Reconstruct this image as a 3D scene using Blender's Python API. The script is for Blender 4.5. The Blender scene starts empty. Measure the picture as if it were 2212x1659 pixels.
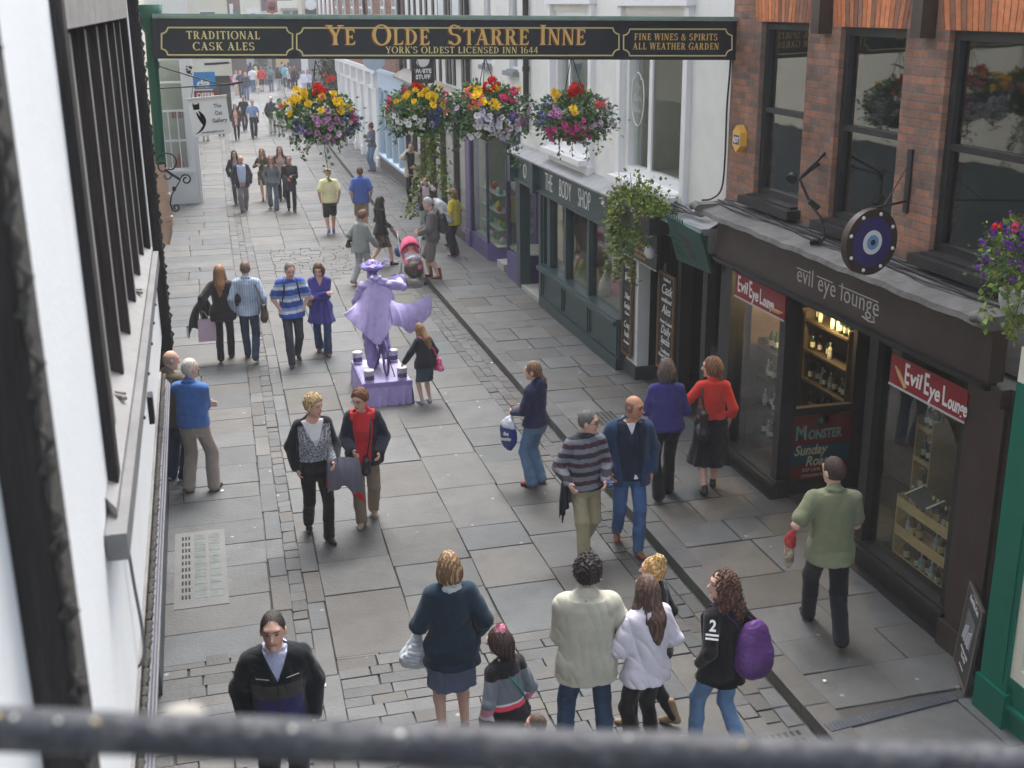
import bpy, math, random
import numpy as np
from math import sin, cos, pi, radians as rad, sqrt, atan2
from mathutils import Vector, Matrix
V3 = np.array
SC = bpy.context.scene
COL = SC.collection

# ------------------------------------------------------------------ camera
# pixel frame used for measuring: 2212 x 1659 (the photo at a handy size)
CX, CY, FPX, HC = 1106.0, 829.5, 2560.0, 5.9
PITCH = math.atan((CY - 6) / FPX)
ROLL = rad(-0.6)
HEAD = -math.atan((410 - CX) / (FPX / cos(PITCH)))
FW = V3([sin(HEAD)*cos(PITCH), cos(HEAD)*cos(PITCH), -sin(PITCH)])
RT0 = V3([cos(HEAD), -sin(HEAD), 0.0])
UP0 = np.cross(RT0, FW)
RT = cos(ROLL)*RT0 + sin(ROLL)*UP0
UP = -sin(ROLL)*RT0 + cos(ROLL)*UP0
CAMP = V3([0, 0, HC])
def at(x, y, z=None, X=None, Y=None, d=None):
    """the point of the place seen at photo pixel (x, y) on a known plane"""
    r = FW*FPX + RT*(x-CX) - UP*(y-CY)
    if z is not None: t = (z-HC)/r[2]
    elif X is not None: t = X/r[0]
    elif Y is not None: t = Y/r[1]
    else: t = d/FPX
    return CAMP + r*t
def depth(p): return float((V3(p)-CAMP) @ FW)

cam_d = bpy.data.cameras.new('camera'); cam = bpy.data.objects.new('camera', cam_d)
COL.objects.link(cam); SC.camera = cam
m = Matrix.Identity(4)
for i in range(3):
    m[i][0], m[i][1], m[i][2], m[i][3] = RT[i], UP[i], -FW[i], CAMP[i]
cam.matrix_world = m
cam_d.sensor_width = 36.0; cam_d.lens = 36.0*FPX/2212.0
cam_d.clip_start = 0.05; cam_d.clip_end = 2000
cam_d.dof.use_dof = True; cam_d.dof.focus_distance = 15.0; cam_d.dof.aperture_fstop = 4.0

# ------------------------------------------------------------------ sky, sun, exposure
SUN_EL, SUN_AZ = 62.0, 20.0
w = bpy.data.worlds.new('World'); SC.world = w; w.use_nodes = True
nt = w.node_tree; nt.nodes.clear()
o_ = nt.nodes.new('ShaderNodeOutputWorld'); bg = nt.nodes.new('ShaderNodeBackground')
sky = nt.nodes.new('ShaderNodeTexSky'); sky.sky_type = 'NISHITA'; sky.sun_disc = False
sky.sun_elevation = rad(SUN_EL); sky.sun_rotation = rad(SUN_AZ); sky.air_density = 1.0; sky.dust_density = 4.0
hs = nt.nodes.new('ShaderNodeHueSaturation'); hs.inputs['Saturation'].default_value = 0.50
nt.links.new(sky.outputs[0], hs.inputs['Color']); nt.links.new(hs.outputs[0], bg.inputs[0])
bg.inputs[1].default_value = 0.15
nt.links.new(bg.outputs[0], o_.inputs[0])
sd = bpy.data.lights.new('sun', 'SUN'); sd.energy = 1.3; sd.angle = rad(28); sd.color = (1, .985, .96)
so = bpy.data.objects.new('sun', sd); COL.objects.link(so)
sdir = Vector((sin(rad(SUN_AZ))*cos(rad(SUN_EL)), cos(rad(SUN_AZ))*cos(rad(SUN_EL)), sin(rad(SUN_EL))))
so.rotation_euler = sdir.to_track_quat('Z', 'Y').to_euler(); so.location = sdir*50
SC.view_settings.view_transform = 'Standard'; SC.view_settings.look = 'None'
SC.view_settings.exposure = 1.5; SC.view_settings.gamma = 1.0

# ------------------------------------------------------------------ helpers
def lin(c):
    """sRGB 0..255 -> linear"""
    return tuple((v/255/12.92 if v/255 <= .04045 else ((v/255+.055)/1.055)**2.4) for v in c)
WL = {}                                        # world location of every root
def empty(name, loc, label=None, cat=None, group=None, kind=None):
    o = bpy.data.objects.new(name, None); COL.objects.link(o); o.location = loc
    o.empty_display_size = .2
    WL[o.name] = V3(loc, float); return tag(o, label, cat, group, kind)
def tag(o, label=None, cat=None, group=None, kind=None):
    if label: o['label'] = label
    if cat: o['category'] = cat
    if group: o['group'] = group
    if kind: o['kind'] = kind
    return o
def wloc(o):
    return WL.get(o.name, V3([0, 0, 0.])) if o is not None else V3([0, 0, 0.])
def mesh_np(name, V, F, mat, parent=None, col=None, smooth=True, loc=None):
    """V (n,3) world, F (m,4) quads or list of polygons; col (n,3)"""
    me = bpy.data.meshes.new(name)
    base = wloc(parent) if loc is None else V3(loc, float)
    V = np.asarray(V, float) - base
    if isinstance(F, np.ndarray) and F.ndim == 2:
        nf, k = F.shape
        me.vertices.add(len(V)); me.vertices.foreach_set('co', V.astype(np.float32).ravel())
        me.loops.add(nf*k); me.loops.foreach_set('vertex_index', F.astype(np.int32).ravel())
        me.polygons.add(nf); me.polygons.foreach_set('loop_start', np.arange(0, nf*k, k, dtype=np.int32))
        me.update(calc_edges=True)
    else:
        me.from_pydata([tuple(v) for v in V], [], F)
    if smooth: me.polygons.foreach_set('use_smooth', np.ones(len(me.polygons), bool))
    if col is not None:
        a = me.color_attributes.new('Col', 'FLOAT_COLOR', 'POINT')
        c4 = np.ones((len(V), 4), np.float32); c4[:, :3] = col; a.data.foreach_set('color', c4.ravel())
    for mm in (mat if isinstance(mat, (list, tuple)) else [mat]): me.materials.append(mm)
    o = bpy.data.objects.new(name, me); COL.objects.link(o)
    if parent is not None:
        o.parent = parent; WL[o.name] = base
    else:
        o.location = base; WL[o.name] = base
    return o
class MB:
    """collects boxes, tubes, prisms; build() links them as ONE mesh object"""
    def __init__(s): s.v = []; s.f = []; s.sm = []; s.mi = []; s.c = []; s.m = 0; s.col = (1, 1, 1)
    def add(s, V, F, smooth=False):
        b = len(s.v); s.v += [tuple(map(float, p)) for p in V]; s.c += [s.col]*len(V)
        for f in F: s.f.append(tuple(b+i for i in f)); s.sm.append(smooth); s.mi.append(s.m)
        return s
    def box(s, x0, x1, y0, y1, z0, z1):
        if x0 > x1: x0, x1 = x1, x0
        if y0 > y1: y0, y1 = y1, y0
        if z0 > z1: z0, z1 = z1, z0
        return s.add([(x0,y0,z0),(x1,y0,z0),(x1,y1,z0),(x0,y1,z0),(x0,y0,z1),(x1,y0,z1),(x1,y1,z1),(x0,y1,z1)],
                     [(0,3,2,1),(4,5,6,7),(0,1,5,4),(1,2,6,5),(2,3,7,6),(3,0,4,7)])
    def obox(s, c, ax, ay, az):
        """box from centre and three half-axis vectors"""
        c, ax, ay, az = (V3(q, float) for q in (c, ax, ay, az))
        P = [c-ax-ay-az, c+ax-ay-az, c+ax+ay-az, c-ax+ay-az, c-ax-ay+az, c+ax-ay+az, c+ax+ay+az, c-ax+ay+az]
        return s.add(P, [(0,3,2,1),(4,5,6,7),(0,1,5,4),(1,2,6,5),(2,3,7,6),(3,0,4,7)])
    def bar(s, a, b, w, h=None, up=(0, 0, 1)):
        a, b = V3(a, float), V3(b, float); d = b-a; L = np.linalg.norm(d); d = d/L; h = h or w
        u = V3(up, float)
        if abs(d @ u) > .95: u = V3([1., 0, 0])
        r = np.cross(d, u); r /= np.linalg.norm(r); u = np.cross(r, d)
        return s.obox((a+b)/2, r*w/2, d*L/2, u*h/2)
    def tube(s, pts, r, n=8, cap=True, smooth=True):
        pts = [V3(p, float) for p in pts]; rs = r if isinstance(r, (list, tuple)) else [r]*len(pts)
        V = []; prev = None
        for i, p in enumerate(pts):
            t = pts[min(i+1, len(pts)-1)] - pts[max(i-1, 0)]; t = t/(np.linalg.norm(t)+1e-9)
            if prev is None:
                u = np.cross(t, [0, 0, 1.]);
                if np.linalg.norm(u) < .05: u = np.cross(t, [1., 0, 0])
            else: u = prev - t*(prev @ t)
            u = u/np.linalg.norm(u); prev = u; v = np.cross(t, u)
            V += [p + rs[i]*(cos(2*pi*k/n)*u + sin(2*pi*k/n)*v) for k in range(n)]
        F = [(i*n+k, i*n+(k+1) % n, (i+1)*n+(k+1) % n, (i+1)*n+k) for i in range(len(pts)-1) for k in range(n)]
        s.add(V, F, smooth)
        if cap:
            s.add(V[:n], [tuple(range(n))[::-1]]); s.add(V[-n:], [tuple(range(n))])
        return s
    def lathe(s, prof, c, n=16, axis=None, smooth=True):
        """prof [(r, h)], around +z (or axis) at c"""
        c = V3(c, float); az = V3(axis if axis is not None else (0, 0, 1), float); az /= np.linalg.norm(az)
        ax = np.cross(az, [0, 1., 0]);
        if np.linalg.norm(ax) < .1: ax = np.cross(az, [1., 0, 0])
        ax /= np.linalg.norm(ax); ay = np.cross(az, ax)
        V = [c + az*h + r*(cos(2*pi*k/n)*ax + sin(2*pi*k/n)*ay) for r, h in prof for k in range(n)]
        F = [(i*n+k, i*n+(k+1) % n, (i+1)*n+(k+1) % n, (i+1)*n+k) for i in range(len(prof)-1) for k in range(n)]
        s.add(V, F, smooth)
        if prof[0][0] > 1e-4: s.add(V[:n], [tuple(range(n))[::-1]])
        if prof[-1][0] > 1e-4: s.add(V[-n:], [tuple(range(n))])
        return s
    def prism(s, poly, o, ax, ay, az, t):
        """flat polygon (2-D points) at o with in-plane axes ax, ay, extruded by t along az"""
        o, ax, ay, az = (V3(q, float) for q in (o, ax, ay, az)); n = len(poly)
        A = [o + p[0]*ax + p[1]*ay for p in poly]; B = [p + az*t for p in A]
        s.add(A+B, [tuple(range(n))[::-1], tuple(range(n, 2*n))] + [(i, (i+1) % n, n+(i+1) % n, n+i) for i in range(n)])
        return s
    def build(s, name, mat, parent=None, loc=None, col=False):
        if loc is None and parent is None:
            a = V3(s.v); loc = V3([(a[:,0].min()+a[:,0].max())/2, (a[:,1].min()+a[:,1].max())/2, a[:,2].min()])
        o = mesh_np(name, s.v, s.f, mat, parent, V3(s.c) if col else None, False, loc)
        me = o.data; me.polygons.foreach_set('use_smooth', s.sm); me.polygons.foreach_set('material_index', s.mi)
        return o
def dup(o, loc=None, parent=None):
    c = o.copy(); COL.objects.link(c)
    if parent is not None: c.parent = parent
    if loc is not None: c.location = loc
    WL[c.name] = V3(c.location if parent is None else WL[parent.name], float)
    for ch in list(o.children): dup(ch, None, c)
    return c

# ------------------------------------------------------------------ materials
MATS = {}
def mat(name, col=(.5,.5,.5), rough=.7, var=.12, vs=6.0, bump=0., bs=40., metal=0., spec=.4, attr=False,
        dirt=0., dcol=(.08,.075,.065), dscale=1.2, emit=0., coat=0., aniso=None, sheen=0.):
    """painted / woven / stone surface: base colour with noise variation, soft patches of dirt and a fine bump"""
    if name in MATS: return MATS[name]
    M = bpy.data.materials.new(name); M.use_nodes = True; t = M.node_tree; N = t.nodes; L = t.links
    b = N['Principled BSDF']; b.inputs['Roughness'].default_value = rough; b.inputs['Metallic'].default_value = metal
    b.inputs['Specular IOR Level'].default_value = spec
    if coat: b.inputs['Coat Weight'].default_value = coat
    if sheen: b.inputs['Sheen Weight'].default_value = sheen; b.inputs['Sheen Roughness'].default_value = .6
    g = N.new('ShaderNodeNewGeometry'); tc = N.new('ShaderNodeTexCoord')
    pos = tc.outputs['Object']
    if aniso:
        mp = N.new('ShaderNodeMapping'); mp.inputs['Scale'].default_value = aniso; L.new(pos, mp.inputs['Vector']); pos = mp.outputs[0]
    n1 = N.new('ShaderNodeTexNoise'); n1.inputs['Scale'].default_value = vs; n1.inputs['Detail'].default_value = 6; n1.inputs['Roughness'].default_value = .62
    L.new(pos, n1.inputs['Vector'])
    if attr:
        a = N.new('ShaderNodeAttribute'); a.attribute_name = 'Col'; base = a.outputs['Color']
    else:
        r = N.new('ShaderNodeRGB'); r.outputs[0].default_value = (*col, 1); base = r.outputs[0]
    mr = N.new('ShaderNodeMapRange'); mr.inputs['From Min'].default_value = .25; mr.inputs['From Max'].default_value = .75
    mr.inputs['To Min'].default_value = 1-var; mr.inputs['To Max'].default_value = 1+var; L.new(n1.outputs['Fac'], mr.inputs['Value'])
    mx = N.new('ShaderNodeVectorMath'); mx.operation = 'SCALE'; L.new(base, mx.inputs[0]); L.new(mr.outputs[0], mx.inputs['Scale'])
    out = mx.outputs[0]
    if dirt:
        n2 = N.new('ShaderNodeTexNoise'); n2.inputs['Scale'].default_value = dscale; n2.inputs['Detail'].default_value = 9; n2.inputs['Roughness'].default_value = .7
        L.new(pos, n2.inputs['Vector'])
        m2 = N.new('ShaderNodeMapRange'); m2.inputs['From Min'].default_value = .5; m2.inputs['From Max'].default_value = .78; m2.inputs['To Max'].default_value = dirt
        L.new(n2.outputs['Fac'], m2.inputs['Value'])
        mc = N.new('ShaderNodeMix'); mc.data_type = 'RGBA'; L.new(m2.outputs[0], mc.inputs['Factor']); L.new(out, mc.inputs['A']); mc.inputs['B'].default_value = (*dcol, 1)
        out = mc.outputs['Result']
    L.new(out, b.inputs['Base Color'])
    if bump:
        n3 = N.new('ShaderNodeTexNoise'); n3.inputs['Scale'].default_value = bs; n3.inputs['Detail'].default_value = 4; L.new(pos, n3.inputs['Vector'])
        bp = N.new('ShaderNodeBump'); bp.inputs['Strength'].default_value = bump; bp.inputs['Distance'].default_value = .02
        L.new(n3.outputs['Fac'], bp.inputs['Height']); L.new(bp.outputs[0], b.inputs['Normal'])
    if emit:
        L.new(out, b.inputs['Emission Color']); b.inputs['Emission Strength'].default_value = emit
    MATS[name] = M; return M
def glass(name='window_glass', tint=(.9,.93,.92), refl=1.0, ior=1.5, rough=.02):
    if name in MATS: return MATS[name]
    M = bpy.data.materials.new(name); M.use_nodes = True; t = M.node_tree; N = t.nodes; L = t.links
    N.remove(N['Principled BSDF']); out = N['Material Output']
    tr = N.new('ShaderNodeBsdfTransparent'); tr.inputs[0].default_value = (*tint, 1)
    gl = N.new('ShaderNodeBsdfGlossy'); gl.inputs['Roughness'].default_value = rough; gl.inputs[0].default_value = (1, 1, 1, 1)
    fr = N.new('ShaderNodeFresnel'); fr.inputs[0].default_value = ior
    ma = N.new('ShaderNodeMath'); ma.operation = 'MULTIPLY'; ma.use_clamp = True; gm = N.new('ShaderNodeNewGeometry'); mm = N.new('ShaderNodeMath'); mm.operation = 'MULTIPLY_ADD'; mm.inputs[1].default_value = -refl; mm.inputs[2].default_value = refl; L.new(gm.outputs['Backfacing'], mm.inputs[0]); L.new(mm.outputs[0], ma.inputs[1])
    tc = N.new('ShaderNodeTexCoord'); no = N.new('ShaderNodeTexNoise'); no.inputs['Scale'].default_value = 1.3
    bp = N.new('ShaderNodeBump'); bp.inputs['Strength'].default_value = .05; bp.inputs['Distance'].default_value = .05
    L.new(tc.outputs['Object'], no.inputs['Vector']); L.new(no.outputs['Fac'], bp.inputs['Height']); L.new(bp.outputs[0], gl.inputs['Normal'])
    mx = N.new('ShaderNodeMixShader'); L.new(fr.outputs[0], ma.inputs[0]); L.new(ma.outputs[0], mx.inputs[0])
    L.new(tr.outputs[0], mx.inputs[1]); L.new(gl.outputs[0], mx.inputs[2]); L.new(mx.outputs[0], out.inputs[0])
    MATS[name] = M; return M
# ------------------------------------------------------------------ bodies grown as one surface
class SDF:
    def __init__(s): s.p = []
    def cone(s, a, b, ra, rb=None, k=.03):
        s.p.append(('c', V3(a, float), V3(b, float), ra, ra if rb is None else rb, k)); return s
    def ell(s, c, r, R=None, k=.03):
        s.p.append(('e', V3(c, float), V3(r, float), np.eye(3) if R is None else R, k)); return s
    def loft(s, st, o=(0,0,0), R=None, k=.03, pleat=0, npl=24):
        """st rows: h, cx, cy, rx, ry along local z from origin o"""
        s.p.append(('l', V3(st, float), V3(o, float), np.eye(3) if R is None else R, k, pleat, npl)); return s
    def mesh(s, h, cut=None, disp=None):
        lo = V3([1e9]*3); hi = -lo; bb = []
        for p in s.p:
            if p[0] == 'c':
                m = max(p[3], p[4]); a = np.minimum(p[1], p[2])-m; b = np.maximum(p[1], p[2])+m
            elif p[0] == 'e':
                m = np.abs(p[3]) @ p[2]; a = p[1]-m; b = p[1]+m
            else:
                st = p[1]; rx = st[:, 3].max()+np.abs(st[:, 1]).max(); ry = st[:, 4].max()+np.abs(st[:, 2]).max()
                P = V3([[x, y, z] for x in (-rx, rx) for y in (-ry, ry) for z in (st[0, 0], st[-1, 0])]) @ p[3].T + p[2]
                a = P.min(0); b = P.max(0)
            bb.append((a, b)); lo = np.minimum(lo, a); hi = np.maximum(hi, b)
        lo = lo-4*h; hi = hi+4*h; dim = np.ceil((hi-lo)/h).astype(int)+1
        D = np.full(dim, .3, np.float32); ax = [lo[i]+h*np.arange(dim[i]) for i in range(3)]
        for p, (a, b) in zip(s.p, bb):
            k = p[5] if p[0] == 'c' else p[4]; mg = k+3*h
            i0 = np.maximum(np.floor((a-mg-lo)/h).astype(int), 0); i1 = np.minimum(np.ceil((b+mg-lo)/h).astype(int)+1, dim)
            sl = tuple(slice(i0[i], i1[i]) for i in range(3))
            x = ax[0][sl[0]][:, None, None].astype(np.float32); y = ax[1][sl[1]][None, :, None].astype(np.float32); z = ax[2][sl[2]][None, None, :].astype(np.float32)
            if p[0] == 'c':
                A, B, ra, rb = p[1:5]; d = B-A; L2 = max(float(d @ d), 1e-9)
                px, py, pz = x-A[0], y-A[1], z-A[2]
                t = np.clip((px*d[0]+py*d[1]+pz*d[2])/L2, 0, 1)
                dd = np.sqrt((px-t*d[0])**2+(py-t*d[1])**2+(pz-t*d[2])**2)-(ra+(rb-ra)*t)
            elif p[0] == 'e':
                c, r, R = p[1:4]; px, py, pz = x-c[0], y-c[1], z-c[2]
                q = [px*R[0, i]+py*R[1, i]+pz*R[2, i] for i in range(3)]
                k0 = np.sqrt(sum((q[i]/r[i])**2 for i in range(3))); k1 = np.sqrt(sum((q[i]/r[i]**2)**2 for i in range(3)))+1e-6
                dd = k0*(k0-1)/k1
            else:
                st, o, R = p[1:4]; px, py, pz = x-o[0], y-o[1], z-o[2]
                q = [px*R[0, i]+py*R[1, i]+pz*R[2, i] for i in range(3)]
                zz = np.clip(q[2], st[0, 0], st[-1, 0]); g = lambda c: np.interp(zz, st[:, 0], st[:, c]).astype(np.float32)
                rx, ry = g(3), g(4); u, v = (q[0]-g(1)), (q[1]-g(2))
                if p[5]:
                    th = np.arctan2(v, u); f = np.clip((st[-1, 0]-q[2])/(st[-1, 0]-st[0, 0]), 0, 1)
                    pl = 1+p[5]*f*np.sin(p[6]*th+2*np.sin(3*th)); rx = rx*pl; ry = ry*pl
                dd = (np.sqrt((u/rx)**2+(v/ry)**2)-1)*np.minimum(rx, ry)*.9
                dz = np.maximum(st[0, 0]-q[2], q[2]-st[-1, 0])
                dd = np.where(dz > 0, np.sqrt(np.maximum(dd, 0)**2+dz**2), np.maximum(dd, dz))
            E = D[sl]; hh = np.clip(.5+.5*(E-dd)/max(k, 1e-4), 0, 1)
            D[sl] = E+(dd-E)*hh-k*hh*(1-hh)
        if cut is not None or disp is not None:
            x = ax[0][:, None, None].astype(np.float32); y = ax[1][None, :, None].astype(np.float32); z = ax[2][None, None, :].astype(np.float32)
            if disp is not None:
                I = np.nonzero(np.abs(D) < max(.045, 3*h)); D[I] += disp(ax[0][I[0]], ax[1][I[1]], ax[2][I[2]]).astype(np.float32)
            if cut is not None: D = cut(D, x, y, z)
        return nets(D.astype(np.float32), lo, h)
def nets(D, lo, h):
    S = D < 0
    S[0] = S[-1] = False; S[:, 0] = S[:, -1] = False; S[:, :, 0] = S[:, :, -1] = False
    n = [d-1 for d in D.shape]; cnt = np.zeros(n, np.int8); offs = [(i, j, k) for i in (0, 1) for j in (0, 1) for k in (0, 1)]
    for i, j, k in offs: cnt += S[i:i+n[0], j:j+n[1], k:k+n[2]]
    I = np.argwhere((cnt > 0) & (cnt < 8))
    if len(I) == 0: return np.zeros((0, 3)), np.zeros((0, 4), int)
    c = {o: D[I[:, 0]+o[0], I[:, 1]+o[1], I[:, 2]+o[2]] for o in offs}
    sg = {o: S[I[:, 0]+o[0], I[:, 1]+o[1], I[:, 2]+o[2]] for o in offs}
    P = np.zeros((len(I), 3)); W = np.zeros(len(I))
    for a in offs:
        for ax in range(3):
            if a[ax] == 0:
                b = list(a); b[ax] = 1; b = tuple(b); m = sg[a] != sg[b]
                t = np.clip(c[a]/(c[a]-c[b]+1e-12), .02, .98); q = np.tile(V3(a, float), (len(I), 1)); q[:, ax] = t
                P[m] += q[m]; W[m] += 1
    Vv = lo+h*(I+P/np.maximum(W, 1)[:, None])
    idx = np.full(n, -1, np.int64); idx[I[:, 0], I[:, 1], I[:, 2]] = np.arange(len(I)); F = []
    for ax in range(3):
        b = [slice(None)]*3; e = [slice(None)]*3; b[ax] = slice(0, -1); e[ax] = slice(1, None)
        A, B = S[tuple(b)], S[tuple(e)]; u, v = (ax+1) % 3, (ax+2) % 3
        for flip in (0, 1):
            J = np.argwhere((A & ~B) if not flip else (~A & B)); J = J[(J[:, u] > 0) & (J[:, v] > 0)]
            if not len(J): continue
            q = []
            for du, dv in ((0, 0), (-1, 0), (-1, -1), (0, -1)):
                K = J.copy(); K[:, u] += du; K[:, v] += dv; q.append(idx[K[:, 0], K[:, 1], K[:, 2]])
            q = np.stack(q, 1); F.append(q[:, ::-1] if flip else q)
    F = np.concatenate(F); F = F[(F >= 0).all(1)]
    return Vv, F
def rotz(a): return V3([[cos(a), -sin(a), 0], [sin(a), cos(a), 0], [0, 0, 1.]])
def rotx(a): return V3([[1., 0, 0], [0, cos(a), -sin(a)], [0, sin(a), cos(a)]])
def roty(a): return V3([[cos(a), 0, sin(a)], [0, 1., 0], [-sin(a), 0, cos(a)]])
def ik(a, b, l1, l2, pole):
    """elbow / knee between a and b"""
    a, b = V3(a, float), V3(b, float); d = b-a; L = np.linalg.norm(d); mx = (l1+l2)*.995
    if L > mx: b = a+d/L*mx; d = b-a; L = mx
    L = max(L, abs(l1-l2)+.02)
    t = d/np.linalg.norm(d); x = (l1*l1-l2*l2+L*L)/(2*L); hgt = sqrt(max(l1*l1-x*x, 0))
    p = V3(pole, float); p = p-t*(p @ t); p /= np.linalg.norm(p)+1e-9
    return a+t*x+p*hgt, b
def wrinkle(a, seed, f=1.0):
    """cloth creases: sharp ridged folds, mostly running down the body, with finer ones across"""
    r = random.Random(seed); K = [(r.gauss(0, 1), r.gauss(0, 1), r.gauss(0, .45)) for _ in range(4)]; K2 = [(r.gauss(0, 1), r.gauss(0, 1), r.gauss(0, 1)) for _ in range(4)]; ph = [r.uniform(0, 6.28) for _ in range(8)]
    def ks(k, m): n = sqrt(k[0]**2+k[1]**2+k[2]**2); return [v/n*m*f for v in k]
    K = [ks(k, r.uniform(10, 22)) for k in K]; K2 = [ks(k, r.uniform(26, 52)) for k in K2]
    def d(x, y, z):
        n1 = sum(np.sin(k[0]*x+k[1]*y+k[2]*z+p_) for k, p_ in zip(K, ph))*.5; w = .8*n1
        n2 = sum(np.sin(k[0]*x+k[1]*y+k[2]*z+p_+w) for k, p_ in zip(K2, ph[4:]))*.5
        return a*(.75*(1-2*np.abs(np.tanh(1.1*n1)))+.45*(1-2*np.abs(np.tanh(1.2*n2)))*(.4+.6*np.abs(n1)))
    return d
SKIN = mat('skin', rough=.5, attr=True, var=.05, vs=30, spec=.35)
HAIR = mat('hair', rough=.5, attr=True, var=.28, vs=70, bump=.5, bs=160, aniso=(1, 1, .18), spec=.5)
CLOTH = mat('cloth', rough=.9, attr=True, var=.09, vs=14, bump=.25, bs=190, spec=.15, sheen=.15)
DENIM = mat('denim', rough=.88, attr=True, var=.16, vs=9, bump=.3, bs=230, spec=.15)
LEATHER = mat('leather', rough=.42, attr=True, var=.15, vs=20, bump=.15, bs=80)
SHINY = mat('nylon', rough=.5, attr=True, var=.1, vs=16, bump=.2, bs=60)
SKINC = {'p': lin((222, 178, 158)), 'r': lin((212, 160, 138)), 't': lin((198, 148, 120)), 'd': lin((120, 84, 64)), 'u': lin((120, 100, 176))}
def solid(c): 
    c = V3(lin(c)); return lambda P: np.tile(c, (len(P), 1))
def stripes(cols, w, off=0., ax=2):
    cs = V3([lin(c) for c in cols])
    return lambda P: cs[np.floor((P[:, ax]+off+.012*np.sin(9*P[:, 0]))/w).astype(int) % len(cs)]
def zones(*zs):
    """(predicate on P, pattern) pairs, later ones win"""
    def f(P):
        out = zs[0][1](P)
        for pr, pat in zs[1:]:
            m = pr(P)
            if m.any(): out[m] = pat(P[m])
        return out
    return f
def mottle(c1, c2, f=30., t=.1):
    a, b = V3(lin(c1)), V3(lin(c2))
    def g(P):
        n = np.sin(f*P[:, 0]+3*np.sin(f*.7*P[:, 2]))*np.sin(f*P[:, 2]+2*np.sin(f*.9*P[:, 1]))+.6*np.sin(f*1.9*P[:, 1]+f*P[:, 2])
        return np.where((n > t)[:, None], a, b)
    return g
def check(c1, c2, w):
    a, b = V3(lin(c1)), V3(lin(c2))
    return lambda P: np.where(((np.floor(P[:, 0]/w)+np.floor(P[:, 1]/w)+np.floor(P[:, 2]/w)) % 2 == 0)[:, None], a, b)
GAR = {}
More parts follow.
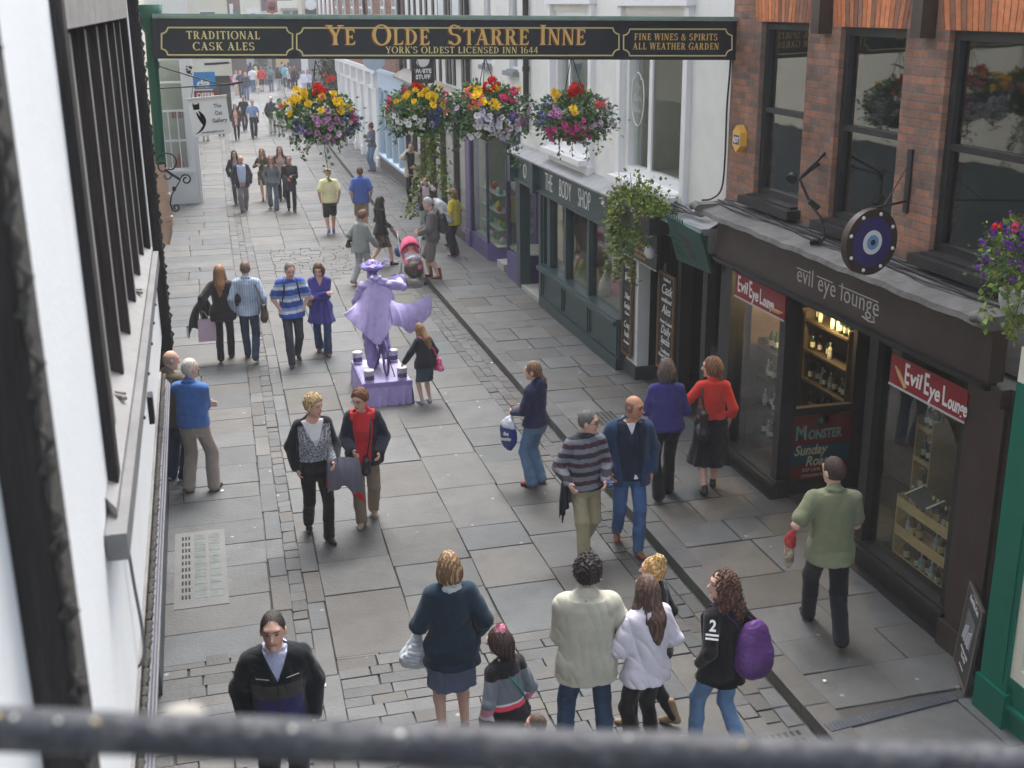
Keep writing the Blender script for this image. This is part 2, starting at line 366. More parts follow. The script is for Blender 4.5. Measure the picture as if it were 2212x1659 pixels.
def person(px, py, H, hd, label, hair=('short', (70, 52, 40)), top=None, bot=None, shoes=(30, 28, 28), coat=None, arms=('down', 'down'),
           walk=0., sex='m', fat=1.0, look=(0, 0), lean=0., side=0., z0=0., skin='p', group=None, loc=None, feet=None, name='person',
           acc=None, vox=None, tilt=0., bare=False, seat=None, beard=None, specs=False, ht=None, mid=None):
    """one person: a body of one surface, hair and clothes as its parts. heading hd: 0 walks away up the street, 180 comes towards the camera, 90 goes right"""
    g0 = V3(loc, float) if loc is not None else (at(px, py, z=z0) if ht is None else at(ht[0], ht[1], z=z0+H*.995)*V3([1, 1, 0])+V3([0, 0, z0]))
    s = H/1.75; Wm = sex == 'm'; child = H < 1.45
    dist = depth(g0); h = vox or min(max(.0068, .00063*dist), .03); seed = int(abs(px*7+py*13)) % 9999
    Rw = rotz(-rad(hd)); fr = lambda P: (np.asarray(P) @ Rw.T)+g0
    root = empty(name, g0, label, 'person', group)
    J = lambda x, y, z: V3([x, y, z], float)
    Rt = rotx(-rad(lean)) @ roty(rad(side)); pel = J(0, 0, (min(.93, sqrt(.853**2-(1.08*walk)**2)+.11) if seat is None else seat/s)); T = lambda x, y, z: pel+Rt @ J(x, y, z-.93)
    sw = (.168 if Wm else .146)*(.92 if child else 1); hs_ = 1.16 if child else 1.07
    neck = T(0, -.005, 1.475); shz = 1.38
    Rh = Rt @ rotz(-rad(look[0])) @ rotx(-rad(look[1])) @ roty(rad(tilt)); hc = neck+Rt @ J(0, .025, .0)+Rh @ J(0, .012, .145 if not child else .15)
    HD = lambda x, y, z: hc+Rh @ (J(x, y, z)*hs_)
    # ---- joints
    arm = {}
    for sd_, tgt in ((-1, arms[0]), (1, arms[1])):
        sh = T(sd_*sw, 0, shz); pole = J(sd_*.5, -.7, -.3)
        if isinstance(tgt, str):
            wr = {'down': T(sd_*(sw+.07), .03, .90), 'fwd': T(sd_*(sw+.04), .20, .94), 'back': T(sd_*(sw+.06), -.2, .93), 'pocket': T(sd_*(sw-.0), .07, .93),
                  'fold': T(-sd_*.11, .19, 1.15+.035*sd_), 'hold': T(sd_*.11, .30, 1.09), 'front': T(sd_*.05, .25, .98), 'mouth': hc+Rh @ J(sd_*.05, .13, -.09),
                  'cam': hc+Rh @ J(sd_*.09, .17, -.03), 'strap': T(sd_*.11, .15, 1.26), 'wide': T(sd_*(sw+.22), .02, .98)}[tgt]
            if tgt == 'pocket': pole = J(sd_*1., -.6, 0)
            if tgt == 'fold': pole = J(sd_*.7, .1, -1)
            if tgt in ('cam', 'mouth'): pole = J(sd_*.8, .2, -1)
        else: wr = T(*tgt)
        el, wr = ik(sh, wr, .285, .25, pole); arm[sd_] = (sh, el, wr)
    leg = {}
    for sd_ in (-1, 1):
        hip = pel+J(sd_*.085, 0, -.03)
        if feet is not None: an = J(*feet[0 if sd_ < 0 else 1])
        elif walk:
            f = 1 if (walk > 0) == (sd_ > 0) else -1; aw = abs(walk)
            an = J(sd_*.075, f*aw*(1 if f > 0 else 1.1), .08+(aw*.24 if f < 0 else 0))
        else: an = J(sd_*.10, .0, .08)
        kn, an = ik(hip, an, .43, .43, J(sd_*.12, 1, 0) if seat is None else J(sd_*.1, .8, .6)); leg[sd_] = (hip, kn, an, (an[2]-.08)*6. if (an[1] < 0 and an[2] > .095) else 0.)
    # ---- body
    w0 = fat; B = SDF(); z93 = .93
    if Wm: st = [(.80, 0, 0, .13, .10), (.93, 0, 0, .155*w0, .11*w0), (1.06, 0, .005*w0, .145*w0, .105*w0), (1.25, 0, .005, .160, .112), (1.38, 0, -.005, .165, .095), (1.45, 0, -.008, .115, .07), (1.50, 0, -.008, .055, .055)]
    else: st = [(.80, 0, -.005, .14, .105), (.92, 0, -.008, .165*w0, .118*w0), (1.08, 0, 0, .122*w0, .09*w0), (1.24, 0, .014, .138, .115), (1.36, 0, -.002, .14, .088), (1.44, 0, -.006, .10, .065), (1.50, 0, -.008, .048, .05)]
    rel = lambda q, e=0., zmin=None, fl=0.: [(a-z93, cx, cy, rx+e+fl*max(0, 1.05-a), ry+e+fl*max(0, 1.05-a)) for a, cx, cy, rx, ry in q]
    B.loft(rel(st), pel, Rt, .02)
    B.cone(T(0, -.01, 1.44), hc+Rh @ J(0, -.01, -.06), .052 if Wm else .043, .05 if Wm else .042, .03)
    B.ell(HD(0, 0, .015), V3([.073, .092, .105])*hs_, Rh, .02); B.ell(HD(0, .022, -.055), V3([.055, .068, .062])*hs_, Rh, .03)
    B.cone(HD(0, .088, .012), HD(0, .110, -.022), .008, .0145, .012); B.ell(HD(0, .075, -.098), V3([.022, .02, .016])*hs_, Rh, .02)
    B.ell(HD(0, .076, .04), V3([.05, .016, .016])*hs_, Rh, .02)
    for sd_ in (-1, 1): B.ell(HD(sd_*.076, -.008, -.01), V3([.012, .022, .034])*hs_, Rh, .008)
    for sd_ in (-1, 1):
        sh, el, wr = arm[sd_]; th = 1.0 if Wm else .86
        B.cone(T(sd_*.06, 0, 1.405), sh, .046*th, .046*th, .03).cone(sh, el, .05*th, .040*th, .02).cone(el, wr, .040*th, .027*th, .02)
        hip, kn, an, lift = leg[sd_]
        B.cone(hip, kn, .078*w0**.5, .052, .03).cone(kn+(an-kn)*.02, kn+(an-kn)*.35, .050, .054, .02).cone(kn+(an-kn)*.35, an, .053, .035, .02)
    Vb, Fb = B.mesh(h); parts = [(Vb, Fb)]
    hh = max(.0045, h*.62)
    for sd_ in (-1, 1):
        sh, el, wr = arm[sd_]; d = wr-el; d /= np.linalg.norm(d); tgt = arms[0 if sd_ < 0 else 1]
        if tgt == 'pocket': continue
        inw = J(-sd_, 0, 0)-d*(-sd_*d[0]); inw /= np.linalg.norm(inw)+1e-9; sdv = np.cross(d, inw); 
        if sdv[1] < 0 or (abs(sdv[1]) < .3 and sdv[2] < 0): sdv = -sdv
        Hn = SDF(); hs2 = .93 if Wm else .84
        for kf, (lf, o) in enumerate(((.070, .030), (.078, .010), (.072, -.010), (.056, -.029))):
            a0 = wr+d*.088*hs2+sdv*o*hs2; a1 = a0+(d*.94+inw*.30+sdv*o*1.5)*lf*.52*hs2; a2 = a1+(d*.6+inw*.8)*lf*.5*hs2
            Hn.cone(wr+d*.012+sdv*o*.5*hs2, a0, .015*hs2, .0128*hs2, .012).cone(a0, a1, .0105*hs2, .0092*hs2, .004).cone(a1, a2, .009*hs2, .0075*hs2, .003)
        t0 = wr+d*.03+sdv*.022; t1 = t0+(d*.6+sdv*.75+inw*.25)*.042*hs2; Hn.cone(t0, t1, .014, .011, .01).cone(t1, t1+(d*.85+sdv*.3+inw*.3)*.032*hs2, .0105, .008, .004)
        Hn.cone(wr-d*.05, wr+d*.02, .026*(1 if Wm else .86), .024*hs2, .015)
        parts.append(Hn.mesh(hh))
    off = 0; VV = []; FF = []
    for v, f in parts: VV.append(v); FF.append(f+off); off += len(v)
    Vb = np.concatenate(VV); Fb = np.concatenate(FF)
    sk = V3(SKINC[skin]); C = np.tile(sk, (len(Vb), 1)); q = ((Vb-hc) @ Rh)/hs_
    ck = np.exp(-((np.abs(q[:, 0])-.045)**2+(q[:, 2]+.03)**2)/.0006)*(q[:, 1] > .04); C += ck[:, None]*V3([.05, -.02, -.02])
    e = h*.35
    lips = (np.abs(q[:, 0]) < .024+e) & (np.abs(q[:, 2]+.062) < .007+e*.6) & (q[:, 1] > .06); C[lips] = sk*V3([.72, .42, .42])
    eye = (np.abs(np.abs(q[:, 0])-.031) < .013+e*.5) & (np.abs(q[:, 2]-.012) < .006+e*.4) & (q[:, 1] > .045); C[eye] = sk*.5+V3([.12, .10, .09])
    iris = (np.abs(np.abs(q[:, 0])-.031) < .006+e*.5) & (np.abs(q[:, 2]-.012) < .007+e*.4) & (q[:, 1] > .045); C[iris] = V3([.05, .035, .03])+(sk*.25 if h > .009 else 0)
    hc_ = lin(hair[1]); brow = (np.abs(np.abs(q[:, 0])-.032) < .019) & (np.abs(q[:, 2]-.034) < .005+e*.5) & (q[:, 1] > .05); C[brow] = V3(hc_)*.45+sk*(.3 if h < .009 else .5)
    if beard is not None:
        bm = (q[:, 2] < -.035) & (q[:, 2] > -.125) & (q[:, 1] > .0) & ~lips; C[bm] = V3(lin(beard))
    if hair[0] in ('fringe', 'buzz') :
        bm = (q[:, 2] > -.03) & (q[:, 2] < (.055 if hair[0] == 'fringe' else .2)) & (q[:, 1] < .03-.2*np.maximum(0, -q[:, 2])+(0 if hair[0] == 'fringe' else .5*np.maximum(0, q[:, 2]-.045))) & (np.abs(q[:, 0]) < .2); C[bm] = V3(hc_)*.55+sk*.35
    if bare: pass
    mesh_np('body', fr(Vb*s), Fb, SKIN, root, C)
    nm = lambda v, f, n, m_, pat, P=None: mesh_np(n, fr(v*s), f, m_, root, pat(v if P is None else P)) if len(v) else None
    # ---- hair
    if hair[0] not in ('bald', 'fringe', 'buzz', 'none', 'hat'):
        S = SDF(); k = hair[0]; c0 = lambda *a: HD(*a)
        S.ell(HD(0, -.014, .020), V3([.080, .100, .110] if k == 'short' else [.083, .103, .112])*hs_, Rh, .02); hb = .045 if any(g2 and len(g2) > 2 and g2[2].get('hood') for g2 in (top, coat)) else (.02 if coat else .008)
        if k in ('long', 'wavy'):
            S.cone(HD(0, -.05, .0), HD(0, -.095-hb*.6, -.20), .078, .085, .04).cone(HD(0, -.095-hb*.6, -.20), HD(0, -.105-hb, -.36), .085, .05, .04)
            for sd_ in (-1, 1): S.cone(HD(sd_*.06, -.01, .02), HD(sd_*.085, .01, -.18), .033, .04, .03).cone(HD(sd_*.085, .01, -.18), HD(sd_*.095, .03, -.29), .04, .02, .03)
            if k == 'wavy': S.ell(HD(0, -.05, -.10), V3([.13, .09, .14]), Rh, .05)
        if k == 'bob': S.ell(HD(0, -.035, -.05), V3([.105, .095, .115])*hs_, Rh, .04)
        if k == 'mid': S.ell(HD(0, -.03, -.02), V3([.10, .10, .11])*hs_, Rh, .04).cone(HD(0, -.06, -.06), HD(0, -.075, -.15), .07, .05, .03)
        if k in ('pony', 'ponylow'):
            zz = .03 if k == 'pony' else -.04; S.cone(HD(0, -.10, zz), HD(0, -.135, zz-.07), .026, .034, .02).cone(HD(0, -.135, zz-.07), HD(0, -.13, zz-.22), .034, .012, .02)
        if k == 'bun': S.ell(HD(0, -.05, .125), (.05, .05, .042), Rh, .02).ell(HD(.02, -.085, .10), (.035, .03, .03), Rh, .02)
        if k == 'curly': S.ell(HD(0, -.015, .035), V3([.10, .115, .118])*hs_, Rh, .02)
        if k == 'tuft': S.ell(HD(0, -.01, .045), V3([.092, .108, .10])*hs_, Rh, .02)
        lowz = {'short': -.055, 'curly': -.06, 'tuft': -.06, 'bun': -.07, 'pony': -.08, 'ponylow': -.09, 'hat': 0}.get(k, -1.)
        fx = .052 if k in ('long', 'wavy', 'bob', 'mid') else .066; fz = .085 if k == 'short' else .098 if k in ('shrt', 'curly', 'pony', 'bun', 'ponylow') else .086 if k == 'tuft' else .066
        amp = {'curly': .012, 'wavy': .012, 'tuft': .009, 'bun': .007, 'short': .0022}.get(k, .006)
        rr = random.Random(seed); ph = rr.uniform(0, 6)
        def cut(D, x, y, z, Rh=Rh, hc=hc):
            px_, py_, pz_ = x-hc[0], y-hc[1], z-hc[2]
            a = (px_*Rh[0, 0]+py_*Rh[1, 0]+pz_*Rh[2, 0])/hs_; b = (px_*Rh[0, 1]+py_*Rh[1, 1]+pz_*Rh[2, 1])/hs_; c = (px_*Rh[0, 2]+py_*Rh[1, 2]+pz_*Rh[2, 2])/hs_
            th = np.arctan2(b+.02, a)
            if k in ('curly', 'wavy', 'tuft', 'bun'): D = D+amp*.5*np.sin(62*a+3*np.sin(50*c+ph))*np.sin(58*c+3*np.sin(45*b))+amp*.75*np.sin(150*a+2*np.sin(90*c))*np.sin(140*c+2*np.sin(110*b+ph))+amp*.5*np.sin(190*b+120*c+3*np.sin(80*a))
            else: D = D+amp*np.sin(17*th+2.5*np.sin(9*c+ph)+6*c)*np.clip(.3-c*3, .2, 1)+.003*np.sin(39*th+8*c+ph)
            face = np.sqrt((a/fx)**2+((b-.115)/.085)**2+((c-fz+.115)/.118)**2)-1
            D = np.maximum(D, -face*.05)
            if k in ('long', 'wavy', 'bob', 'mid'): D = np.maximum(D, -np.maximum(np.maximum(np.abs(a)-.05, .02-b), c-.0))
            if lowz > -1: D = np.maximum(D, np.where(b < -.2, -1, (lowz-.55*np.maximum(b+.02, 0)*-1-c)) if False else (lowz+(1.5 if k in ('short', 'curly', 'tuft') else .55)*np.maximum(b+.02, 0)-c)) if k not in ('pony', 'ponylow') else np.maximum(D, np.where(b > -.095, lowz+.5*np.maximum(b+.03, 0)-c, -1))
            return D
        v, f = S.mesh(max(.0062, h*.85), cut); hc2 = V3(hc_); lo_ = len(hair) > 2 and V3(lin(hair[2]))
        def hp(P):
            n = .5+.25*np.sin(140*P[:, 0]+5*np.sin(13*P[:, 2])+3*np.sin(47*P[:, 1]))+.25*np.sin(231*P[:, 0]+9*P[:, 2]+4*np.sin(61*P[:, 0]+70*P[:, 1])); out = hc2*(.8+.35*n)[:, None]
            if len(hair) > 2: out = np.where((n > .68)[:, None], lo_, out)
            return out
        nm(v, f, 'hair', HAIR, hp)
    # ---- clothes
    def garment(nm_, g, ex, seed2):
        """g: kind,pattern,opts"""
        o = g[2] if len(g) > 2 else {}; th = o.get('t', .012)+ex; hem = o.get('hem', .86); sl = o.get('sleeve', 'long'); S = SDF(); fl = o.get('flare', .0); fat2 = o.get('fat', 1.0)
        base = [q for q in st if q[0] > hem+.03 and q[0] < 1.47]
        r0 = [np.interp(max(hem, .86), [q[0] for q in st], [q[i] for q in st]) for i in range(5)]
        row = [(hem, 0, r0[2], max(r0[3], .16*w0 if hem < .95 else .13*w0)+fl*max(0, 1.05-hem), r0[4]+fl*max(0, 1.05-hem)+(abs(walk)*.22+.012 if hem < .88 else 0))]+[(a, cx, cy, rx+fl*max(0, 1.05-a), ry+fl*max(0, 1.05-a)) for a, cx, cy, rx, ry in base]
        if o.get('straight'): row = [(a, cx, cy, max(rx, .148*w0), max(ry, .108*w0)) if a < 1.3 else (a, cx, cy, rx, ry) for a, cx, cy, rx, ry in row]
        S.loft([(a-z93, cx, cy, (rx+th)*fat2, (ry+th)*fat2) for a, cx, cy, rx, ry in row], pel, Rt, .02, o.get('pleat', 0), 11)
        if hem < .9:
            for sd_ in (-1, 1):
                hip, kn, an, lift = leg[sd_]; f_ = min(1.2, max(.1, (hip[2]-hem+.06)/max(hip[2]-kn[2], .1)))
                S.cone(hip, hip+(kn-hip)*f_, .086*w0**.5+th*1.2, .086+th*1.2-.02*f_, .05)
        S.cone(T(0, -.015, 1.42), T(0, -.012, 1.475 if not o.get('vneck') else 1.45), .062+th, .05+th*.7, .03)
        for sd_ in (-1, 1):
            sh, el, wr = arm[sd_]; t2 = 1.0 if Wm else .86
            S.cone(T(sd_*.06, -.005, 1.41), sh, .046*t2+th, .048*t2+th*.9, .03)
            if sl == 'long': S.cone(sh, el, .049*t2+th, .045*t2+th*.9, .025).cone(el, wr+(el-wr)*.06, .045*t2+th, .032*t2+th*.9, .02)
            elif sl == '34': S.cone(sh, el, .052*t2+th, .047*t2+th, .025).cone(el, el+(wr-el)*.4, .046*t2+th, .046*t2+th, .02)
            elif sl == 'short': S.cone(sh, sh+(el-sh)*.72, .054*t2+th, .058*t2+th, .025)
            elif sl == 'cap': S.cone(sh, sh+(el-sh)*.25, .054*t2+th, .054*t2+th, .025)
        if o.get('hood'):
            S.ell(T(0, -.095, 1.43), (.095, .05, .09), Rt, .02).cone(T(-.07, -.03, 1.47), T(.07, -.03, 1.47), .03, .03, .02)
        if o.get('collar'):
            for a in range(9):
                t0, t1 = pi*(a/9*1.5-.25)+pi, pi*((a+1)/9*1.5-.25)+pi
                S.cone(T(.074*cos(t0), -.012+.066*sin(t0), 1.475-.012*sin(t0)), T(.074*cos(t1), -.012+.066*sin(t1), 1.475-.012*sin(t1)), .016, .016, .006)
        op = o.get('open', 0)
        def cut(D, x, y, z):
            c = None
            u = (x-pel[0])*Rt[0, 0]+(y-pel[1])*Rt[1, 0]+(z-pel[2])*Rt[2, 0]; v = (x-pel[0])*Rt[0, 1]+(y-pel[1])*Rt[1, 1]+(z-pel[2])*Rt[2, 1]; q = (x-pel[0])*Rt[0, 2]+(y-pel[1])*Rt[1, 2]+(z-pel[2])*Rt[2, 2]+z93
            D = np.maximum(D, hem-q)
            if op:
                wd = op*(1.0+.25*np.sin(6*q)) if not o.get('vopen') else np.maximum(0, (q-o['vopen'])*.24)
                m_ = np.maximum(np.abs(u)-wd, .02-v); near = np.maximum(np.abs(v)-.35, 0)
                lim = np.maximum(m_, q-1.5); D = np.maximum(D, -lim)
            if o.get('vneck'):
                m_ = np.maximum(np.abs(u)-np.maximum(0, (q-o['vneck'])*.42), .01-v); D = np.maximum(D, -m_)
            if o.get('round'):
                D = np.maximum(D, -(np.sqrt(u**2+(v-.05)**2+(q-1.49)**2)-.085))
            return D
        w_ = wrinkle(o.get('wr', .003 if seed2 == 1 and (coat or mid) else .007), seed+seed2, o.get('wf', 1.0))
        v, f = S.mesh(h, cut, w_); P = ((v-pel) @ Rt)+V3([0, 0, z93])
        nm(v, f, nm_, g[3] if len(g) > 3 else CLOTH, g[1], P)
    def bottoms(g):
        o = g[2] if len(g) > 2 else {}; k = g[0]; S = SDF(); th = o.get('t', .012); mt = g[3] if len(g) > 3 else (DENIM if k in ('jeans', 'denim_skirt', 'denim_shorts') else CLOTH)
        top_ = [q for q in st if .84 < q[0] < 1.02]; S.loft([(.775-z93, 0, 0, .125*w0+th, .10*w0+th)]+[(a-z93, cx, cy, rx+th, ry+th) for a, cx, cy, rx, ry in top_]+[(1.02-z93, 0, 0, (.142 if Wm else .128)*w0+th, (.1 if Wm else .09)*w0+th)], pel, Rt, .03)
        nmx = k
        if k in ('trousers', 'jeans', 'leggings'):
            wd = {'leggings': .010}.get(k, o.get('w', .014)); fl = o.get('flare', .0 if k != 'leggings' else 0)
            for sd_ in (-1, 1):
                hip, kn, an, lift = leg[sd_]; kk = 1 if k != 'leggings' else .0
                S.cone(hip, kn, .082*w0**.5+th*.6, .056+wd, .035).cone(kn, kn+(an-kn)*.5, .056+wd, .052+wd+fl*.3, .02).cone(kn+(an-kn)*.5, an+(an-kn)*.03, .052+wd+fl*.3, .042+wd*1.3+fl-(.004 if k == 'leggings' else 0), .015)
        elif k in ('shorts', 'denim_shorts'):
            ln = o.get('len', .8)
            for sd_ in (-1, 1):
                hip, kn, an, lift = leg[sd_]; S.cone(hip, hip+(kn-hip)*ln, .088*w0**.5+th, .082+th, .03)
        else:
            zl = o.get('hem', .5); r1 = o.get('r', .2); cyo = (leg[-1][1][1]+leg[1][1][1])/2*.5
            S.loft([(zl-z93, 0, cyo, r1, r1*.78), ((zl+.9)/2-z93, 0, cyo*.4, (r1+.17)/2+.01, (r1*.78+.125)/2+.012), (.92-z93, 0, 0, .172*w0+th, .122*w0+th), (1.03-z93, 0, 0, .13*w0+th, .09*w0+th)], pel, Rt, .03, o.get('pleat', .05), o.get('npl', 9)); nmx = 'skirt'
        tc_ = min([g2[2].get('hem', .86) if len(g2) > 2 else .86 for g2 in (top, coat, mid) if g2]+[2])
        cutb = None if tc_ > .97 else (lambda D, x, y, z: np.maximum(D, (z-pel[2])+z93-tc_-.045))
        v, f = S.mesh(h, cutb, wrinkle(o.get('wr', .0055), seed+5, 1.5)); nm(v, f, nmx, mt, g[1])
    if bot: bottoms(bot)
    if top: garment(top[0], top, 0., 1)
    if mid: garment(mid[0], mid, .011, 3)
    if coat: garment(coat[0], coat, .013, 2)
    # ---- shoes
    if shoes is not None:
        shc = shoes if isinstance(shoes[0], (tuple, list)) else (shoes,)
        for sd_ in (-1, 1):
            hip, kn, an, lift = leg[sd_]; S = SDF(); Rf = rotz(-sd_*.14) @ rotx(-min(lift, .9)); A = lambda x, y, z: an+Rf @ J(x, y, z)
            S.cone(A(0, -.035, -.045), A(0, .08, -.05), .036, .034, .02).cone(A(0, .08, -.05), A(sd_*.006, .145, -.056), .037, .026, .02).cone(A(0, -.03, -.04), A(0, -.005, .01 if len(shc) < 3 else .14), .034, .04, .02)
            def cut(D, x, y, z, an=an, Rf=Rf):
                q = (x-an[0])*Rf[0, 2]+(y-an[1])*Rf[1, 2]+(z-an[2])*Rf[2, 2]; return np.maximum(D, -.078-q)
            v, f = S.mesh(max(h*.8, .006), cut); q2 = (v-an) @ Rf
            cc = V3(lin(shc[0])); C2 = np.tile(cc, (len(v), 1)); C2[q2[:, 2] < -.062] = V3(lin(shc[1])) if len(shc) > 1 else cc*.5
            mesh_np('shoe', fr(v*s), f, LEATHER, root, C2)
    if specs:
        m_ = MB()
        for sd_ in (-1, 1):
            c = HD(sd_*.032, .10, .010); pts = [c+Rh @ J(.021*cos(a*pi/5), 0, .016*sin(a*pi/5)) for a in range(11)]; m_.tube([p*s for p in pts], .0022, 5)
            m_.tube([HD(sd_*.053, .10, .014)*s, HD(sd_*.078, .0, .01)*s], .002, 5)
        m_.tube([HD(-.011, .103, .012)*s, HD(.011, .103, .012)*s], .002, 5)
        m_.v = [tuple(p) for p in fr(V3(m_.v))]; m_.build('spectacles', mat('spec_frame', (.03, .03, .03), .4), root)
    info = dict(root=root, s=s, fr=lambda p: fr(V3(p, float)*s), T=lambda *a: fr(T(*a)*s), HD=lambda *a: fr(HD(*a)*s), arm={k: [fr(q*s) for q in a] for k, a in arm.items()}, leg={k: [fr(q*s) for q in a[:3]] for k, a in leg.items()}, Rw=Rw, Rt=Rw @ Rt, h=h)
    return info
# ------------------------------------------------------------------ materials of the place
def brickmat(name, c1, c2, mortar, axes='yz', sc=(1, 1), var=.35, off=.5, bw=.235, bh=.078, ms=.009, tint=None):
    M = bpy.data.materials.new(name); M.use_nodes = True; t = M.node_tree; N = t.nodes; L = t.links; b = N['Principled BSDF']
    b.inputs['Roughness'].default_value = .9; b.inputs['Specular IOR Level'].default_value = .2
    g = N.new('ShaderNodeNewGeometry'); sx = N.new('ShaderNodeSeparateXYZ'); L.new(g.outputs['Position'], sx.inputs[0]); cb = N.new('ShaderNodeCombineXYZ')
    L.new(sx.outputs[{'x': 0, 'y': 1}[axes[0]]], cb.inputs[0]); L.new(sx.outputs[2], cb.inputs[1])
    no0 = N.new('ShaderNodeTexNoise'); no0.inputs['Scale'].default_value = 9; L.new(g.outputs['Position'], no0.inputs['Vector'])
    ad = N.new('ShaderNodeVectorMath'); ad.operation = 'MULTIPLY_ADD'; ad.inputs[1].default_value = (.012, .012, 0); L.new(no0.outputs['Color'], ad.inputs[0]); L.new(cb.outputs[0], ad.inputs[2])
    br = N.new('ShaderNodeTexBrick'); br.offset = off; br.inputs['Scale'].default_value = 1; br.inputs['Brick Width'].default_value = bw; br.inputs['Row Height'].default_value = bh
    br.inputs['Mortar Size'].default_value = ms; br.inputs['Mortar Smooth'].default_value = .3; br.inputs['Bias'].default_value = -.05
    br.inputs['Color1'].default_value = (*c1, 1); br.inputs['Color2'].default_value = (*c2, 1); br.inputs['Mortar'].default_value = (*mortar, 1); L.new(ad.outputs[0], br.inputs['Vector'])
    n1 = N.new('ShaderNodeTexNoise'); n1.inputs['Scale'].default_value = 2.2; n1.inputs['Detail'].default_value = 8; n1.inputs['Roughness'].default_value = .7; L.new(g.outputs['Position'], n1.inputs['Vector'])
    mr = N.new('ShaderNodeMapRange'); mr.inputs['From Min'].default_value = .3; mr.inputs['From Max'].default_value = .7; mr.inputs['To Min'].default_value = 1-var; mr.inputs['To Max'].default_value = 1+var; L.new(n1.outputs['Fac'], mr.inputs['Value'])
    sc_ = N.new('ShaderNodeVectorMath'); sc_.operation = 'SCALE'; L.new(br.outputs['Color'], sc_.inputs[0]); L.new(mr.outputs[0], sc_.inputs['Scale'])
    n2 = N.new('ShaderNodeTexNoise'); n2.inputs['Scale'].default_value = 24; n2.inputs['Detail'].default_value = 5; L.new(g.outputs['Position'], n2.inputs['Vector'])
    m2 = N.new('ShaderNodeMapRange'); m2.inputs['From Min'].default_value = .56; m2.inputs['From Max'].default_value = .72; m2.inputs['To Max'].default_value = .55; L.new(n2.outputs['Fac'], m2.inputs['Value'])
    mc = N.new('ShaderNodeMix'); mc.data_type = 'RGBA'; L.new(m2.outputs[0], mc.inputs['Factor']); L.new(sc_.outputs[0], mc.inputs['A']); mc.inputs['B'].default_value = (.11, .095, .085, 1)
    L.new(mc.outputs['Result'], b.inputs['Base Color'])
    bp = N.new('ShaderNodeBump'); bp.inputs['Strength'].default_value = .6; bp.inputs['Distance'].default_value = .012; iv = N.new('ShaderNodeMath'); iv.operation = 'SUBTRACT'; iv.inputs[0].default_value = 1
    L.new(br.outputs['Fac'], iv.inputs[1]); L.new(iv.outputs[0], bp.inputs['Height']); L.new(bp.outputs[0], b.inputs['Normal'])
    MATS[name] = M; return M
BRICK = brickmat('old_orange_brick', lin((166, 116, 92)), lin((116, 98, 90)), lin((120, 110, 103)))
BRICK2 = brickmat('brown_brick', lin((150, 105, 85)), lin((116, 84, 72)), lin((150, 140, 130)), bw=.22)
RENDER_W = mat('white_render', (.78, .77, .74), .9, .06, 1.5, .25, 60, dirt=.35, dcol=(.42, .40, .36), dscale=.9)
RENDER_W2 = mat('white_limewash', (.80, .82, .82), .9, .05, 1.2, .10, 40, dirt=.25, dcol=(.5, .49, .45), dscale=1.1)
CREAM = mat('cream_render', (.74, .72, .60), .9, .05, 1.5, .15, 60, dirt=.2, dcol=(.45, .42, .36))
WPAINT = mat('white_paint', (.80, .80, .81), .5, .05, 3, dirt=.15, dcol=(.45, .44, .42), dscale=3)
BLACKP = mat('black_paint', (.022, .021, .022), .45, .25, 6, .1, 30, dirt=.3, dcol=(.09, .085, .08), dscale=4)
BROWNP = mat('brown_black_paint', lin((68, 56, 50)), .42, .2, 3, .1, 30, dirt=.25, dcol=(.08, .065, .055), dscale=3)
TIMBER = mat('dark_oak_timber', (.030, .027, .026), .75, .4, 5, .6, 18, aniso=(6, 6, .8), dirt=.35, dcol=(.11, .10, .09), dscale=2)
LEAD = mat('lead_sheet', (.30, .31, .32), .55, .22, 3, .35, 14, dirt=.6, dcol=(.13, .13, .125), dscale=3.5)
LEADL = mat('pale_lead', (.40, .40, .40), .6, .15, 3, .3, 14, dirt=.4, dcol=(.2, .2, .2), dscale=3)
STONE = mat('pale_stone', (.42, .41, .38), .85, .15, 4, .3, 40, dirt=.3, dcol=(.2, .19, .17))
TEAL = mat('teal_black_paint', lin((52, 72, 74)), .35, .2, 4, .08, 20, dirt=.2, dcol=(.05, .06, .06), dscale=3)
PURPLE = mat('purple_paint', lin((98, 84, 138)), .4, .12, 4, .05, 20, dirt=.2, dcol=(.07, .06, .09))
BLUEP = mat('pale_blue_paint', lin((186, 204, 222)), .5, .06, 4)
GREENP = mat('green_gloss_paint', lin((10, 104, 84)), .3, .15, 3, .08, 12, dirt=.15, dcol=(.01, .10, .08), dscale=4)
BOTTLEG = mat('drainpipe_green', lin((36, 88, 72)), .4, .15, 5)
TERRA = mat('beige_pipe_paint', lin((186, 160, 142)), .6, .1, 5, dirt=.3, dcol=(.25, .2, .17), dscale=6)
IRON = mat('wrought_iron', (.018, .018, .02), .5, .2, 20)
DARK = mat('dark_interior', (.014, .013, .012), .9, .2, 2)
WARM = mat('warm_interior', (.36, .30, .22), .9, .15, 1.5)
PALEIN = mat('pale_interior', (.45, .44, .37), .9, .15, 1.5)
WOODL = mat('pale_pine', lin((176, 142, 92)), .6, .2, 4, .1, 30, aniso=(8, 1, 8))
GOLD = mat('gold_leaf', lin((226, 190, 112)), .45, .08, 10)
GOLD2 = mat('pale_gold', lin((224, 212, 150)), .5, .06, 10)
RUST = mat('red_brown_shade', lin((120, 62, 48)), .6, .1, 10)
SIGNK = mat('sign_black', (.020, .024, .032), .35, .2, 2, dirt=.15, dcol=(.06, .065, .08), dscale=1)
LETW = mat('letter_white', (.78, .78, .76), .5, .06, 8)
LETG = mat('letter_grey', (.50, .48, .46), .5, .1, 8)
REDP = mat('sign_red', lin((138, 38, 44)), .5, .12, 5)
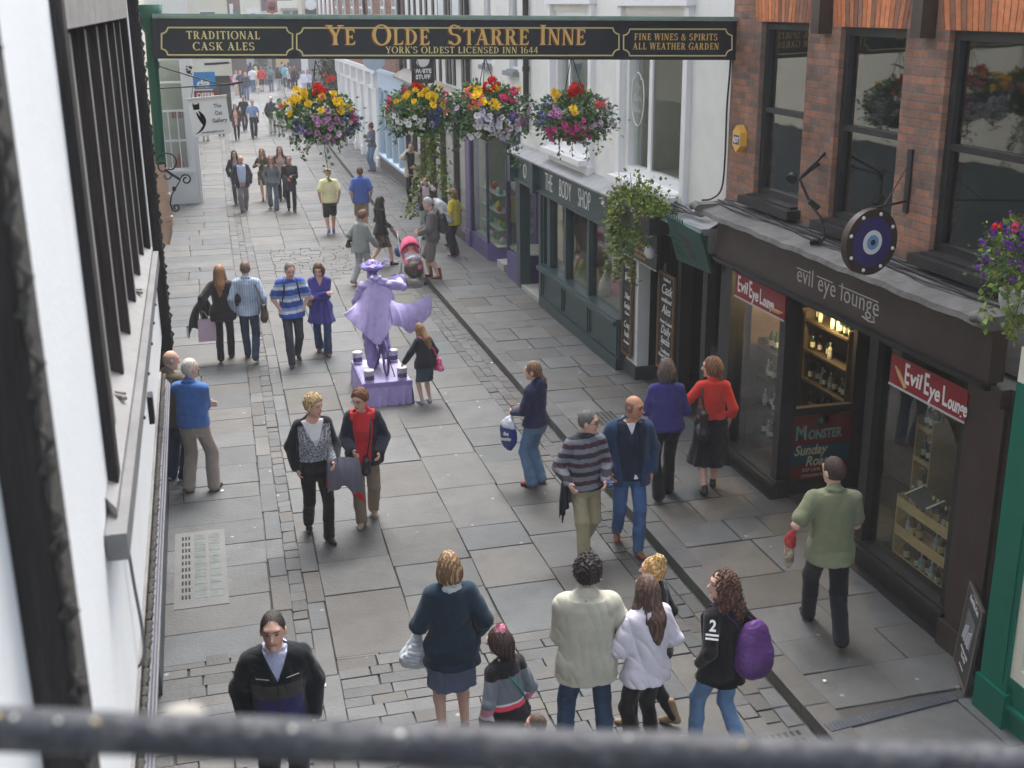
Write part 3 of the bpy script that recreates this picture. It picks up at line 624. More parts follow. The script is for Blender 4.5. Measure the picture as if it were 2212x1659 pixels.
GLU = glass('upper_glass', (.8, .84, .82), 2.4, 1.5, .03); GL = glass('window_glass', refl=1.0, ior=1.52); GLS = glass('shop_glass', (.86, .9, .88), refl=1.25, ior=1.5, rough=.015)
CABLE = mat('cable', (.03, .03, .032), .55, .2, 20)
def wall_x(mb, x0, x1, y0, y1, z0, z1, ops):
    """wall slab between x0..x1 with rectangular openings (ya, yb, za, zb)"""
    ys = sorted({y0, y1, *[v for o in ops for v in o[:2] if y0 < v < y1]})
    for a, b in zip(ys[:-1], ys[1:]):
        cols = sorted([(o[2], o[3]) for o in ops if o[0] <= a+1e-6 and o[1] >= b-1e-6]); z = z0
        for za, zb in cols:
            if za > z: mb.box(x0, x1, a, b, z, za)
            z = zb
        if z < z1: mb.box(x0, x1, a, b, z, z1)
    return mb
def wall_y(mb, y0, y1, x0, x1, z0, z1, ops):
    xs = sorted({x0, x1, *[v for o in ops for v in o[:2] if x0 < v < x1]})
    for a, b in zip(xs[:-1], xs[1:]):
        cols = sorted([(o[2], o[3]) for o in ops if o[0] <= a+1e-6 and o[1] >= b-1e-6]); z = z0
        for za, zb in cols:
            if za > z: mb.box(a, b, y0, y1, z, za)
            z = zb
        if z < z1: mb.box(a, b, y0, y1, z, z1)
    return mb
def win_x(par, X, s, y0, y1, z0, z1, mf, rail=None, vb=(), hb=(), fw=.07, dep=.09, mg=None, room=None, sill=None, smat=None, name='window', rmat=None, bw=.035):
    """window in a wall whose face is x = X; s = direction from the face into the building (+1 / -1)"""
    f = MB(); xa, xb = X+s*.06, X+s*(.06+dep)
    f.box(xa, xb, y0, y0+fw, z0, z1).box(xa, xb, y1-fw, y1, z0, z1).box(xa, xb, y0+fw, y1-fw, z1-fw, z1).box(xa, xb, y0+fw, y1-fw, z0, z0+fw*1.2)
    fr = f.build(name, mf, par)
    xg = X+s*(.06+dep*.6); g = MB(); g.box(xg, xg+s*.006, y0+fw, y1-fw, z0+fw, z1-fw); g.build('pane', mg or GL, fr)
    if rail or len(vb) or len(hb):
        b = MB(); xr = xg-s*.03
        if rail: b.box(xr-s*.02, xr+s*.025, y0+fw, y1-fw, rail-.03, rail+.03)
        for v in vb: b.box(xr, xr+s*.028, v-bw/2, v+bw/2, z0+fw, z1-fw)
        for h_ in hb: b.box(xr+s*.003, xr+s*.025, y0+fw, y1-fw, h_-bw/2, h_+bw/2)
        b.build('glazing_bars', mf, fr)
    if sill:
        q = MB(); q.box(X-s*sill, X+s*.06, y0-.08, y1+.08, z0-.10, z0-.004); q.box(X-s*sill*.55, X+s*.08, y0+.01, y1-.01, z0-.003, z0+.025); q.build('sill', smat or mf, fr)
    if room:
        r = MB(); d = room; xo = X+s*(.06+dep+.02); xe = xo+s*d
        r.add([(xo, y0, z0), (xo, y1, z0), (xe, y1+.2, z0), (xe, y0-.2, z0), (xo, y0, z1), (xo, y1, z1), (xe, y1+.2, z1), (xe, y0-.2, z1)],
              [(0, 1, 2, 3), (4, 5, 6, 7), (2, 3, 7, 6), (0, 3, 7, 4), (1, 2, 6, 5)])
        r.build('room', rmat or DARK, fr)
    return fr
def text(body, o, ax, ay, h, m_, par=None, name='lettering', align='CENTER', fit=None, wid=1.0, ext=.004, shear=0., sp=1.0, bold=0., off=.0025, anchor='BOTTOM_BASELINE'):
    """flat raised lettering at o, reading along ax with up ay (unit vectors); h = capital height; wid squeezes"""
    cu = bpy.data.curves.new(name, 'FONT'); cu.body = body; cu.size = h/.70; cu.align_x = align; cu.shear = shear; cu.space_character = sp; cu.offset = bold; cu.extrude = 0; cu.resolution_u = 3
    t = bpy.data.objects.new(name, cu); COL.objects.link(t); dg = bpy.context.evaluated_depsgraph_get(); me = bpy.data.meshes.new_from_object(t.evaluated_get(dg)); bpy.data.objects.remove(t)
    o, ax, ay = V3(o, float), V3(ax, float), V3(ay, float); ax = ax/np.linalg.norm(ax); ay = ay/np.linalg.norm(ay); nz = np.cross(ax, ay)
    P = V3([v.co[:] for v in me.vertices]); F = [tuple(p.vertices) for p in me.polygons]; bpy.data.meshes.remove(me)
    if fit: wid = fit/(P[:, 0].max()-P[:, 0].min())
    W = o+P[:, :1]*wid*ax+P[:, 1:2]*ay+nz*off
    q = MB(); n = len(W); B = W-nz*ext*.9; q.v = [tuple(p) for p in W]+[tuple(p) for p in B]; q.f = F[:]; 
    edge = {}
    for f in F:
        for i in range(len(f)):
            a, b = f[i], f[(i+1) % len(f)]
            if (b, a) in edge: edge.pop((b, a))
            else: edge[(a, b)] = 1
    q.f += [(b, a, a+n, b+n) for a, b in edge]; q.sm = [False]*len(q.f); q.mi = [0]*len(q.f); q.c = [(1, 1, 1)]*len(q.v)
    return q.build(name, m_, par, loc=None if par is not None else o)
# serif capitals drawn as strokes
def serif_glyph(ch):
    P = []; 
    def rect(x0, y0, x1, y1): P.append([(x0, y0), (x1, y0), (x1, y1), (x0, y1)])
    def stem(x, y0=0., y1=1., w=.17, b=1, t=1):
        rect(x, y0, x+w, y1)
        if b: P.append([(x-.08, y0), (x+w+.08, y0), (x+w, y0+.09), (x, y0+.09)])
        if t: P.append([(x-.08, y1), (x, y1-.09), (x+w, y1-.09), (x+w+.08, y1)])
    def diag(x0, y0, x1, y1, w): P.append([(x0, y0), (x0+w, y0), (x1+w, y1), (x1, y1)])
    def arc(cx, cy, rx, ry, a0, a1, tk=.17, tn=.06, n=14):
        A = [rad(a0+(a1-a0)*i/n) for i in range(n+1)]
        for a, b in zip(A[:-1], A[1:]):
            P.append([(cx+rx*cos(a), cy+ry*sin(a)), (cx+rx*cos(b), cy+ry*sin(b)), (cx+(rx-tk)*cos(b), cy+(ry-tn)*sin(b)), (cx+(rx-tk)*cos(a), cy+(ry-tn)*sin(a))])
    def beak(x, y, dx, dy): P.append([(x, y), (x+dx, y), (x+dx, y+dy), (x+dx*.55, y+dy*.3)] if dx*dy > 0 else [(x, y), (x+dx*.55, y+dy*.3), (x+dx, y+dy), (x+dx, y)])
    w = .6
    if ch == 'I': stem(.1); w = .37
    elif ch == 'T': stem(.27, t=0); rect(.02, .92, .69, 1); beak(.2, .93, -.18, -.18); beak(.51, .93, .18, -.18); w = .71
    elif ch == 'L': stem(.1); rect(.1, 0, .58, .08); beak(.4, .07, .22, .24); w = .66
    elif ch in 'EF':
        stem(.1); rect(.1, .92, .58, 1); beak(.42, .93, .18, -.2); rect(.1, .47, .46, .55); rect(.42, .38, .48, .64)
        if ch == 'E': rect(.1, 0, .58, .08); beak(.4, .07, .22, .22)
        w = .66
    elif ch == 'H': stem(.1); stem(.56); rect(.2, .46, .6, .54); w = .83
    elif ch == 'D': stem(.1, b=0, t=0); rect(.02, .93, .3, 1); rect(.02, 0, .3, .07); arc(.28, .5, .46, .5, -90, 90); w = .82
    elif ch == 'R': stem(.1); rect(.1, .93, .35, 1); arc(.33, .735, .3, .265, -90, 90, .16); rect(.2, .47, .36, .53); diag(.52, 0, .3, .5, .2); rect(.5, 0, .8, .07); w = .8
    elif ch == 'P': stem(.1); rect(.1, .93, .35, 1); arc(.33, .72, .31, .28, -90, 90, .16); rect(.2, .44, .36, .5); w = .68
    elif ch == 'B': stem(.1); w = .7
    elif ch == 'A': diag(.52, 0, .26, 1, .2); diag(.04, 0, .36, 1, .07); rect(.2, .3, .58, .37); rect(-.04, 0, .2, .06); rect(.46, 0, .82, .06); w = .8
    elif ch == 'N': stem(.1, w=.08); stem(.64, w=.08, b=0); diag(.56, 0, .08, 1, .18); w = .84
    elif ch == 'O': arc(.46, .5, .46, .53, 0, 360, .18, .07, 30); w = .93
    elif ch in 'CG':
        arc(.46, .5, .46, .53, 42, 318, .18, .07, 24); beak(.62, .97, .16, -.26); 
        if ch == 'C': beak(.62, .06, .16, .16)
        else: rect(.6, .0, .77, .42); rect(.5, .4, .84, .46)
        w = .84
    elif ch == 'S': arc(.31, .745, .28, .27, 30, 270, .15, .07); arc(.33, .265, .31, .28, -160, 90, .16, .07); diag(.2, .55, .34, .48, .2); beak(.42, .96, .16, -.24); beak(.2, .05, -.16, .22); w = .68
    elif ch == 'K': stem(.1); diag(.2, .42, .56, 1, .09); diag(.54, 0, .28, .56, .2); rect(.48, .94, .78, 1); rect(.5, 0, .84, .06); w = .82
    elif ch == 'Y': stem(.3, 0, .5, t=0); diag(.3, .45, .0, 1, .19); diag(.4, .45, .6, 1, .08); rect(-.06, .94, .28, 1); rect(.5, .94, .8, 1); w = .76
    elif ch == 'W': diag(.22, 0, .0, 1, .17); diag(.24, 0, .46, 1, .07); diag(.68, 0, .44, 1, .17); diag(.7, 0, .92, 1, .07); rect(-.06, .94, .26, 1); rect(.36, .94, .66, 1); rect(.84, .94, 1.1, 1); w = 1.06
    elif ch == "'": P.append([(.05, .72), (.09, .72), (.16, 1), (.0, 1)]); w = .2
    elif ch == '1': stem(.16, t=0); P.append([(.16, 1), (.02, .86), (.02, .82), (.2, .86)]); w = .45
    elif ch == '6': arc(.3, .3, .3, .32, 0, 360, .14, .06, 22); arc(.46, .45, .46, .58, 95, 180, .15, .06, 10); w = .66
    elif ch == '4': rect(.36, 0, .5, 1); rect(.0, .24, .62, .32); diag(.0, .3, .34, 1, .09); w = .68
    elif ch == '&': arc(.3, .26, .3, .29, 60, 330, .14, .07); arc(.32, .76, .2, .24, 0, 360, .1, .06, 16); diag(.6, 0, .2, .7, .16); diag(.5, .1, .7, .5, .07); w = .82
    else: w = .34
    return P, w
def serif(parts, o, ax, ay, m_, par, name='lettering', align='c', off=.003, sp=.09):
    """parts: [(text, cap height, baseline)] set along ax"""
    o, ax, ay = V3(o, float), V3(ax, float), V3(ay, float); nz = np.cross(ax, ay); q = MB(); x = 0; run = []
    for tx, h in parts:
        for ch in tx:
            P, w_ = serif_glyph(ch); run.append((P, x, h)); x += (w_+sp)*h
    x0 = {'c': -x/2, 'l': 0., 'r': -x}[align]; k = 0
    for P, xx, h in run:
        for pl in P:
            k += 1
            a = sum(pl[i][0]*pl[(i+1) % len(pl)][1]-pl[(i+1) % len(pl)][0]*pl[i][1] for i in range(len(pl)))
            if a < 0: pl = pl[::-1]
            q.prism([((px*h)+xx+x0, py*h) for px, py in pl], o+nz*off, ax, ay, nz, .002+.0004*(k % 7))
    return q.build(name, m_, par)

# ------------------------------------------------------------------ ground
KY = [0, 7, 25, 37, 50, 56, 83, 130]; KX = [4.62, 4.62, 4.65, 5.10, 5.42, 5.6, 5.95, 9.0]
GY = [0, 9.6, 20, 38.5, 58, 75, 130]; GX = [.36, .46, .64, .85, 1.2, 1.9, 5.5]
kerb = lambda y: float(np.interp(y, KY, KX)); gut = lambda y: float(np.interp(y, GY, GX))
FYs = [0, 45, 58, 70, 90, 130]; FXs = [6.6, 6.6, 6.8, 7.2, 8.2, 14]
fac = lambda y: float(np.interp(y, FYs, FXs)); lfac = lambda y: float(np.interp(y, [0, 38.4, 38.5, 58, 75, 130], [-1.1, -1.1, -1.1, -.6, 0., 4]))
rg = random.Random(7)
FLAG = mat('york_stone', rough=.62, attr=True, var=.16, vs=2.6, bump=.4, bs=26, dirt=.65, dcol=(.06, .06, .057), dscale=1.7, spec=.35)
def _gum(M):
    t = M.node_tree; N = t.nodes; L = t.links; b = N['Principled BSDF']; src = b.inputs['Base Color'].links[0].from_socket
    g = N.new('ShaderNodeNewGeometry'); v = N.new('ShaderNodeTexVoronoi'); v.inputs['Scale'].default_value = 3.1; L.new(g.outputs['Position'], v.inputs['Vector'])
    m1 = N.new('ShaderNodeMath'); m1.operation = 'LESS_THAN'; m1.inputs[1].default_value = .075; L.new(v.outputs['Distance'], m1.inputs[0])
    sp = N.new('ShaderNodeSeparateColor'); L.new(v.outputs['Color'], sp.inputs[0]); m2 = N.new('ShaderNodeMath'); m2.operation = 'GREATER_THAN'; m2.inputs[1].default_value = .45; L.new(sp.outputs[0], m2.inputs[0])
    m3 = N.new('ShaderNodeMath'); m3.operation = 'MULTIPLY'; L.new(m1.outputs[0], m3.inputs[0]); L.new(m2.outputs[0], m3.inputs[1])
    m4 = N.new('ShaderNodeMath'); m4.operation = 'MULTIPLY'; m4.inputs[1].default_value = .5; L.new(m3.outputs[0], m4.inputs[0])
    mc = N.new('ShaderNodeMix'); mc.data_type = 'RGBA'; L.new(m4.outputs[0], mc.inputs['Factor']); L.new(src, mc.inputs['A']); mc.inputs['B'].default_value = (.42, .42, .40, 1); L.new(mc.outputs['Result'], b.inputs['Base Color'])
_gum(FLAG)
def flag_quad(mb, P, z, tone, gap=.010, hjit=.004):
    hs = np.linalg.norm(V3(P[0])-V3(P[3])) < .3
    """one stone from four ground corners (ccw), eased inwards by the joint, with a worn edge"""
    P = [V3([*p, 0.]) for p in P]; c = sum(P)/4; z = z+rg.uniform(-hjit, hjit)
    def inset(g_): return [p+(c-p)/max(np.linalg.norm(c-p), .05)*g_*1.4 for p in P]
    a = inset(gap*.45+rg.uniform(0, .004)); b = inset(gap*.45+(.004 if hs else .007)); lo = [(p[0], p[1], z-.03) for p in a]; md = [(p[0], p[1], z-(.003 if hs else .006)) for p in a]; hi = [(p[0], p[1], z) for p in b]
    v = rg.uniform(.80, 1.18)*tone; wv = rg.uniform(-.022, .022); v *= .61; mb.col = (v*.198+wv*.30, v*.200, v*.197-wv*.3)
    mb.add(lo+md+hi, [(0, 1, 5, 4), (1, 2, 6, 5), (2, 3, 7, 6), (3, 0, 4, 7), (4, 5, 9, 8), (5, 6, 10, 9), (6, 7, 11, 10), (7, 4, 8, 11), (8, 9, 10, 11)])
def courses(mb, xl, xr, y0, y1, z, dep, nsplit, tone=1.0, gap=.010, jit=.02, slant=0.):
    y = y0
    while y < y1:
        d = rg.uniform(*dep); ye = y+d
        n = rg.choice(nsplit); cuts = [0]+sorted(max(.12, min(.88, (i+rg.uniform(-.28, .28))/n)) for i in range(1, n))+[1]
        for u0, u1 in zip(cuts[:-1], cuts[1:]):
            q = lambda u, yy: (xl(yy)+(xr(yy)-xl(yy))*u+rg.uniform(-jit, jit)*.5, yy+slant*u+rg.uniform(-jit, jit)*.4)
            flag_quad(mb, [q(u0, y), q(u1, y), q(u1, ye), q(u0, ye)], z, tone, gap)
        y = ye
JOINT = mat('joint_dirt', (.052, .052, .049), .95, .4, 6, .4, 40, dirt=.5, dcol=(.10, .097, .088), dscale=5)
gb = MB(); gb.add([(-14, -15.5, -.024), (24, -15.5, -.024), (24, 128, -.024), (-14, 128, -.024)], [(0, 1, 2, 3)]); tag(gb.build('ground', JOINT, loc=(0, 0, -.024)), kind='structure')
rd = MB()
courses(rd, lambda y: lfac(y)-.1, lambda y: gut(y)-.16, 10.3, 100, 0, (.45, .85), (1, 2, 2), 1.0)
courses(rd, lambda y: lfac(y)-.1, lambda y: gut(y)-.16, 4, 10.3, 0, (.14, .19), (3, 4, 4), .92, .009, .014)
courses(rd, lambda y: gut(y)-.16, lambda y: gut(y)+.03, 4, 100, -.004, (.45, .9), (1,), .93)
courses(rd, lambda y: gut(y)+.03, lambda y: gut(y)+.19, 4, 100, -.010, (.16, .34), (1,), .84, .010)
courses(rd, lambda y: gut(y)+.19, lambda y: gut(y)+.37, 4, 100, -.004, (.5, .95), (1,), .95)
lanes = [0, .25, .51, .76, 1.0]
cl = lambda y: gut(y)+.37; cr = lambda y: kerb(y)-.50
for i in range(4):
    A = (lambda u: (lambda y: cl(y)+(cr(y)-cl(y))*u+.022*sin(y*.31+u*9)))
    for (ya, yb) in ((10.0+.4*(i % 2), 26.4), (30.2, 100)):
        courses(rd, A(lanes[i]) if i else cl, A(lanes[i+1]) if i < 3 else cr, ya, yb, 0, (.6, 1.35), (1,), 1.0, .009)
    if i < 3: courses(rd, A(lanes[i]) if i else cl, A(lanes[i+1]), 4, 10.0+.4*(i % 2), 0, (.15, .20), (2, 3), .92, .009, .014)
    else: courses(rd, A(lanes[i]), cr, 4, 10.4, 0, (.3, .9), (1, 2), .95)
courses(rd, cl, cr, 26.4, 30.2, 0, (.15, .2), (8, 9, 10), .97, .008, .006)
for k in range(3): courses(rd, (lambda k: (lambda y: kerb(y)-.50+.16*k))(k), (lambda k: (lambda y: kerb(y)-.50+.16*(k+1)))(k), 4, 100, -.006-.004*k, (.18, .42), (1,), .86, .009)
tag(rd.build('road', FLAG, loc=(0, 0, 0), col=True), kind='structure')
pv = MB(); pv.col = (.07, .07, .066)
ys = list(np.arange(4, 101, 2.0))
for a, b in zip(ys[:-1], ys[1:]):
    pv.add([(kerb(a)+.012, a, -.02), (kerb(b)+.012, b, -.02), (kerb(b)+.012, b, .085), (kerb(a)+.012, a, .085), (fac(a)+.5, a, .085), (fac(b)+.5, b, .085)], [(0, 3, 2, 1), (3, 4, 5, 2)])
courses(pv, lambda y: kerb(y), lambda y: kerb(y)+.24, 4, 100, .108, (.8, 1.3), (1,), .92, .006, .006)
for y0 in np.arange(4, 100, 1.0): pv.col = tuple(v*rg.uniform(.45, .62) for v in (.2, .2, .19)); pv.add([(kerb(y0)+.004, y0+.006, -.02), (kerb(y0+1)+.004, y0+.994, -.02), (kerb(y0+1)+.004, y0+.994, .098), (kerb(y0)+.004, y0+.006, .098)], [(0, 1, 2, 3)])
courses(pv, lambda y: kerb(y)+.24, lambda y: fac(y), 7.85, 100, .104, (.5, .85), (2, 2, 3), 1.0, .008)
courses(pv, lambda y: kerb(y)+.24, lambda y: fac(y), 3, 7.6, .104, (.6, .9), (2, 2), .95, .008)
tag(pv.build('pavement', FLAG, loc=(5.5, 8, .1), col=True), kind='structure')
sl = MB(); sl.bar((4.66, 7.60, .108), (5.95, 7.74, .108), .11, .02); [sl.bar((4.70+.04*k, 7.55+.004*k, .1195), (4.70+.04*k, 7.655+.004*k, .1195), .012, .004) for k in range(30)]
tag(sl.build('drain_channel', mat('steel_drain', (.10, .11, .13), .4, .2, 8, metal=.4)), 'steel channel drain crossing the pavement near the green shopfront', 'drain')
def grate(n, x0, x1, y0, y1, z, nx, ny, label):
    g_ = MB(); g_.m = 0; g_.box(x0, x1, y0, y1, z-.02, z+.006); g_.m = 1
    for i in range(nx):
        for j in range(ny):
            a = x0+(x1-x0)*(i+.22)/nx; b = x0+(x1-x0)*(i+.78)/nx; c = y0+(y1-y0)*(j+.2)/ny; d = y0+(y1-y0)*(j+.8)/ny; g_.box(a, b, c, d, z+.005, z+.0085)
    tag(g_.build(n, [mat('cast_iron', (.09, .09, .088), .6, .3, 12), mat('slot_black', (.02, .02, .02), .9)]), label, 'grate')
grate('drain_grate', 3.98, 4.50, 7.48, 7.80, 0, 9, 3, 'cast iron drain grate in the gutter just behind the balcony rail')
grate('manhole_cover', 5.05, 5.6, 15.2, 15.75, .104, 8, 8, 'square iron cover let into the pavement before the inn passage')
pl = MB(); pl.m = 0; pl.box(-.66, -.10, 11.4, 13.3, -.01, .006); pl.m = 1
for j in range(10):
    y = 11.6+j*.165
    for i in range(3): pl.m = 1; pl.box(-.58+i*.035, -.56+i*.035, y, y+.09, .005, .009)
    for i in range(2): pl.m = 2; pl.box(-.44+i*.16, -.32+i*.16, y-.01, y+.11, .005, .0085+.0002*i)
tag(pl.build('cellar_light', [mat('light_slab', (.145, .147, .145), .6, .15, 3, .2, 30), MATS['slot_black'], mat('bottle_glass_block', (.145, .165, .155), .3, .35, 9)]), 'slab of small glass cellar lights and a slotted vent by the left wall', 'cellar light')
lr = random.Random(3)
for px, py in ((1062, 784), (480, 1060), (930, 400), (1780, 1470), (1290, 1480), (1035, 880), (700, 1480)):
    p = at(px, py, z=.012 if px < 1500 else .12); q = MB(); s_ = lr.uniform(.015, .032); q.prism([(s_*cos(a)*lr.uniform(.5, 1.3), s_*sin(a)*lr.uniform(.5, 1)) for a in (0, 1, 2.1, 3, 4.2, 5.3)], p, (1, 0, 0), (0, .97, .25), (0, -.25, .97), .004)
    tag(q.build('litter_scrap', LETW), 'small white scrap of litter lying on the stone paving', 'litter', 'white scraps of litter on the paving')
# ------------------------------------------------------------------ right-hand side of the street
RX, UZ = V3([0, -1., 0]), V3([0, 0, 1.]); FXv = V3([1., 0, 0])
# ---- brick building with the lounge shopfront, y 7.9 .. 14.05
B1 = empty('brick_building', (6.6, 11, 0), 'orange brick building with black sash windows over a dark brown lounge shopfront', 'building')
ops = [(12.13, 13.27, 3.64, 5.66), (10.24, 11.45, 3.64, 5.63), (7.95, 9.57, 3.64, 5.63)]
q = wall_x(MB(), 6.5, 6.78, 4.5, 14.05, 3.42, 9.2, ops); q.box(6.78, 10, 4.5, 4.8, 0, 9.2).box(6.78, 10, 13.8, 14.05, 2.9, 9.2); q.build('wall', BRICK, B1)
q = MB(); q.box(6.2, 11, 4.3, 14.2, 9.2, 9.4); q.build('roof', LEAD, B1)
ra = random.Random(5)
for (a, b, za, zb) in ops:
    ar = MB()
    n = int((b-a+.3)/.078)
    for i in range(n):
        y = a-.15+(b-a+.3)*i/n; yb = y+(b-a+.3)/n-.010; mid = (a+b)/2; s0 = (y-mid)*.10; s1 = (yb-mid)*.10; c = rg.uniform(.75, 1.12); cc = lin((205, 128, 86)) if ra.random() < .7 else lin((150, 105, 84)); ar.col = tuple(v*c for v in cc)
        ar.prism([(-(y), zb+.003), (-yb, zb+.003), (-(yb+s1), zb+.34), (-(y+s0), zb+.34)][::-1], (6.497, 0, 0), (0, -1, 0), (0, 0, 1), (-1, 0, 0), .004)
    ar.build('window_arch', mat('rubbed_brick', rough=.9, attr=True, var=.25, vs=12, bump=.3), B1, col=True)
for (a, b, za, zb) in ops: win_x(B1, 6.5, 1, a, b, za, zb, BLACKP, rail=4.62 if b < 13 else 4.66, fw=.085, room=2.0, sill=.17, rmat=mat('dim_room', (.17, .17, .16), .9, .4, 1.2), mg=GLU)
for i, yy in enumerate((11.72, 9.86)):
    q = MB(); q.box(6.34, 6.497, yy-.085, yy+.085, 5.56, 6.6); tag(q.build('eaves_post' if False else 'timber_bracket', BROWNP, B1))
# lead topped cornice
q = MB(); rc = random.Random(11)
n = 30
for i in range(n):
    y0 = 7.95+i*(13.92-7.95)/n; y1 = 7.95+(i+1)*(13.92-7.95)/n; d0 = .004*sin(i*.9)+.006*sin(i*4.1); d1 = .004*sin((i+1)*.9)+.006*sin((i+1)*4.1)
    V = [(6.02+d0*.6, y0, 3.345+d0), (6.02+d1*.6, y1, 3.345+d1), (6.03+d1*.6, y1, 3.40+d1), (6.03+d0*.6, y0, 3.40+d0), (6.497, y1, 3.50+d1*.5), (6.497, y0, 3.50+d0*.5), (6.30, y0, 3.34), (6.30, y1, 3.34)]
    q.add(V, [(0, 1, 2, 3)[::-1], (3, 2, 4, 5)[::-1], (6, 7, 1, 0)[::-1]])
q.add([(6.02, 7.95, 3.34), (6.03, 7.95, 3.40), (6.497, 7.95, 3.5), (6.3, 7.95, 3.34)], [(0, 1, 2, 3)]); q.add([(6.02, 13.92, 3.34), (6.03, 13.92, 3.40), (6.497, 13.92, 3.5), (6.3, 13.92, 3.34)], [(3, 2, 1, 0)])
for yy in (8.02, 13.86): q.tube([(6.0, yy-.1, 3.42), (6.0, yy, 3.46), (6.0, yy+.1, 3.42)], .05, 8); q.box(6.0, 6.45, yy-.11, yy+.11, 3.40, 3.47)
q.build('cornice', mat('weathered_lead', (.17, .165, .16), .7, .3, 4, .6, 16, dirt=.7, dcol=(.07, .068, .062), dscale=5), B1)
q = MB(); q.box(6.27, 6.42, 8.2, 13.75, 2.80, 3.338)
fsc = q.build('fascia', BROWNP, B1)
q = MB(); [q.box(6.27-.02-.022*k, 6.36, 8.2, 13.75, 2.735+.022*k, 2.755+.022*k) for k in range(3)]; q.box(6.25, 6.27, 8.2, 13.75, 3.27, 3.30); q.build('fascia_moulding', BLACKP, fsc)
# hand drawn lettering: a bar over the letters as on the board
tx = text('evil eye lounge', (6.268, float(at(1720, 612, X=6.268)[1]), 2.945), RX, UZ, .19, LETG, fsc, align='LEFT', fit=float(at(1720, 612, X=6.268)[1]-at(1895, 690, X=6.268)[1]), bold=-.002, sp=1.05); LY = float(at(1720, 612, X=6.268)[1])
q = MB(); LW = LY-float(at(1895, 690, X=6.268)[1]); xs = (LY, LY-LW*.19), (LY-LW*.27, LY-LW*.47), (LY-LW*.55, LY-LW)
for a, b in xs: q.box(6.262, 6.266, a, b, 3.085, 3.097)
q.tube([(6.264, LY-LW*.96, 2.93), (6.264, LY-LW*.98, 2.88), (6.264, LY-LW*.92, 2.865), (6.264, LY-LW*.84, 2.885)], .008, 5)
q.build('lettering_flourish', LETG, fsc)
# shopfront: stall riser, sills, pilasters, posts
q = MB()
q.box(6.46, 6.62, 8.62, 10.30, .08, .36); q.box(6.36, 6.62, 8.60, 10.32, .36, .40); q.box(6.40, 6.62, 8.60, 10.32, .40, .43); q.box(6.36, 6.459, 8.60, 10.32, .08, .12); q.build('stall_riser', BLACKP, B1); q = MB()
q.box(6.46, 6.62, 12.10, 13.75, .08, .27); q.box(6.36, 6.62, 12.08, 13.77, .27, .31); q.box(6.41, 6.62, 12.08, 13.77, .311, .335); q.box(6.36, 6.459, 12.1, 13.75, .08, .12)
q.build('stall_riser', BLACKP, B1)
q = MB(); q.box(6.40, 6.78, 8.02, 8.62, .08, 2.78).box(6.36, 6.4, 8.06, 8.50, .3, 2.6).box(6.33, 6.78, 8.0, 8.60, .085, .36); q.box(6.30, 6.397, 8.05, 8.50, 2.62, 2.78); q.build('pilaster', BROWNP, B1)
q = MB()
for (x0, y0, y1) in ((6.44, 10.16, 10.30), (6.44, 12.12, 12.27), (6.42, 13.58, 13.76)): q.box(x0, 6.62, y0, y1, .335 if y1 < 13 and y1 > 12 else .43 if y0 < 11 else .335, 2.735)
q.box(6.46, 6.60, 8.62, 13.7, 2.62, 2.735); q.box(6.44, 6.62, 8.62, 8.74, .43, 2.62); q.build('window_post', BLACKP, B1)
q = MB(); q.box(6.52, 6.528, 8.74, 10.16, .43, 2.62); g1 = q.build('shop_window', GLS, B1)
q = MB(); q.box(6.52, 6.528, 12.27, 13.58, .335, 2.62); q.build('shop_window', GLS, B1)
# recessed doorway between the two windows
q = MB(); q.box(6.62, 7.62, 12.24, 12.30, 2.45, 2.735).box(6.62, 6.70, 12.22, 12.30, .27, 2.45).box(7.45, 7.62, 12.22, 12.30, .1, 2.45).box(6.70, 7.45, 12.22, 12.30, 1.10, 1.20).box(6.62, 7.5, 12.18, 12.32, .1, .27).box(6.70, 7.45, 12.25, 12.30, .27, 1.10)
q.box(6.62, 7.62, 10.16, 10.22, 2.45, 2.735).box(7.5, 7.62, 10.16, 10.24, .1, 2.45).box(6.62, 7.5, 10.14, 10.26, .1, .4); q.box(6.62, 7.7, 10.2, 12.25, 2.62, 2.70)
q.build('lobby_frame', BLACKP, B1)
q = MB(); q.box(6.70, 7.45, 12.26, 12.266, 1.2, 2.45); q.build('lobby_window', GLS, B1); q = MB(); q.box(6.62, 7.5, 10.19, 10.196, .4, 2.45); q.build('lobby_window', GLS, B1)
d = MB(); d.box(7.62, 7.68, 10.24, 12.22, .1, 2.62); dr = d.build('door', BROWNP, B1); d = MB(); d.box(7.60, 7.619, 10.5, 11.5, 1.0, 2.2); d.build('pane', GLS, dr); d = MB(); d.tube([(7.57, 11.65, 1.0), (7.57, 11.65, 1.3)], .014); d.build('handle', mat('brass', (.6, .42, .16), .3, .1, 9, metal=1), dr)
# inside of the bar
q = MB(); q.box(9.6, 9.7, 8.2, 14.0, .05, 2.9); q.box(6.6, 9.7, 8.2, 14.0, .02, .09); q.box(6.62, 9.7, 8.2, 14.0, 2.75, 2.80); q.box(6.8, 9.7, 13.74, 13.79, .1, 2.75); q.box(6.8, 9.7, 8.3, 8.35, .1, 2.75)
q.box(8.0, 8.06, 8.35, 10.2, .1, 2.75); q.box(8.0, 8.06, 12.3, 13.7, .1, 2.75)
q.build('bar_interior', mat('bar_wood', (.10, .068, .046), .7, .4, 4, dirt=.4, dcol=(.02, .015, .012)), B1)
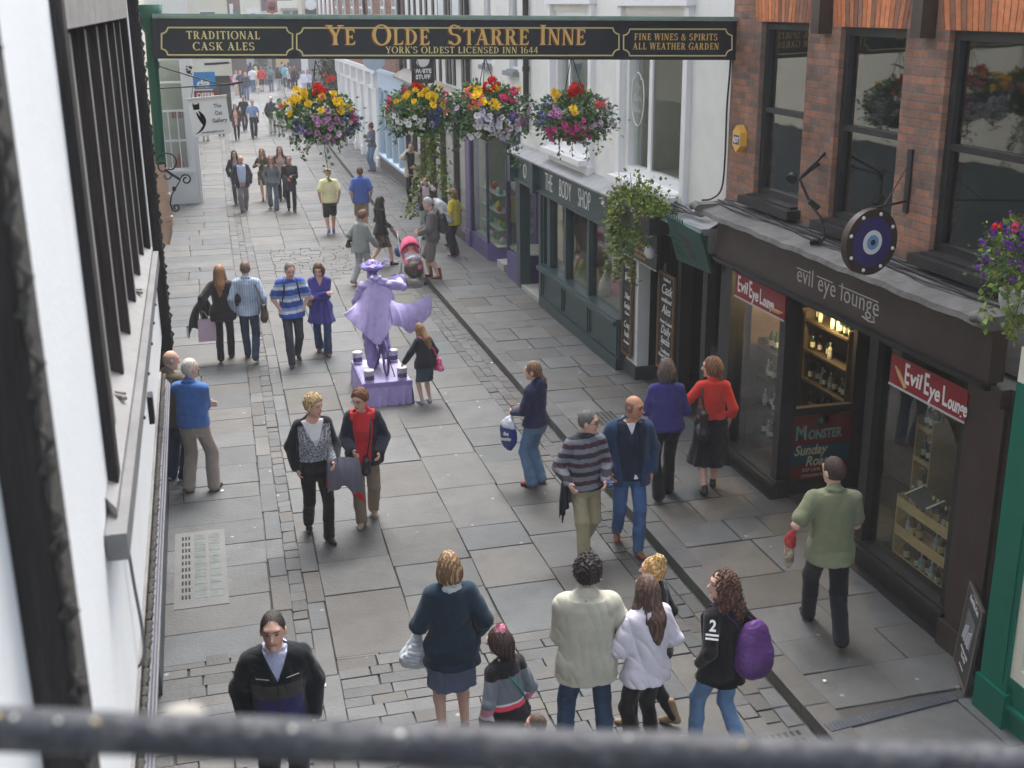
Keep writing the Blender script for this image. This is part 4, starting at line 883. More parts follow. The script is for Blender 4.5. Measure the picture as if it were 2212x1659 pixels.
# shelving seen through the glass
def shelf_unit(x, y0, y1, zs, m_, label, thick=.10, h=None, back=True):
    r = MB()
    for z in zs: r.box(x, x+.30, y0, y1, z-.018, z); r.box(x-.012, x, y0, y1, z-.02, z+thick-.02)
    r.box(x, x+.3, y0-.02, y0, zs[0]-.02, zs[-1]+.1); r.box(x, x+.3, y1, y1+.02, zs[0]-.02, zs[-1]+.1)
    if back: r.box(x+.3, x+.31, y0-.02, y1+.02, zs[0]-.02, zs[-1]+.35)
    return tag(r.build('bottle_rack', m_), label, 'rack')
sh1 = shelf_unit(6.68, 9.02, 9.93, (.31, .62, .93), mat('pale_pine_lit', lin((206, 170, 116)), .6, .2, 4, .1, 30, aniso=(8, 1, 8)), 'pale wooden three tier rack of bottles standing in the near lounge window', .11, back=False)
sh2 = shelf_unit(6.95, 9.86, 10.12, (.62, .98, 1.34, 1.70), WOODL, 'narrow wooden shelf of bottles behind the left edge of the near lounge window', .05)
sh3 = shelf_unit(7.45, 12.42, 13.5, (.75, 1.15, 1.55, 1.95), mat('dark_shelf', (.05, .04, .03), .6), 'dark shelf of wine bottles behind the far lounge window', .03)
sh4 = shelf_unit(7.62, 12.36, 13.6, (2.18,), MATS['dark_shelf'], 'single high dark shelf of spirits behind the lobby window', .02)
def bottle_mesh(nm, cols, hgt):
    q = MB(); k = hgt/.27; q.col = cols[0]
    q.lathe([(.001, 0), (.036*k, 0), (.038*k, .01), (.038*k, .155*k), (.030*k, .185*k), (.014*k, .205*k), (.013*k, .25*k), (.0145*k, .252*k)], (0, 0, 0), 8)
    q.col = cols[1]; q.lathe([(.0392*k, .045*k), (.0392*k, .12*k)], (0, 0, 0), 8); q.col = cols[2]; q.lathe([(.0155*k, .238*k), (.0155*k, .272*k), (.001, .273*k)], (0, 0, 0), 8)
    me = mesh_np('bottle', q.v, q.f, mat('bottle_glass', rough=.12, attr=True, var=.05, spec=.6), None, V3(q.c), True, (0, 0, 0)); return me
BT = [bottle_mesh('b', c, h_) for c, h_ in [(((.05, .028, .012), (.62, .60, .54), (.5, .5, .52)), .22), (((.018, .05, .022), (.55, .55, .50), (.05, .05, .05)), .25), (((.34, .38, .36), (.5, .55, .6), (.55, .56, .58)), .22), (((.10, .05, .02), (.62, .50, .2), (.6, .5, .15)), .26)]]
used = set()
def put_bottle(k, x, y, z, label, group):
    o = BT[k]
    if k in used: o = o.copy(); COL.objects.link(o)
    used.add(k); o.location = (x, y, z); WL[o.name] = V3([x, y, z]); tag(o, label, 'bottle', group)
rb = random.Random(2)
for z in (.31, .62, .93):
    for i in range(9):
        if rb.random() < .93: put_bottle(rb.choice((0, 0, 2, 3)), 6.76+rb.uniform(-.015, .03), 9.08+.095*i+rb.uniform(-.01, .01), z, 'small pale labelled bottle on the pale three tier rack in the lounge window', 'bottles on the pale wooden rack')
for z in (.62, .98, 1.34, 1.70):
    for i in range(3): put_bottle(rb.choice((0, 1, 3)), 7.03, 9.91+.08*i, z, 'pale labelled bottle on the narrow shelf left of the near lounge window', 'bottles on the narrow window shelf')
for z in (.75, 1.15, 1.55, 1.95):
    for i in range(9):
        if rb.random() < .8: put_bottle(rb.choice((1, 1, 0, 2)), 7.53+rb.uniform(-.02, .06), 12.48+.115*i, z, 'dark wine bottle with a white label on the shelf behind the far lounge window', 'wine bottles behind the far lounge window')
for i in range(9): put_bottle(rb.choice((1, 2, 3)), 7.72, 12.42+.13*i, 2.18, 'bottle on the high shelf glinting under the lit lounge lamp', 'spirits on the high shelf')
sh5 = shelf_unit(6.80, 12.95, 13.5, (.45, .85, 1.25, 1.65), MATS['dark_shelf'], 'dark open shelf of bottles in the far corner of the far lounge window', .02, back=False)
for z in (.45, .85, 1.25, 1.65):
    for i in range(5): put_bottle(rb.choice((1, 0, 2)), 6.90+rb.uniform(-.02, .05), 13.0+.1*i, z, 'bottle with a white label on the open shelf in the far lounge window', 'bottles on the open shelf of the far window')
for i in range(4): put_bottle(rb.choice((1, 2, 3)), 6.72+.05*(i % 2), 12.4+.12*i, .337, 'bottle standing on the floor of the far lounge window', 'bottles on the far window floor')
q = MB(); q.obox((6.72, 9.55, 1.14), (.02, .19, .01), (.10, -.01, .03), (0, 0, .004)); nc = q.build('printed_card', SIGNK, None); tag(nc, 'small dark printed card with pale edges lying over the near lounge rack', 'card'); q = MB()
for (cx_, cy_, hx_, hy_) in ((6.72, 9.36, .1, .012), (6.72, 9.74, .1, .012)): q.obox((cx_, cy_, 1.1465), (hx_, 0, .03), (0, hy_, 0), (0, 0, .002))
q.build('pale_border', LETW, nc)
# the lit lamp over the bar
lp = empty('pendant_lamp', (7.15, 11.9, 2.45), 'lit amber lamp glowing under the ceiling behind the lobby window', 'lamp')
q = MB(); q.lathe([(.16, -.02), (.10, .05), (.03, .07), (.02, .10)], (7.3, 12.75, 2.42), 14); q.tube([(7.3, 12.75, 2.5), (7.3, 12.75, 2.75)], .006); q.build('lamp_shade', mat('amber_shade', (.5, .25, .06), .4, .1, 4), lp)
q = MB(); q.lathe([(.001, -.05), (.04, -.03), (.05, .0), (.03, .035), (.001, .04)], (7.3, 12.75, 2.38), 12); q.build('lamp_bulb', mat('amber_bulb', (1, .62, .22), .5, 0, 1, emit=14.), lp)
pd = bpy.data.lights.new('lamp_light', 'POINT'); pd.energy = 30; pd.color = (1, .66, .3); pd.shadow_soft_size = .05; po = bpy.data.objects.new('lamp_light', pd); COL.objects.link(po); po.parent = lp; po.location = V3([7.3, 12.75, 2.30])-wloc(lp)
# red signs inside the window heads
def red_sign(y0, y1, z0, z1, lab, flip):
    e = empty('window_sign', (6.39, (y0+y1)/2, z0), lab, 'sign'); q = MB(); q.box(6.385, 6.398, y0, y1, z0, z1); bd = q.build('board', REDP, e)
    q = MB(); q.box(6.376, 6.384, y0, y1, z0-.012, z0+.008); q.build('edge_strip', LETG, e)
    W = y1-y0; ms = y1-.07 if flip else y1-.25; zb = z0+.075
    for k, (s_, dy, hh, ft, dz) in enumerate((('E', 0, .20, .085, 0), ('vil', .095, .145, .21, .015), ('E', .345, .20, .085, 0), ('ye', .44, .15, .19, -.012), ('L', .66, .18, .085, -.015), ('ounge', .755, .135, .30, -.02))): text(s_, (6.384, ms-dy*.94, zb+dz), RX, UZ, hh, LETW, e, align='LEFT', fit=ft*.94, bold=.004, shear=.12 if k % 2 else -.05)
    hx = y1-.15 if not flip else y0+.15; q = MB(); hz = z0+.07
    if flip: pts = [(hx+.08, 0), (hx-.02, .0), (hx-.10, .012)]
    else: hx = y1-.16; hz = z0+.14; pts = [(hx-.07, -.05), (hx+.0, .01), (hx+.07, .06)]
    q.tube([(6.380, a, hz+b) for a, b in pts], [.026, .024, .007], 6); q.tube([(6.379, pts[0][0], hz+pts[0][1]), (6.379, pts[0][0]*2-pts[1][0], hz+2*pts[0][1]-pts[1][1])], .022, 6); q.build('pointing_hand', mat('sign_tan', lin((196, 160, 110)), .6), e)
red_sign(12.06, 13.40, 2.36, 2.655, 'red lounge sign with a pointing hand at its right end, over the far window', True)
red_sign(8.60, 9.83, 2.30, 2.60, 'red lounge sign with a pointing hand at its left end, over the near bottle window', False)
# monster sunday roast panel
e = empty('roast_sign', (7.05, 12.2, .27), 'red and teal sign reading Monster Sunday Roast below the lobby window', 'sign')
q = MB(); q.box(6.64, 7.46, 12.205, 12.215, .27, 1.10); q.build('board', mat('roast_red', lin((112, 40, 40)), .5, .15, 5), e); q = MB(); q.box(6.641, 7.459, 12.201, 12.204, .47, .72); q.build('blue_band', mat('roast_teal', lin((36, 80, 92)), .5, .15, 5), e)
ax = FXv
text('M', (6.70, 12.200, .80), ax, UZ, .18, mat('roast_mint', lin((120, 160, 150)), .5), e, align='LEFT', wid=.8, bold=.006); text('ONSTER', (6.875, 12.200, .80), ax, UZ, .115, MATS['roast_mint'], e, align='LEFT', wid=.72, bold=.006, shear=.1)
text('Sunday', (6.70, 12.197, .60), ax, UZ, .125, mat('roast_cream', lin((190, 182, 150)), .5), e, align='LEFT', wid=.85, bold=.004, shear=.25); text('Roast', (6.86, 12.197, .45), ax, UZ, .125, MATS['roast_cream'], e, align='LEFT', wid=.85, bold=.004, shear=.25)
text('BEEF LAMB TURKEY', (7.05, 12.200, .375), ax, UZ, .042, MATS['roast_cream'], e, wid=.85); text('YORKSHIRE PUDDING', (7.05, 12.200, .30), ax, UZ, .038, MATS['roast_cream'], e, wid=.85)
q = MB(); q.lathe([(.001, 0), (.075, 0), (.08, .006), (.001, .007)], (7.05, 12.203, 1.02), 18, axis=(0, -1, 0)); q.build('eye_motif', mat('eye_teal', lin((24, 60, 66)), .5), e); q = MB(); q.lathe([(.001, 0), (.03, 0), (.001, .003)], (7.05, 12.194, 1.02), 14, axis=(0, -1, 0)); q.build('eye_pupil', mat('eye_gold', lin((130, 130, 80)), .5), e)
# hanging disc sign
e = empty('eye_sign', (5.75, 9.27, 3.5), 'round blue and white eye sign hanging over the lounge cornice', 'sign')
axd = V3([.20, -.98, .0]); axd /= np.linalg.norm(axd); dc = V3([5.72, 9.27, 3.84])
R_ = .295
def ringd(r0, r1, t, m_, n_, par): q = MB(); q.lathe([(r0, 0), (r1, 0), (r1, t), (r0, t)] if r0 > .002 else [(.001, 0), (r1, 0), (r1, t), (.001, t)], dc, 40, axis=axd, smooth=False); return q.build(n_, m_, par)
q = MB(); q.lathe([(.001, -.085), (R_-.01, -.085), (R_, -.07), (R_, .0), (.001, .0)], dc, 44, axis=axd, smooth=False); dd = q.build('disc', BROWNP, e)
ringd(0, .222, .004, mat('eye_blue', lin((62, 56, 108)), .45), 'blue_field', e); ringd(0, .108, .008, LETW, 'white_ring', e); ringd(0, .066, .012, mat('eye_light_blue', lin((112, 160, 196)), .4), 'iris', e); ringd(0, .026, .015, BLACKP, 'pupil', e); 
ud = np.cross(axd, UZ); ud /= np.linalg.norm(ud)
for k in range(8): a = k*pi/4+.3; q = MB(); q.lathe([(.001, .012), (.014, .01), (.018, 0)], dc+.257*(cos(a)*ud+sin(a)*UZ), 10, axis=axd); q.build('bulb', LETW, e)
q = MB(); q.bar((6.487, 9.98, 3.95), (6.487, 9.98, 4.55), .075, .02); q.tube([(6.48, 9.98, 4.06), (5.66, 9.4, 4.10)], .013, 6); q.tube([(6.48, 9.98, 4.42), (6.1, 9.72, 4.09)], .006, 5); q.tube([(5.75, 9.46, 4.10), tuple(dc+V3([0, .04, .27]))], .008, 5); q.build('bracket', BLACKP, e)
# floodlight arm, alarm box, cables
e = empty('floodlight_bracket', (6.4, 11.3, 3.5), 'black iron arm with two small floodlights on the brick between the first two windows', 'floodlight')
q = MB(); q.tube([(6.497, 11.60, 4.33), (6.12, 11.42, 4.10), (6.497, 11.72, 4.2)], .018, 6); q.tube([(6.12, 11.42, 4.10), (6.2, 11.3, 3.85), (6.25, 11.15, 3.72), (6.26, 11.05, 3.55), (6.2, 11.05, 3.45)], .014, 6); q.bar((6.18, 11.3, 3.88), (6.28, 11.27, 3.80), .06); q.build('arm', IRON, e)
for c in ((6.08, 11.50, 4.10), (6.2, 11.12, 3.47)):
    q = MB(); q.lathe([(.02, -.05), (.05, -.03), (.062, .03), (.055, .03)], c, 14, axis=(-.5, -.4, -.5)); o = q.build('lamp_housing', IRON, e); q = MB(); q.lathe([(.001, .028), (.05, .028)], c, 14, axis=(-.5, -.4, -.5)); q.build('lamp_lens', mat('chrome', (.6, .6, .62), .2, .1, 9, metal=1), o)
e = empty('alarm_box', (6.44, 13.6, 4.15), 'yellow six sided burglar alarm box on the brick beside the white wall', 'alarm')
hx = [(.125*cos(a), .15*sin(a)*1.1) for a in [pi/6+k*pi/3 for k in range(6)]]
q = MB(); q.prism(hx, (6.497, 13.62, 4.28), RX, UZ, (-1, 0, 0), .09); bx = q.build('casing', mat('alarm_yellow', lin((232, 178, 76)), .45, .06, 6), e); q = MB(); q.box(6.400, 6.406, 13.545, 13.685, 4.215, 4.325); q.build('badge', mat('alarm_blue', lin((40, 60, 130)), .4), e); text('ADT', (6.399, 13.615, 4.235), RX, UZ, .07, LETW, e, wid=.8, bold=.002)
def cable(pts, r=.009, lab='black cable', nm='cable', m_=None):
    P = [V3(p, float) for p in pts]; out = []
    for i in range(len(P)-1):
        p0, p1, p2, p3 = P[max(i-1, 0)], P[i], P[i+1], P[min(i+2, len(P)-1)]
        for k in range(6):
            t = k/6; out.append(.5*((2*p1)+(-p0+p2)*t+(2*p0-5*p1+4*p2-p3)*t*t+(-p0+3*p1-3*p2+p3)*t**3))
    out.append(P[-1]); q = MB(); q.tube(out, r, 6); o = q.build(nm, m_ or CABLE); return tag(o, lab, 'cable')
for k in range(5):
    yy = np.linspace(13.9, 8.1, 12); cable([(6.44-.045*k+.03*sin(i*1.7+k*2), y, 3.495-.008*k+.015*abs(sin(i*2.3+k))) for i, y in enumerate(yy)], .010, ['thick', 'thin', 'slack', 'twisted', 'outer'][k]+' black cable lying along the lead cornice of the brick building')
cable([(6.49, 14.07, 5.2), (6.47, 14.03, 5.05), (6.47, 14.07, 4.6), (6.47, 14.06, 4.0), (6.46, 14.1, 3.6), (6.4, 14.25, 3.45), (6.3, 14.35, 3.42)], .012, 'black cable running down the edge between white render and brick')
# ---- the inn passage y 14.05 .. 17.6
P1 = empty('inn_passage', (6.6, 15.6, 0), 'dark passage entrance to the inn with a peeling white pillar and black door frames', 'passage')
q = MB(); q.box(6.50, 6.92, 17.12, 17.62, .32, 2.20); q.build('pillar', RENDER_W2, P1); q = MB(); q.box(6.46, 6.96, 17.08, 17.66, .08, .32); q.build('pillar_base', mat('dark_plinth', (.05, .055, .055), .7, .3, 6), P1)
q = MB(); q.box(6.95, 7.1, 16.9, 17.1, .1, 2.6).box(6.52, 6.70, 15.46, 15.58, .1, 2.62).box(6.55, 6.72, 16.1, 16.2, .1, 2.2).box(6.52, 6.66, 14.55, 14.70, .1, 2.75).box(6.5, 6.7, 13.85, 14.08, .1, 3.3).box(6.52, 6.7, 14.05, 17.1, 2.62, 2.75); q.box(6.6, 6.66, 14.1, 14.55, 1.25, 1.34); q.build('door_frame', BLACKP, P1)
q = MB(); q.box(6.62, 6.64, 14.12, 14.5, .2, 1.24).box(6.62, 6.64, 14.12, 14.5, 1.36, 2.5); q.build('glazed_panel', GLS, P1)
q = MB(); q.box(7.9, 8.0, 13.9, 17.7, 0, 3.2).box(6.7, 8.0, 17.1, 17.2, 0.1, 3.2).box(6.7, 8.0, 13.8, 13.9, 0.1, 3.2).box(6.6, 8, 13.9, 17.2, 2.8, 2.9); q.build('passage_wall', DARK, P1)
q = MB(); q.box(6.15, 6.9, 14.0, 17.6, 3.02, 3.10); q.add([(6.1, 14, 3.02), (6.1, 17.6, 3.02), (6.497, 17.6, 3.22), (6.497, 14, 3.22)], [(0, 3, 2, 1)]); q.box(6.3, 6.45, 14.1, 17.6, 2.75, 3.02); q.build('hood', LEAD, P1)
e = empty('inn_sign', (6.35, 16.65, 2.1), 'dark sign with gold serif lettering above the white pillar at the inn passage', 'sign')
q = MB(); q.box(6.34, 6.40, 15.98, 17.32, 2.14, 2.66); q.build('board', SIGNK, e); q = MB(); q.box(6.325, 6.339, 15.96, 17.34, 2.12, 2.14).box(6.325, 6.339, 15.96, 17.34, 2.355, 2.365); q.build('edge_strip', LETG, e)
serif([('YE', .085)], (6.338, 16.65, 2.50), RX, UZ, GOLD, e); serif([('OLDE STARRE INNE', .085)], (6.338, 16.65, 2.385), RX, UZ, GOLD, e, sp=.06); serif([("YORK'S OLDEST", .05)], (6.338, 16.65, 2.265), RX, UZ, GOLD, e); serif([('LICENSED INN', .05)], (6.338, 16.65, 2.19), RX, UZ, GOLD, e)
def chalk(y0, y1, z0, z1, lines, lab, x=6.46):
    e = empty('chalkboard', (x, (y0+y1)/2, z0), lab, 'chalkboard'); q = MB(); q.box(x-.02, x, y0+.04, y1-.04, z0+.04, z1-.04); q.build('board', mat('chalk_black', (.022, .022, .024), .7, .2, 4), e)
    q = MB(); q.box(x-.035, x, y0, y0+.045, z0, z1).box(x-.035, x, y1-.045, y1, z0, z1).box(x-.035, x, y0+.045, y1-.045, z1-.045, z1).box(x-.035, x, y0+.045, y1-.045, z0, z0+.045); q.build('frame', mat('board_oak', lin((110, 84, 56)), .6, .2, 6), e)
    W = y1-y0-.1
    for (s_, z, hh) in lines:
        if s_ == '-': q = MB(); q.box(x-.024, x-.021, y0+.06, y1-.06, z, z+.008); q.build('rule', MATS['board_oak'], e)
        else: text(s_, (x-.021, (y0+y1)/2, z), RX, UZ, hh, LETW, e, wid=min(.95, W/(len(s_)*hh*.86)), bold=.001, shear=.3)
chalk(17.24, 17.66, .42, 2.08, [('Quality', 1.86, .06), ('Beers', 1.66, .12), ('-', 1.52, 0), ('3 Beer', 1.36, .10), ('Garden', 1.20, .10), ('Choice', 1.10, .05), ('-', 1.02, 0), ('Cosy', .88, .11), ('Friendly', .73, .10), ('Atmosphere', .62, .05), ('-', .55, 0)], 'tall narrow chalkboard beginning with beers on the teal shopfront edge')
chalk(15.58, 16.22, .60, 2.10, [('Traditional', 1.98, .045), ('Cask', 1.78, .15), ('conditioned', 1.66, .07), ('Ales', 1.48, .14), ('-', 1.42, 0), ('Home Cooked', 1.33, .055), ('Daily', 1.17, .13), ('Specials', 1.02, .11), ('-', .97, 0), ('Traditional', .88, .06), ('Home Cooked', .80, .06), ('Sunday', .70, .08)], 'wide chalkboard offering cask ales and daily specials beside the dark passage', 6.50)
e = empty('green_board', (6.35, 15.0, 2.3), 'green wooden board with faded red lettering tilted over the dark passage', 'sign')
A = [at(1438, 465, X=6.02), at(1512, 505, X=6.02), at(1536, 592, X=6.42), at(1462, 561, X=6.42)]
nn = np.cross(A[1]-A[0], A[3]-A[0]); nn /= np.linalg.norm(nn); nn = nn if nn[0] < 0 else -nn
q = MB(); q.add([*A, *[p-nn*.04 for p in A]], [(0, 1, 2, 3), (7, 6, 5, 4), (0, 4, 5, 1), (1, 5, 6, 2), (2, 6, 7, 3), (3, 7, 4, 0)]); q.build('board', mat('board_green', lin((34, 86, 78)), .5, .2, 5, dirt=.3, dcol=(.08, .1, .09)), e)
ux = (A[1]-A[0])/np.linalg.norm(A[1]-A[0]); uy = np.cross(nn, ux); uy = uy if uy[2] > 0 else -uy; ux = np.cross(uy, nn); ux = ux if ux[1] < 0 else -ux; cc = sum(A)/4
for k, s_ in enumerate(('STARRE', 'INNE', 'BAR')): text(s_, cc+uy*(.06-.13*k)+nn*.002, ux, uy, .075, mat('faded_red', lin((120, 60, 62)), .6), e, wid=.8)
q = MB(); [q.bar(A[0]+(A[1]-A[0])*.08+(A[3]-A[0])*t+nn*.006, A[0]+(A[1]-A[0])*.3+(A[3]-A[0])*t+nn*.006, .012, .008) for t in (.15, .3, .45, .6, .75)]; [q.bar(A[0]+(A[1]-A[0])*(k/14), A[0]+(A[1]-A[0])*(k/14)+UZ*.06, .02, .012) for k in range(8)]; q.build('rail', MATS['board_green'], e)
e = empty('pink_poster', (7.4, 14.5, 1.0), 'dark pink poster strip with a yellow panel inside the passage', 'poster')
q = MB(); q.box(6.66, 6.67, 14.70, 14.95, 1.1, 2.3); q.build('sheet', mat('poster_pink', lin((150, 40, 90)), .5), e); q = MB(); q.box(6.652, 6.659, 14.72, 14.92, 1.75, 1.95); q.build('panel', mat('poster_yellow', lin((150, 130, 40)), .5), e); q = MB(); q.box(6.66, 6.67, 14.72, 14.98, .35, .85); q.build('green_panel', mat('poster_green', lin((120, 160, 60)), .5), e)
for k, (yy, zz) in enumerate(((16.0, 2.72), (15.95, 2.42))):
    q = MB(); q.lathe([(.02, -.10), (.07, -.06), (.085, .02), (.05, .09), (.02, .1)], (6.22, yy, zz), 14, axis=(-.3, -.2, .9)); tag(q.build('outdoor_lamp', WPAINT), ['upper', 'lower'][k]+' round white lamp fixed beside the dark inn sign', 'lamp')
for k in range(4): cable([(6.3-.05*k, 16.3, 3.14), (6.25, 15.8+.1*k, 3.22), (6.2+.05*k, 15.2, 3.17+.02*k), (6.3, 14.7-.1*k, 3.20), (6.35, 14.2, 3.3)], .012, ['looped', 'bunched', 'sagging', 'tangled'][k]+' black cable over the hood of the inn passage')
# ---- white rendered building over the teal shop
B2 = empty('white_building', (6.7, 21, 0), 'tall white rendered building with wide white framed windows over the teal shopfront', 'building')
ops = [(15.45, 17.92, 3.30, 5.72), (19.55, 21.75, 3.32, 5.75), (24.35, 25.05, 4.55, 6.4), (26.65, 27.3, 4.57, 6.4)]
q = wall_x(MB(), 6.5, 6.8, 14.052, 28.9, 3.0, 9.5, ops); q.box(6.8, 11, 28.7, 28.9, 0, 9.5); q.build('wall', RENDER_W, B2); q = MB(); q.box(6.2, 11, 14.1, 29, 9.5, 9.7); q.build('roof', LEAD, B2)
fw1 = win_x(B2, 6.47, 1, 15.45, 17.92, 3.30, 5.72, WPAINT, vb=(17.05,), fw=.12, dep=.16, room=.9, rmat=PALEIN, sill=.22, bw=.13, mg=glass('bright_glass', (.95, .97, .95), .75, 1.45)); fw2 = win_x(B2, 6.47, 1, 19.55, 21.75, 3.32, 5.75, WPAINT, vb=(21.1,), fw=.12, dep=.16, room=1.5, rmat=PALEIN, sill=.22, bw=.13, mg=MATS['bright_glass'])
for fr_, (a, b, z0_, z1_) in ((fw1, ops[0]), (fw2, ops[1])):
    q = MB()
    for yy in (a-.17, b+.02): q.box(6.42, 6.52, yy, yy+.15, z0_-.1, z1_+.12).box(6.39, 6.52, yy-.02, yy+.17, z0_-.3, z0_-.1)
    q.box(6.37, 6.52, a-.22, b+.22, z1_+.12, z1_+.24).box(6.40, 6.52, a-.02, b+.02, z0_-.3, z0_-.12); q.build('surround', WPAINT, fr_)
text('The', (6.56, 17.48, 4.62), RX, UZ, .10, LETW, fw1, 'window_lettering', bold=-.004); text('Body', (6.56, 17.48, 4.45), RX, UZ, .10, LETW, fw1, 'window_lettering', bold=-.004); text('Shop', (6.56, 17.48, 4.28), RX, UZ, .10, LETW, fw1, 'window_lettering', bold=-.004)
q = MB(); q.tube([(6.558, 17.48+.26*cos(a), 4.5+.42*sin(a)) for a in np.linspace(-3.9, .75, 26)], .010, 5); q.tube([(6.558, 17.48+.2*cos(a), 4.55+.32*sin(a)) for a in np.linspace(.7, 2.4, 12)], .010, 5); q.build('window_emblem', LETW, fw1)
for (a, b, z0_, z1_) in ops[2:]: win_x(B2, 6.5, 1, a, b, z0_, z1_, WPAINT, vb=((a+b)/2,), hb=(5.0, 5.5), fw=.06, room=.8, rmat=PALEIN, sill=.14, smat=mat('sill_grey', (.25, .26, .27), .7), mg=MATS['bright_glass'])
for yy in (23.45, 28.75): q = MB(); q.tube([(6.42, yy, 3.4), (6.42, yy, 9)], .06, 10); q.lathe([(.075, 0), (.075, .1)], (6.42, yy, 4.6), 10); q.build('drainpipe', BLACKP, B2)
# ---- the teal shop
S1 = empty('teal_shopfront', (6.5, 20.8, 0), 'dark teal shopfront with white raised lettering and three panes beside the inn passage', 'shopfront')
q = MB(); q.add([(6.19, 17.65, 2.98), (6.19, 24.15, 2.98), (6.497, 24.15, 3.12), (6.497, 17.65, 3.12), (6.19, 17.65, 2.95), (6.19, 24.15, 2.95)], [(0, 3, 2, 1), (0, 1, 5, 4)]); q.box(6.192, 6.49, 17.66, 24.14, 2.95, 2.978); q.build('cornice', LEAD, S1)
q = MB(); q.box(6.33, 6.55, 17.66, 24.14, 2.44, 2.949); fa = q.build('fascia', TEAL, S1); q = MB(); q.box(6.27, 6.33, 17.66, 24.14, 2.40, 2.46); q.box(6.30, 6.33, 17.66, 24.14, 2.86, 2.90)
for yy in (24.05, 22.32, 17.72): q.box(6.20, 6.5, yy-.10, yy+.10, 2.36, 2.95)
q.build('fascia_moulding', TEAL, fa)
for s_, y_, h_ in (('THE', 21.78, .33), ('BODY', 20.86, .33), ('SHOP', 19.72, .33)): text(s_, (6.326, y_, 2.51), RX, UZ, h_, LETW, fa, align='LEFT', wid=.58, bold=-.004, ext=.02)
q = MB(); q.tube([(6.322, 23.2+.10*cos(a), 2.68+.15*sin(a)) for a in np.linspace(-3.9, .75, 18)], .014, 5); q.tube([(6.322, 23.2+.06*cos(a), 2.7+.1*sin(a)) for a in np.linspace(.7, 2.4, 8)], .012, 5); q.build('emblem', LETW, fa)
q = MB(); q.box(6.40, 6.6, 17.68, 22.25, .08, .86); q.box(6.28, 6.6, 17.66, 22.28, .86, .93); q.box(6.33, 6.6, 17.66, 22.28, .931, .97); q.box(6.34, 6.6, 17.66, 22.28, .085, .30)
for a, b in ((17.75, 19.2), (19.3, 20.75), (20.85, 22.15)): q.box(6.375, 6.399, a, b, .33, .36).box(6.375, 6.399, a, b, .80, .83).box(6.375, 6.399, a, a+.03, .36, .80).box(6.375, 6.399, b-.03, b, .36, .80)
q.build('stall_riser', TEAL, S1)
q = MB()
for yy, w_ in ((17.70, .12), (19.42, .12), (20.77, .12), (21.86, .2), (22.22, .1)): q.box(6.42, 6.56, yy-w_/2, yy+w_/2, .97, 2.40)
q.box(6.44, 6.56, 17.7, 22.25, 2.30, 2.40); q.box(6.38, 6.6, 22.27, 22.42, .08, 2.4).box(6.38, 6.6, 23.85, 24.12, .08, 2.4); q.build('window_post', TEAL, S1)
for a, b in ((17.76, 19.36), (19.48, 20.71), (20.83, 21.76)): q = MB(); q.box(6.50, 6.508, a, b, .97, 2.32); q.build('shop_window', GLS, S1)
q = MB(); q.box(6.95, 7.0, 22.42, 23.85, .18, 2.4); dr = q.build('door', BROWNP, S1); q = MB(); q.box(6.935, 6.949, 22.6, 22.95, .9, 2.2); q.build('pane', mat('yellow_glow_blind', (.5, .42, .2), .6), dr); q = MB(); q.box(6.90, 6.934, 23.6, 23.64, 1.0, 1.2); q.build('handle', LETW, dr)
q = MB(); q.box(6.40, 6.95, 22.42, 23.85, .08, .18); q.build('doorstep', STONE, S1)
q = MB(); q.box(8.2, 8.25, 17.7, 24, 0, 2.6).box(6.6, 8.2, 17.7, 24, 2.5, 2.55).box(6.6, 8.2, 17.7, 22.3, .8, .86).box(6.6, 8.2, 17.66, 17.70, .1, 2.5).box(6.9, 8.2, 22.30, 22.34, .1, 2.5); q.build('shop_interior', WARM, S1)
q = MB(); q.box(6.72, 6.74, 17.95, 19.0, 1.15, 2.15); ps = q.build('window_poster', mat('poster_white', (.62, .6, .58), .6, .1, 3), S1); q = MB(); q.box(6.71, 6.719, 17.95, 19.0, 1.15, 1.42); q.build('poster_band', mat('poster_rose', lin((190, 60, 90)), .5), ps); q = MB(); q.tube([(6.715, 18.5+.22*cos(a), 1.75+.2*sin(a)) for a in np.linspace(0, 6.3, 20)], .012, 5); q.build('poster_drawing', mat('poster_ink', (.25, .12, .1), .6), ps)
for k, (y_, z_, c_) in enumerate(((20.1, 1.0, (.5, .28, .12)), (20.5, 1.0, (.36, .2, .1)), (21.3, 1.0, (.6, .35, .2)), (19.7, 1.0, (.75, .7, .62)), (21.0, .98, (.3, .45, .12)))):
    q = MB(); q.lathe([(.001, 0), (.10, 0), (.13, .12), (.11, .26), (.06, .34), (.05, .40), (.001, .41)], (6.85, y_, .87), 12); tag(q.build('display_jar', mat('jar_%s' % ['amber', 'brown', 'tan', 'cream', 'green'][k], c_, .4)), ['amber', 'brown', 'tan', 'cream', 'green'][k]+' display jar standing inside the teal shop window', 'jar')
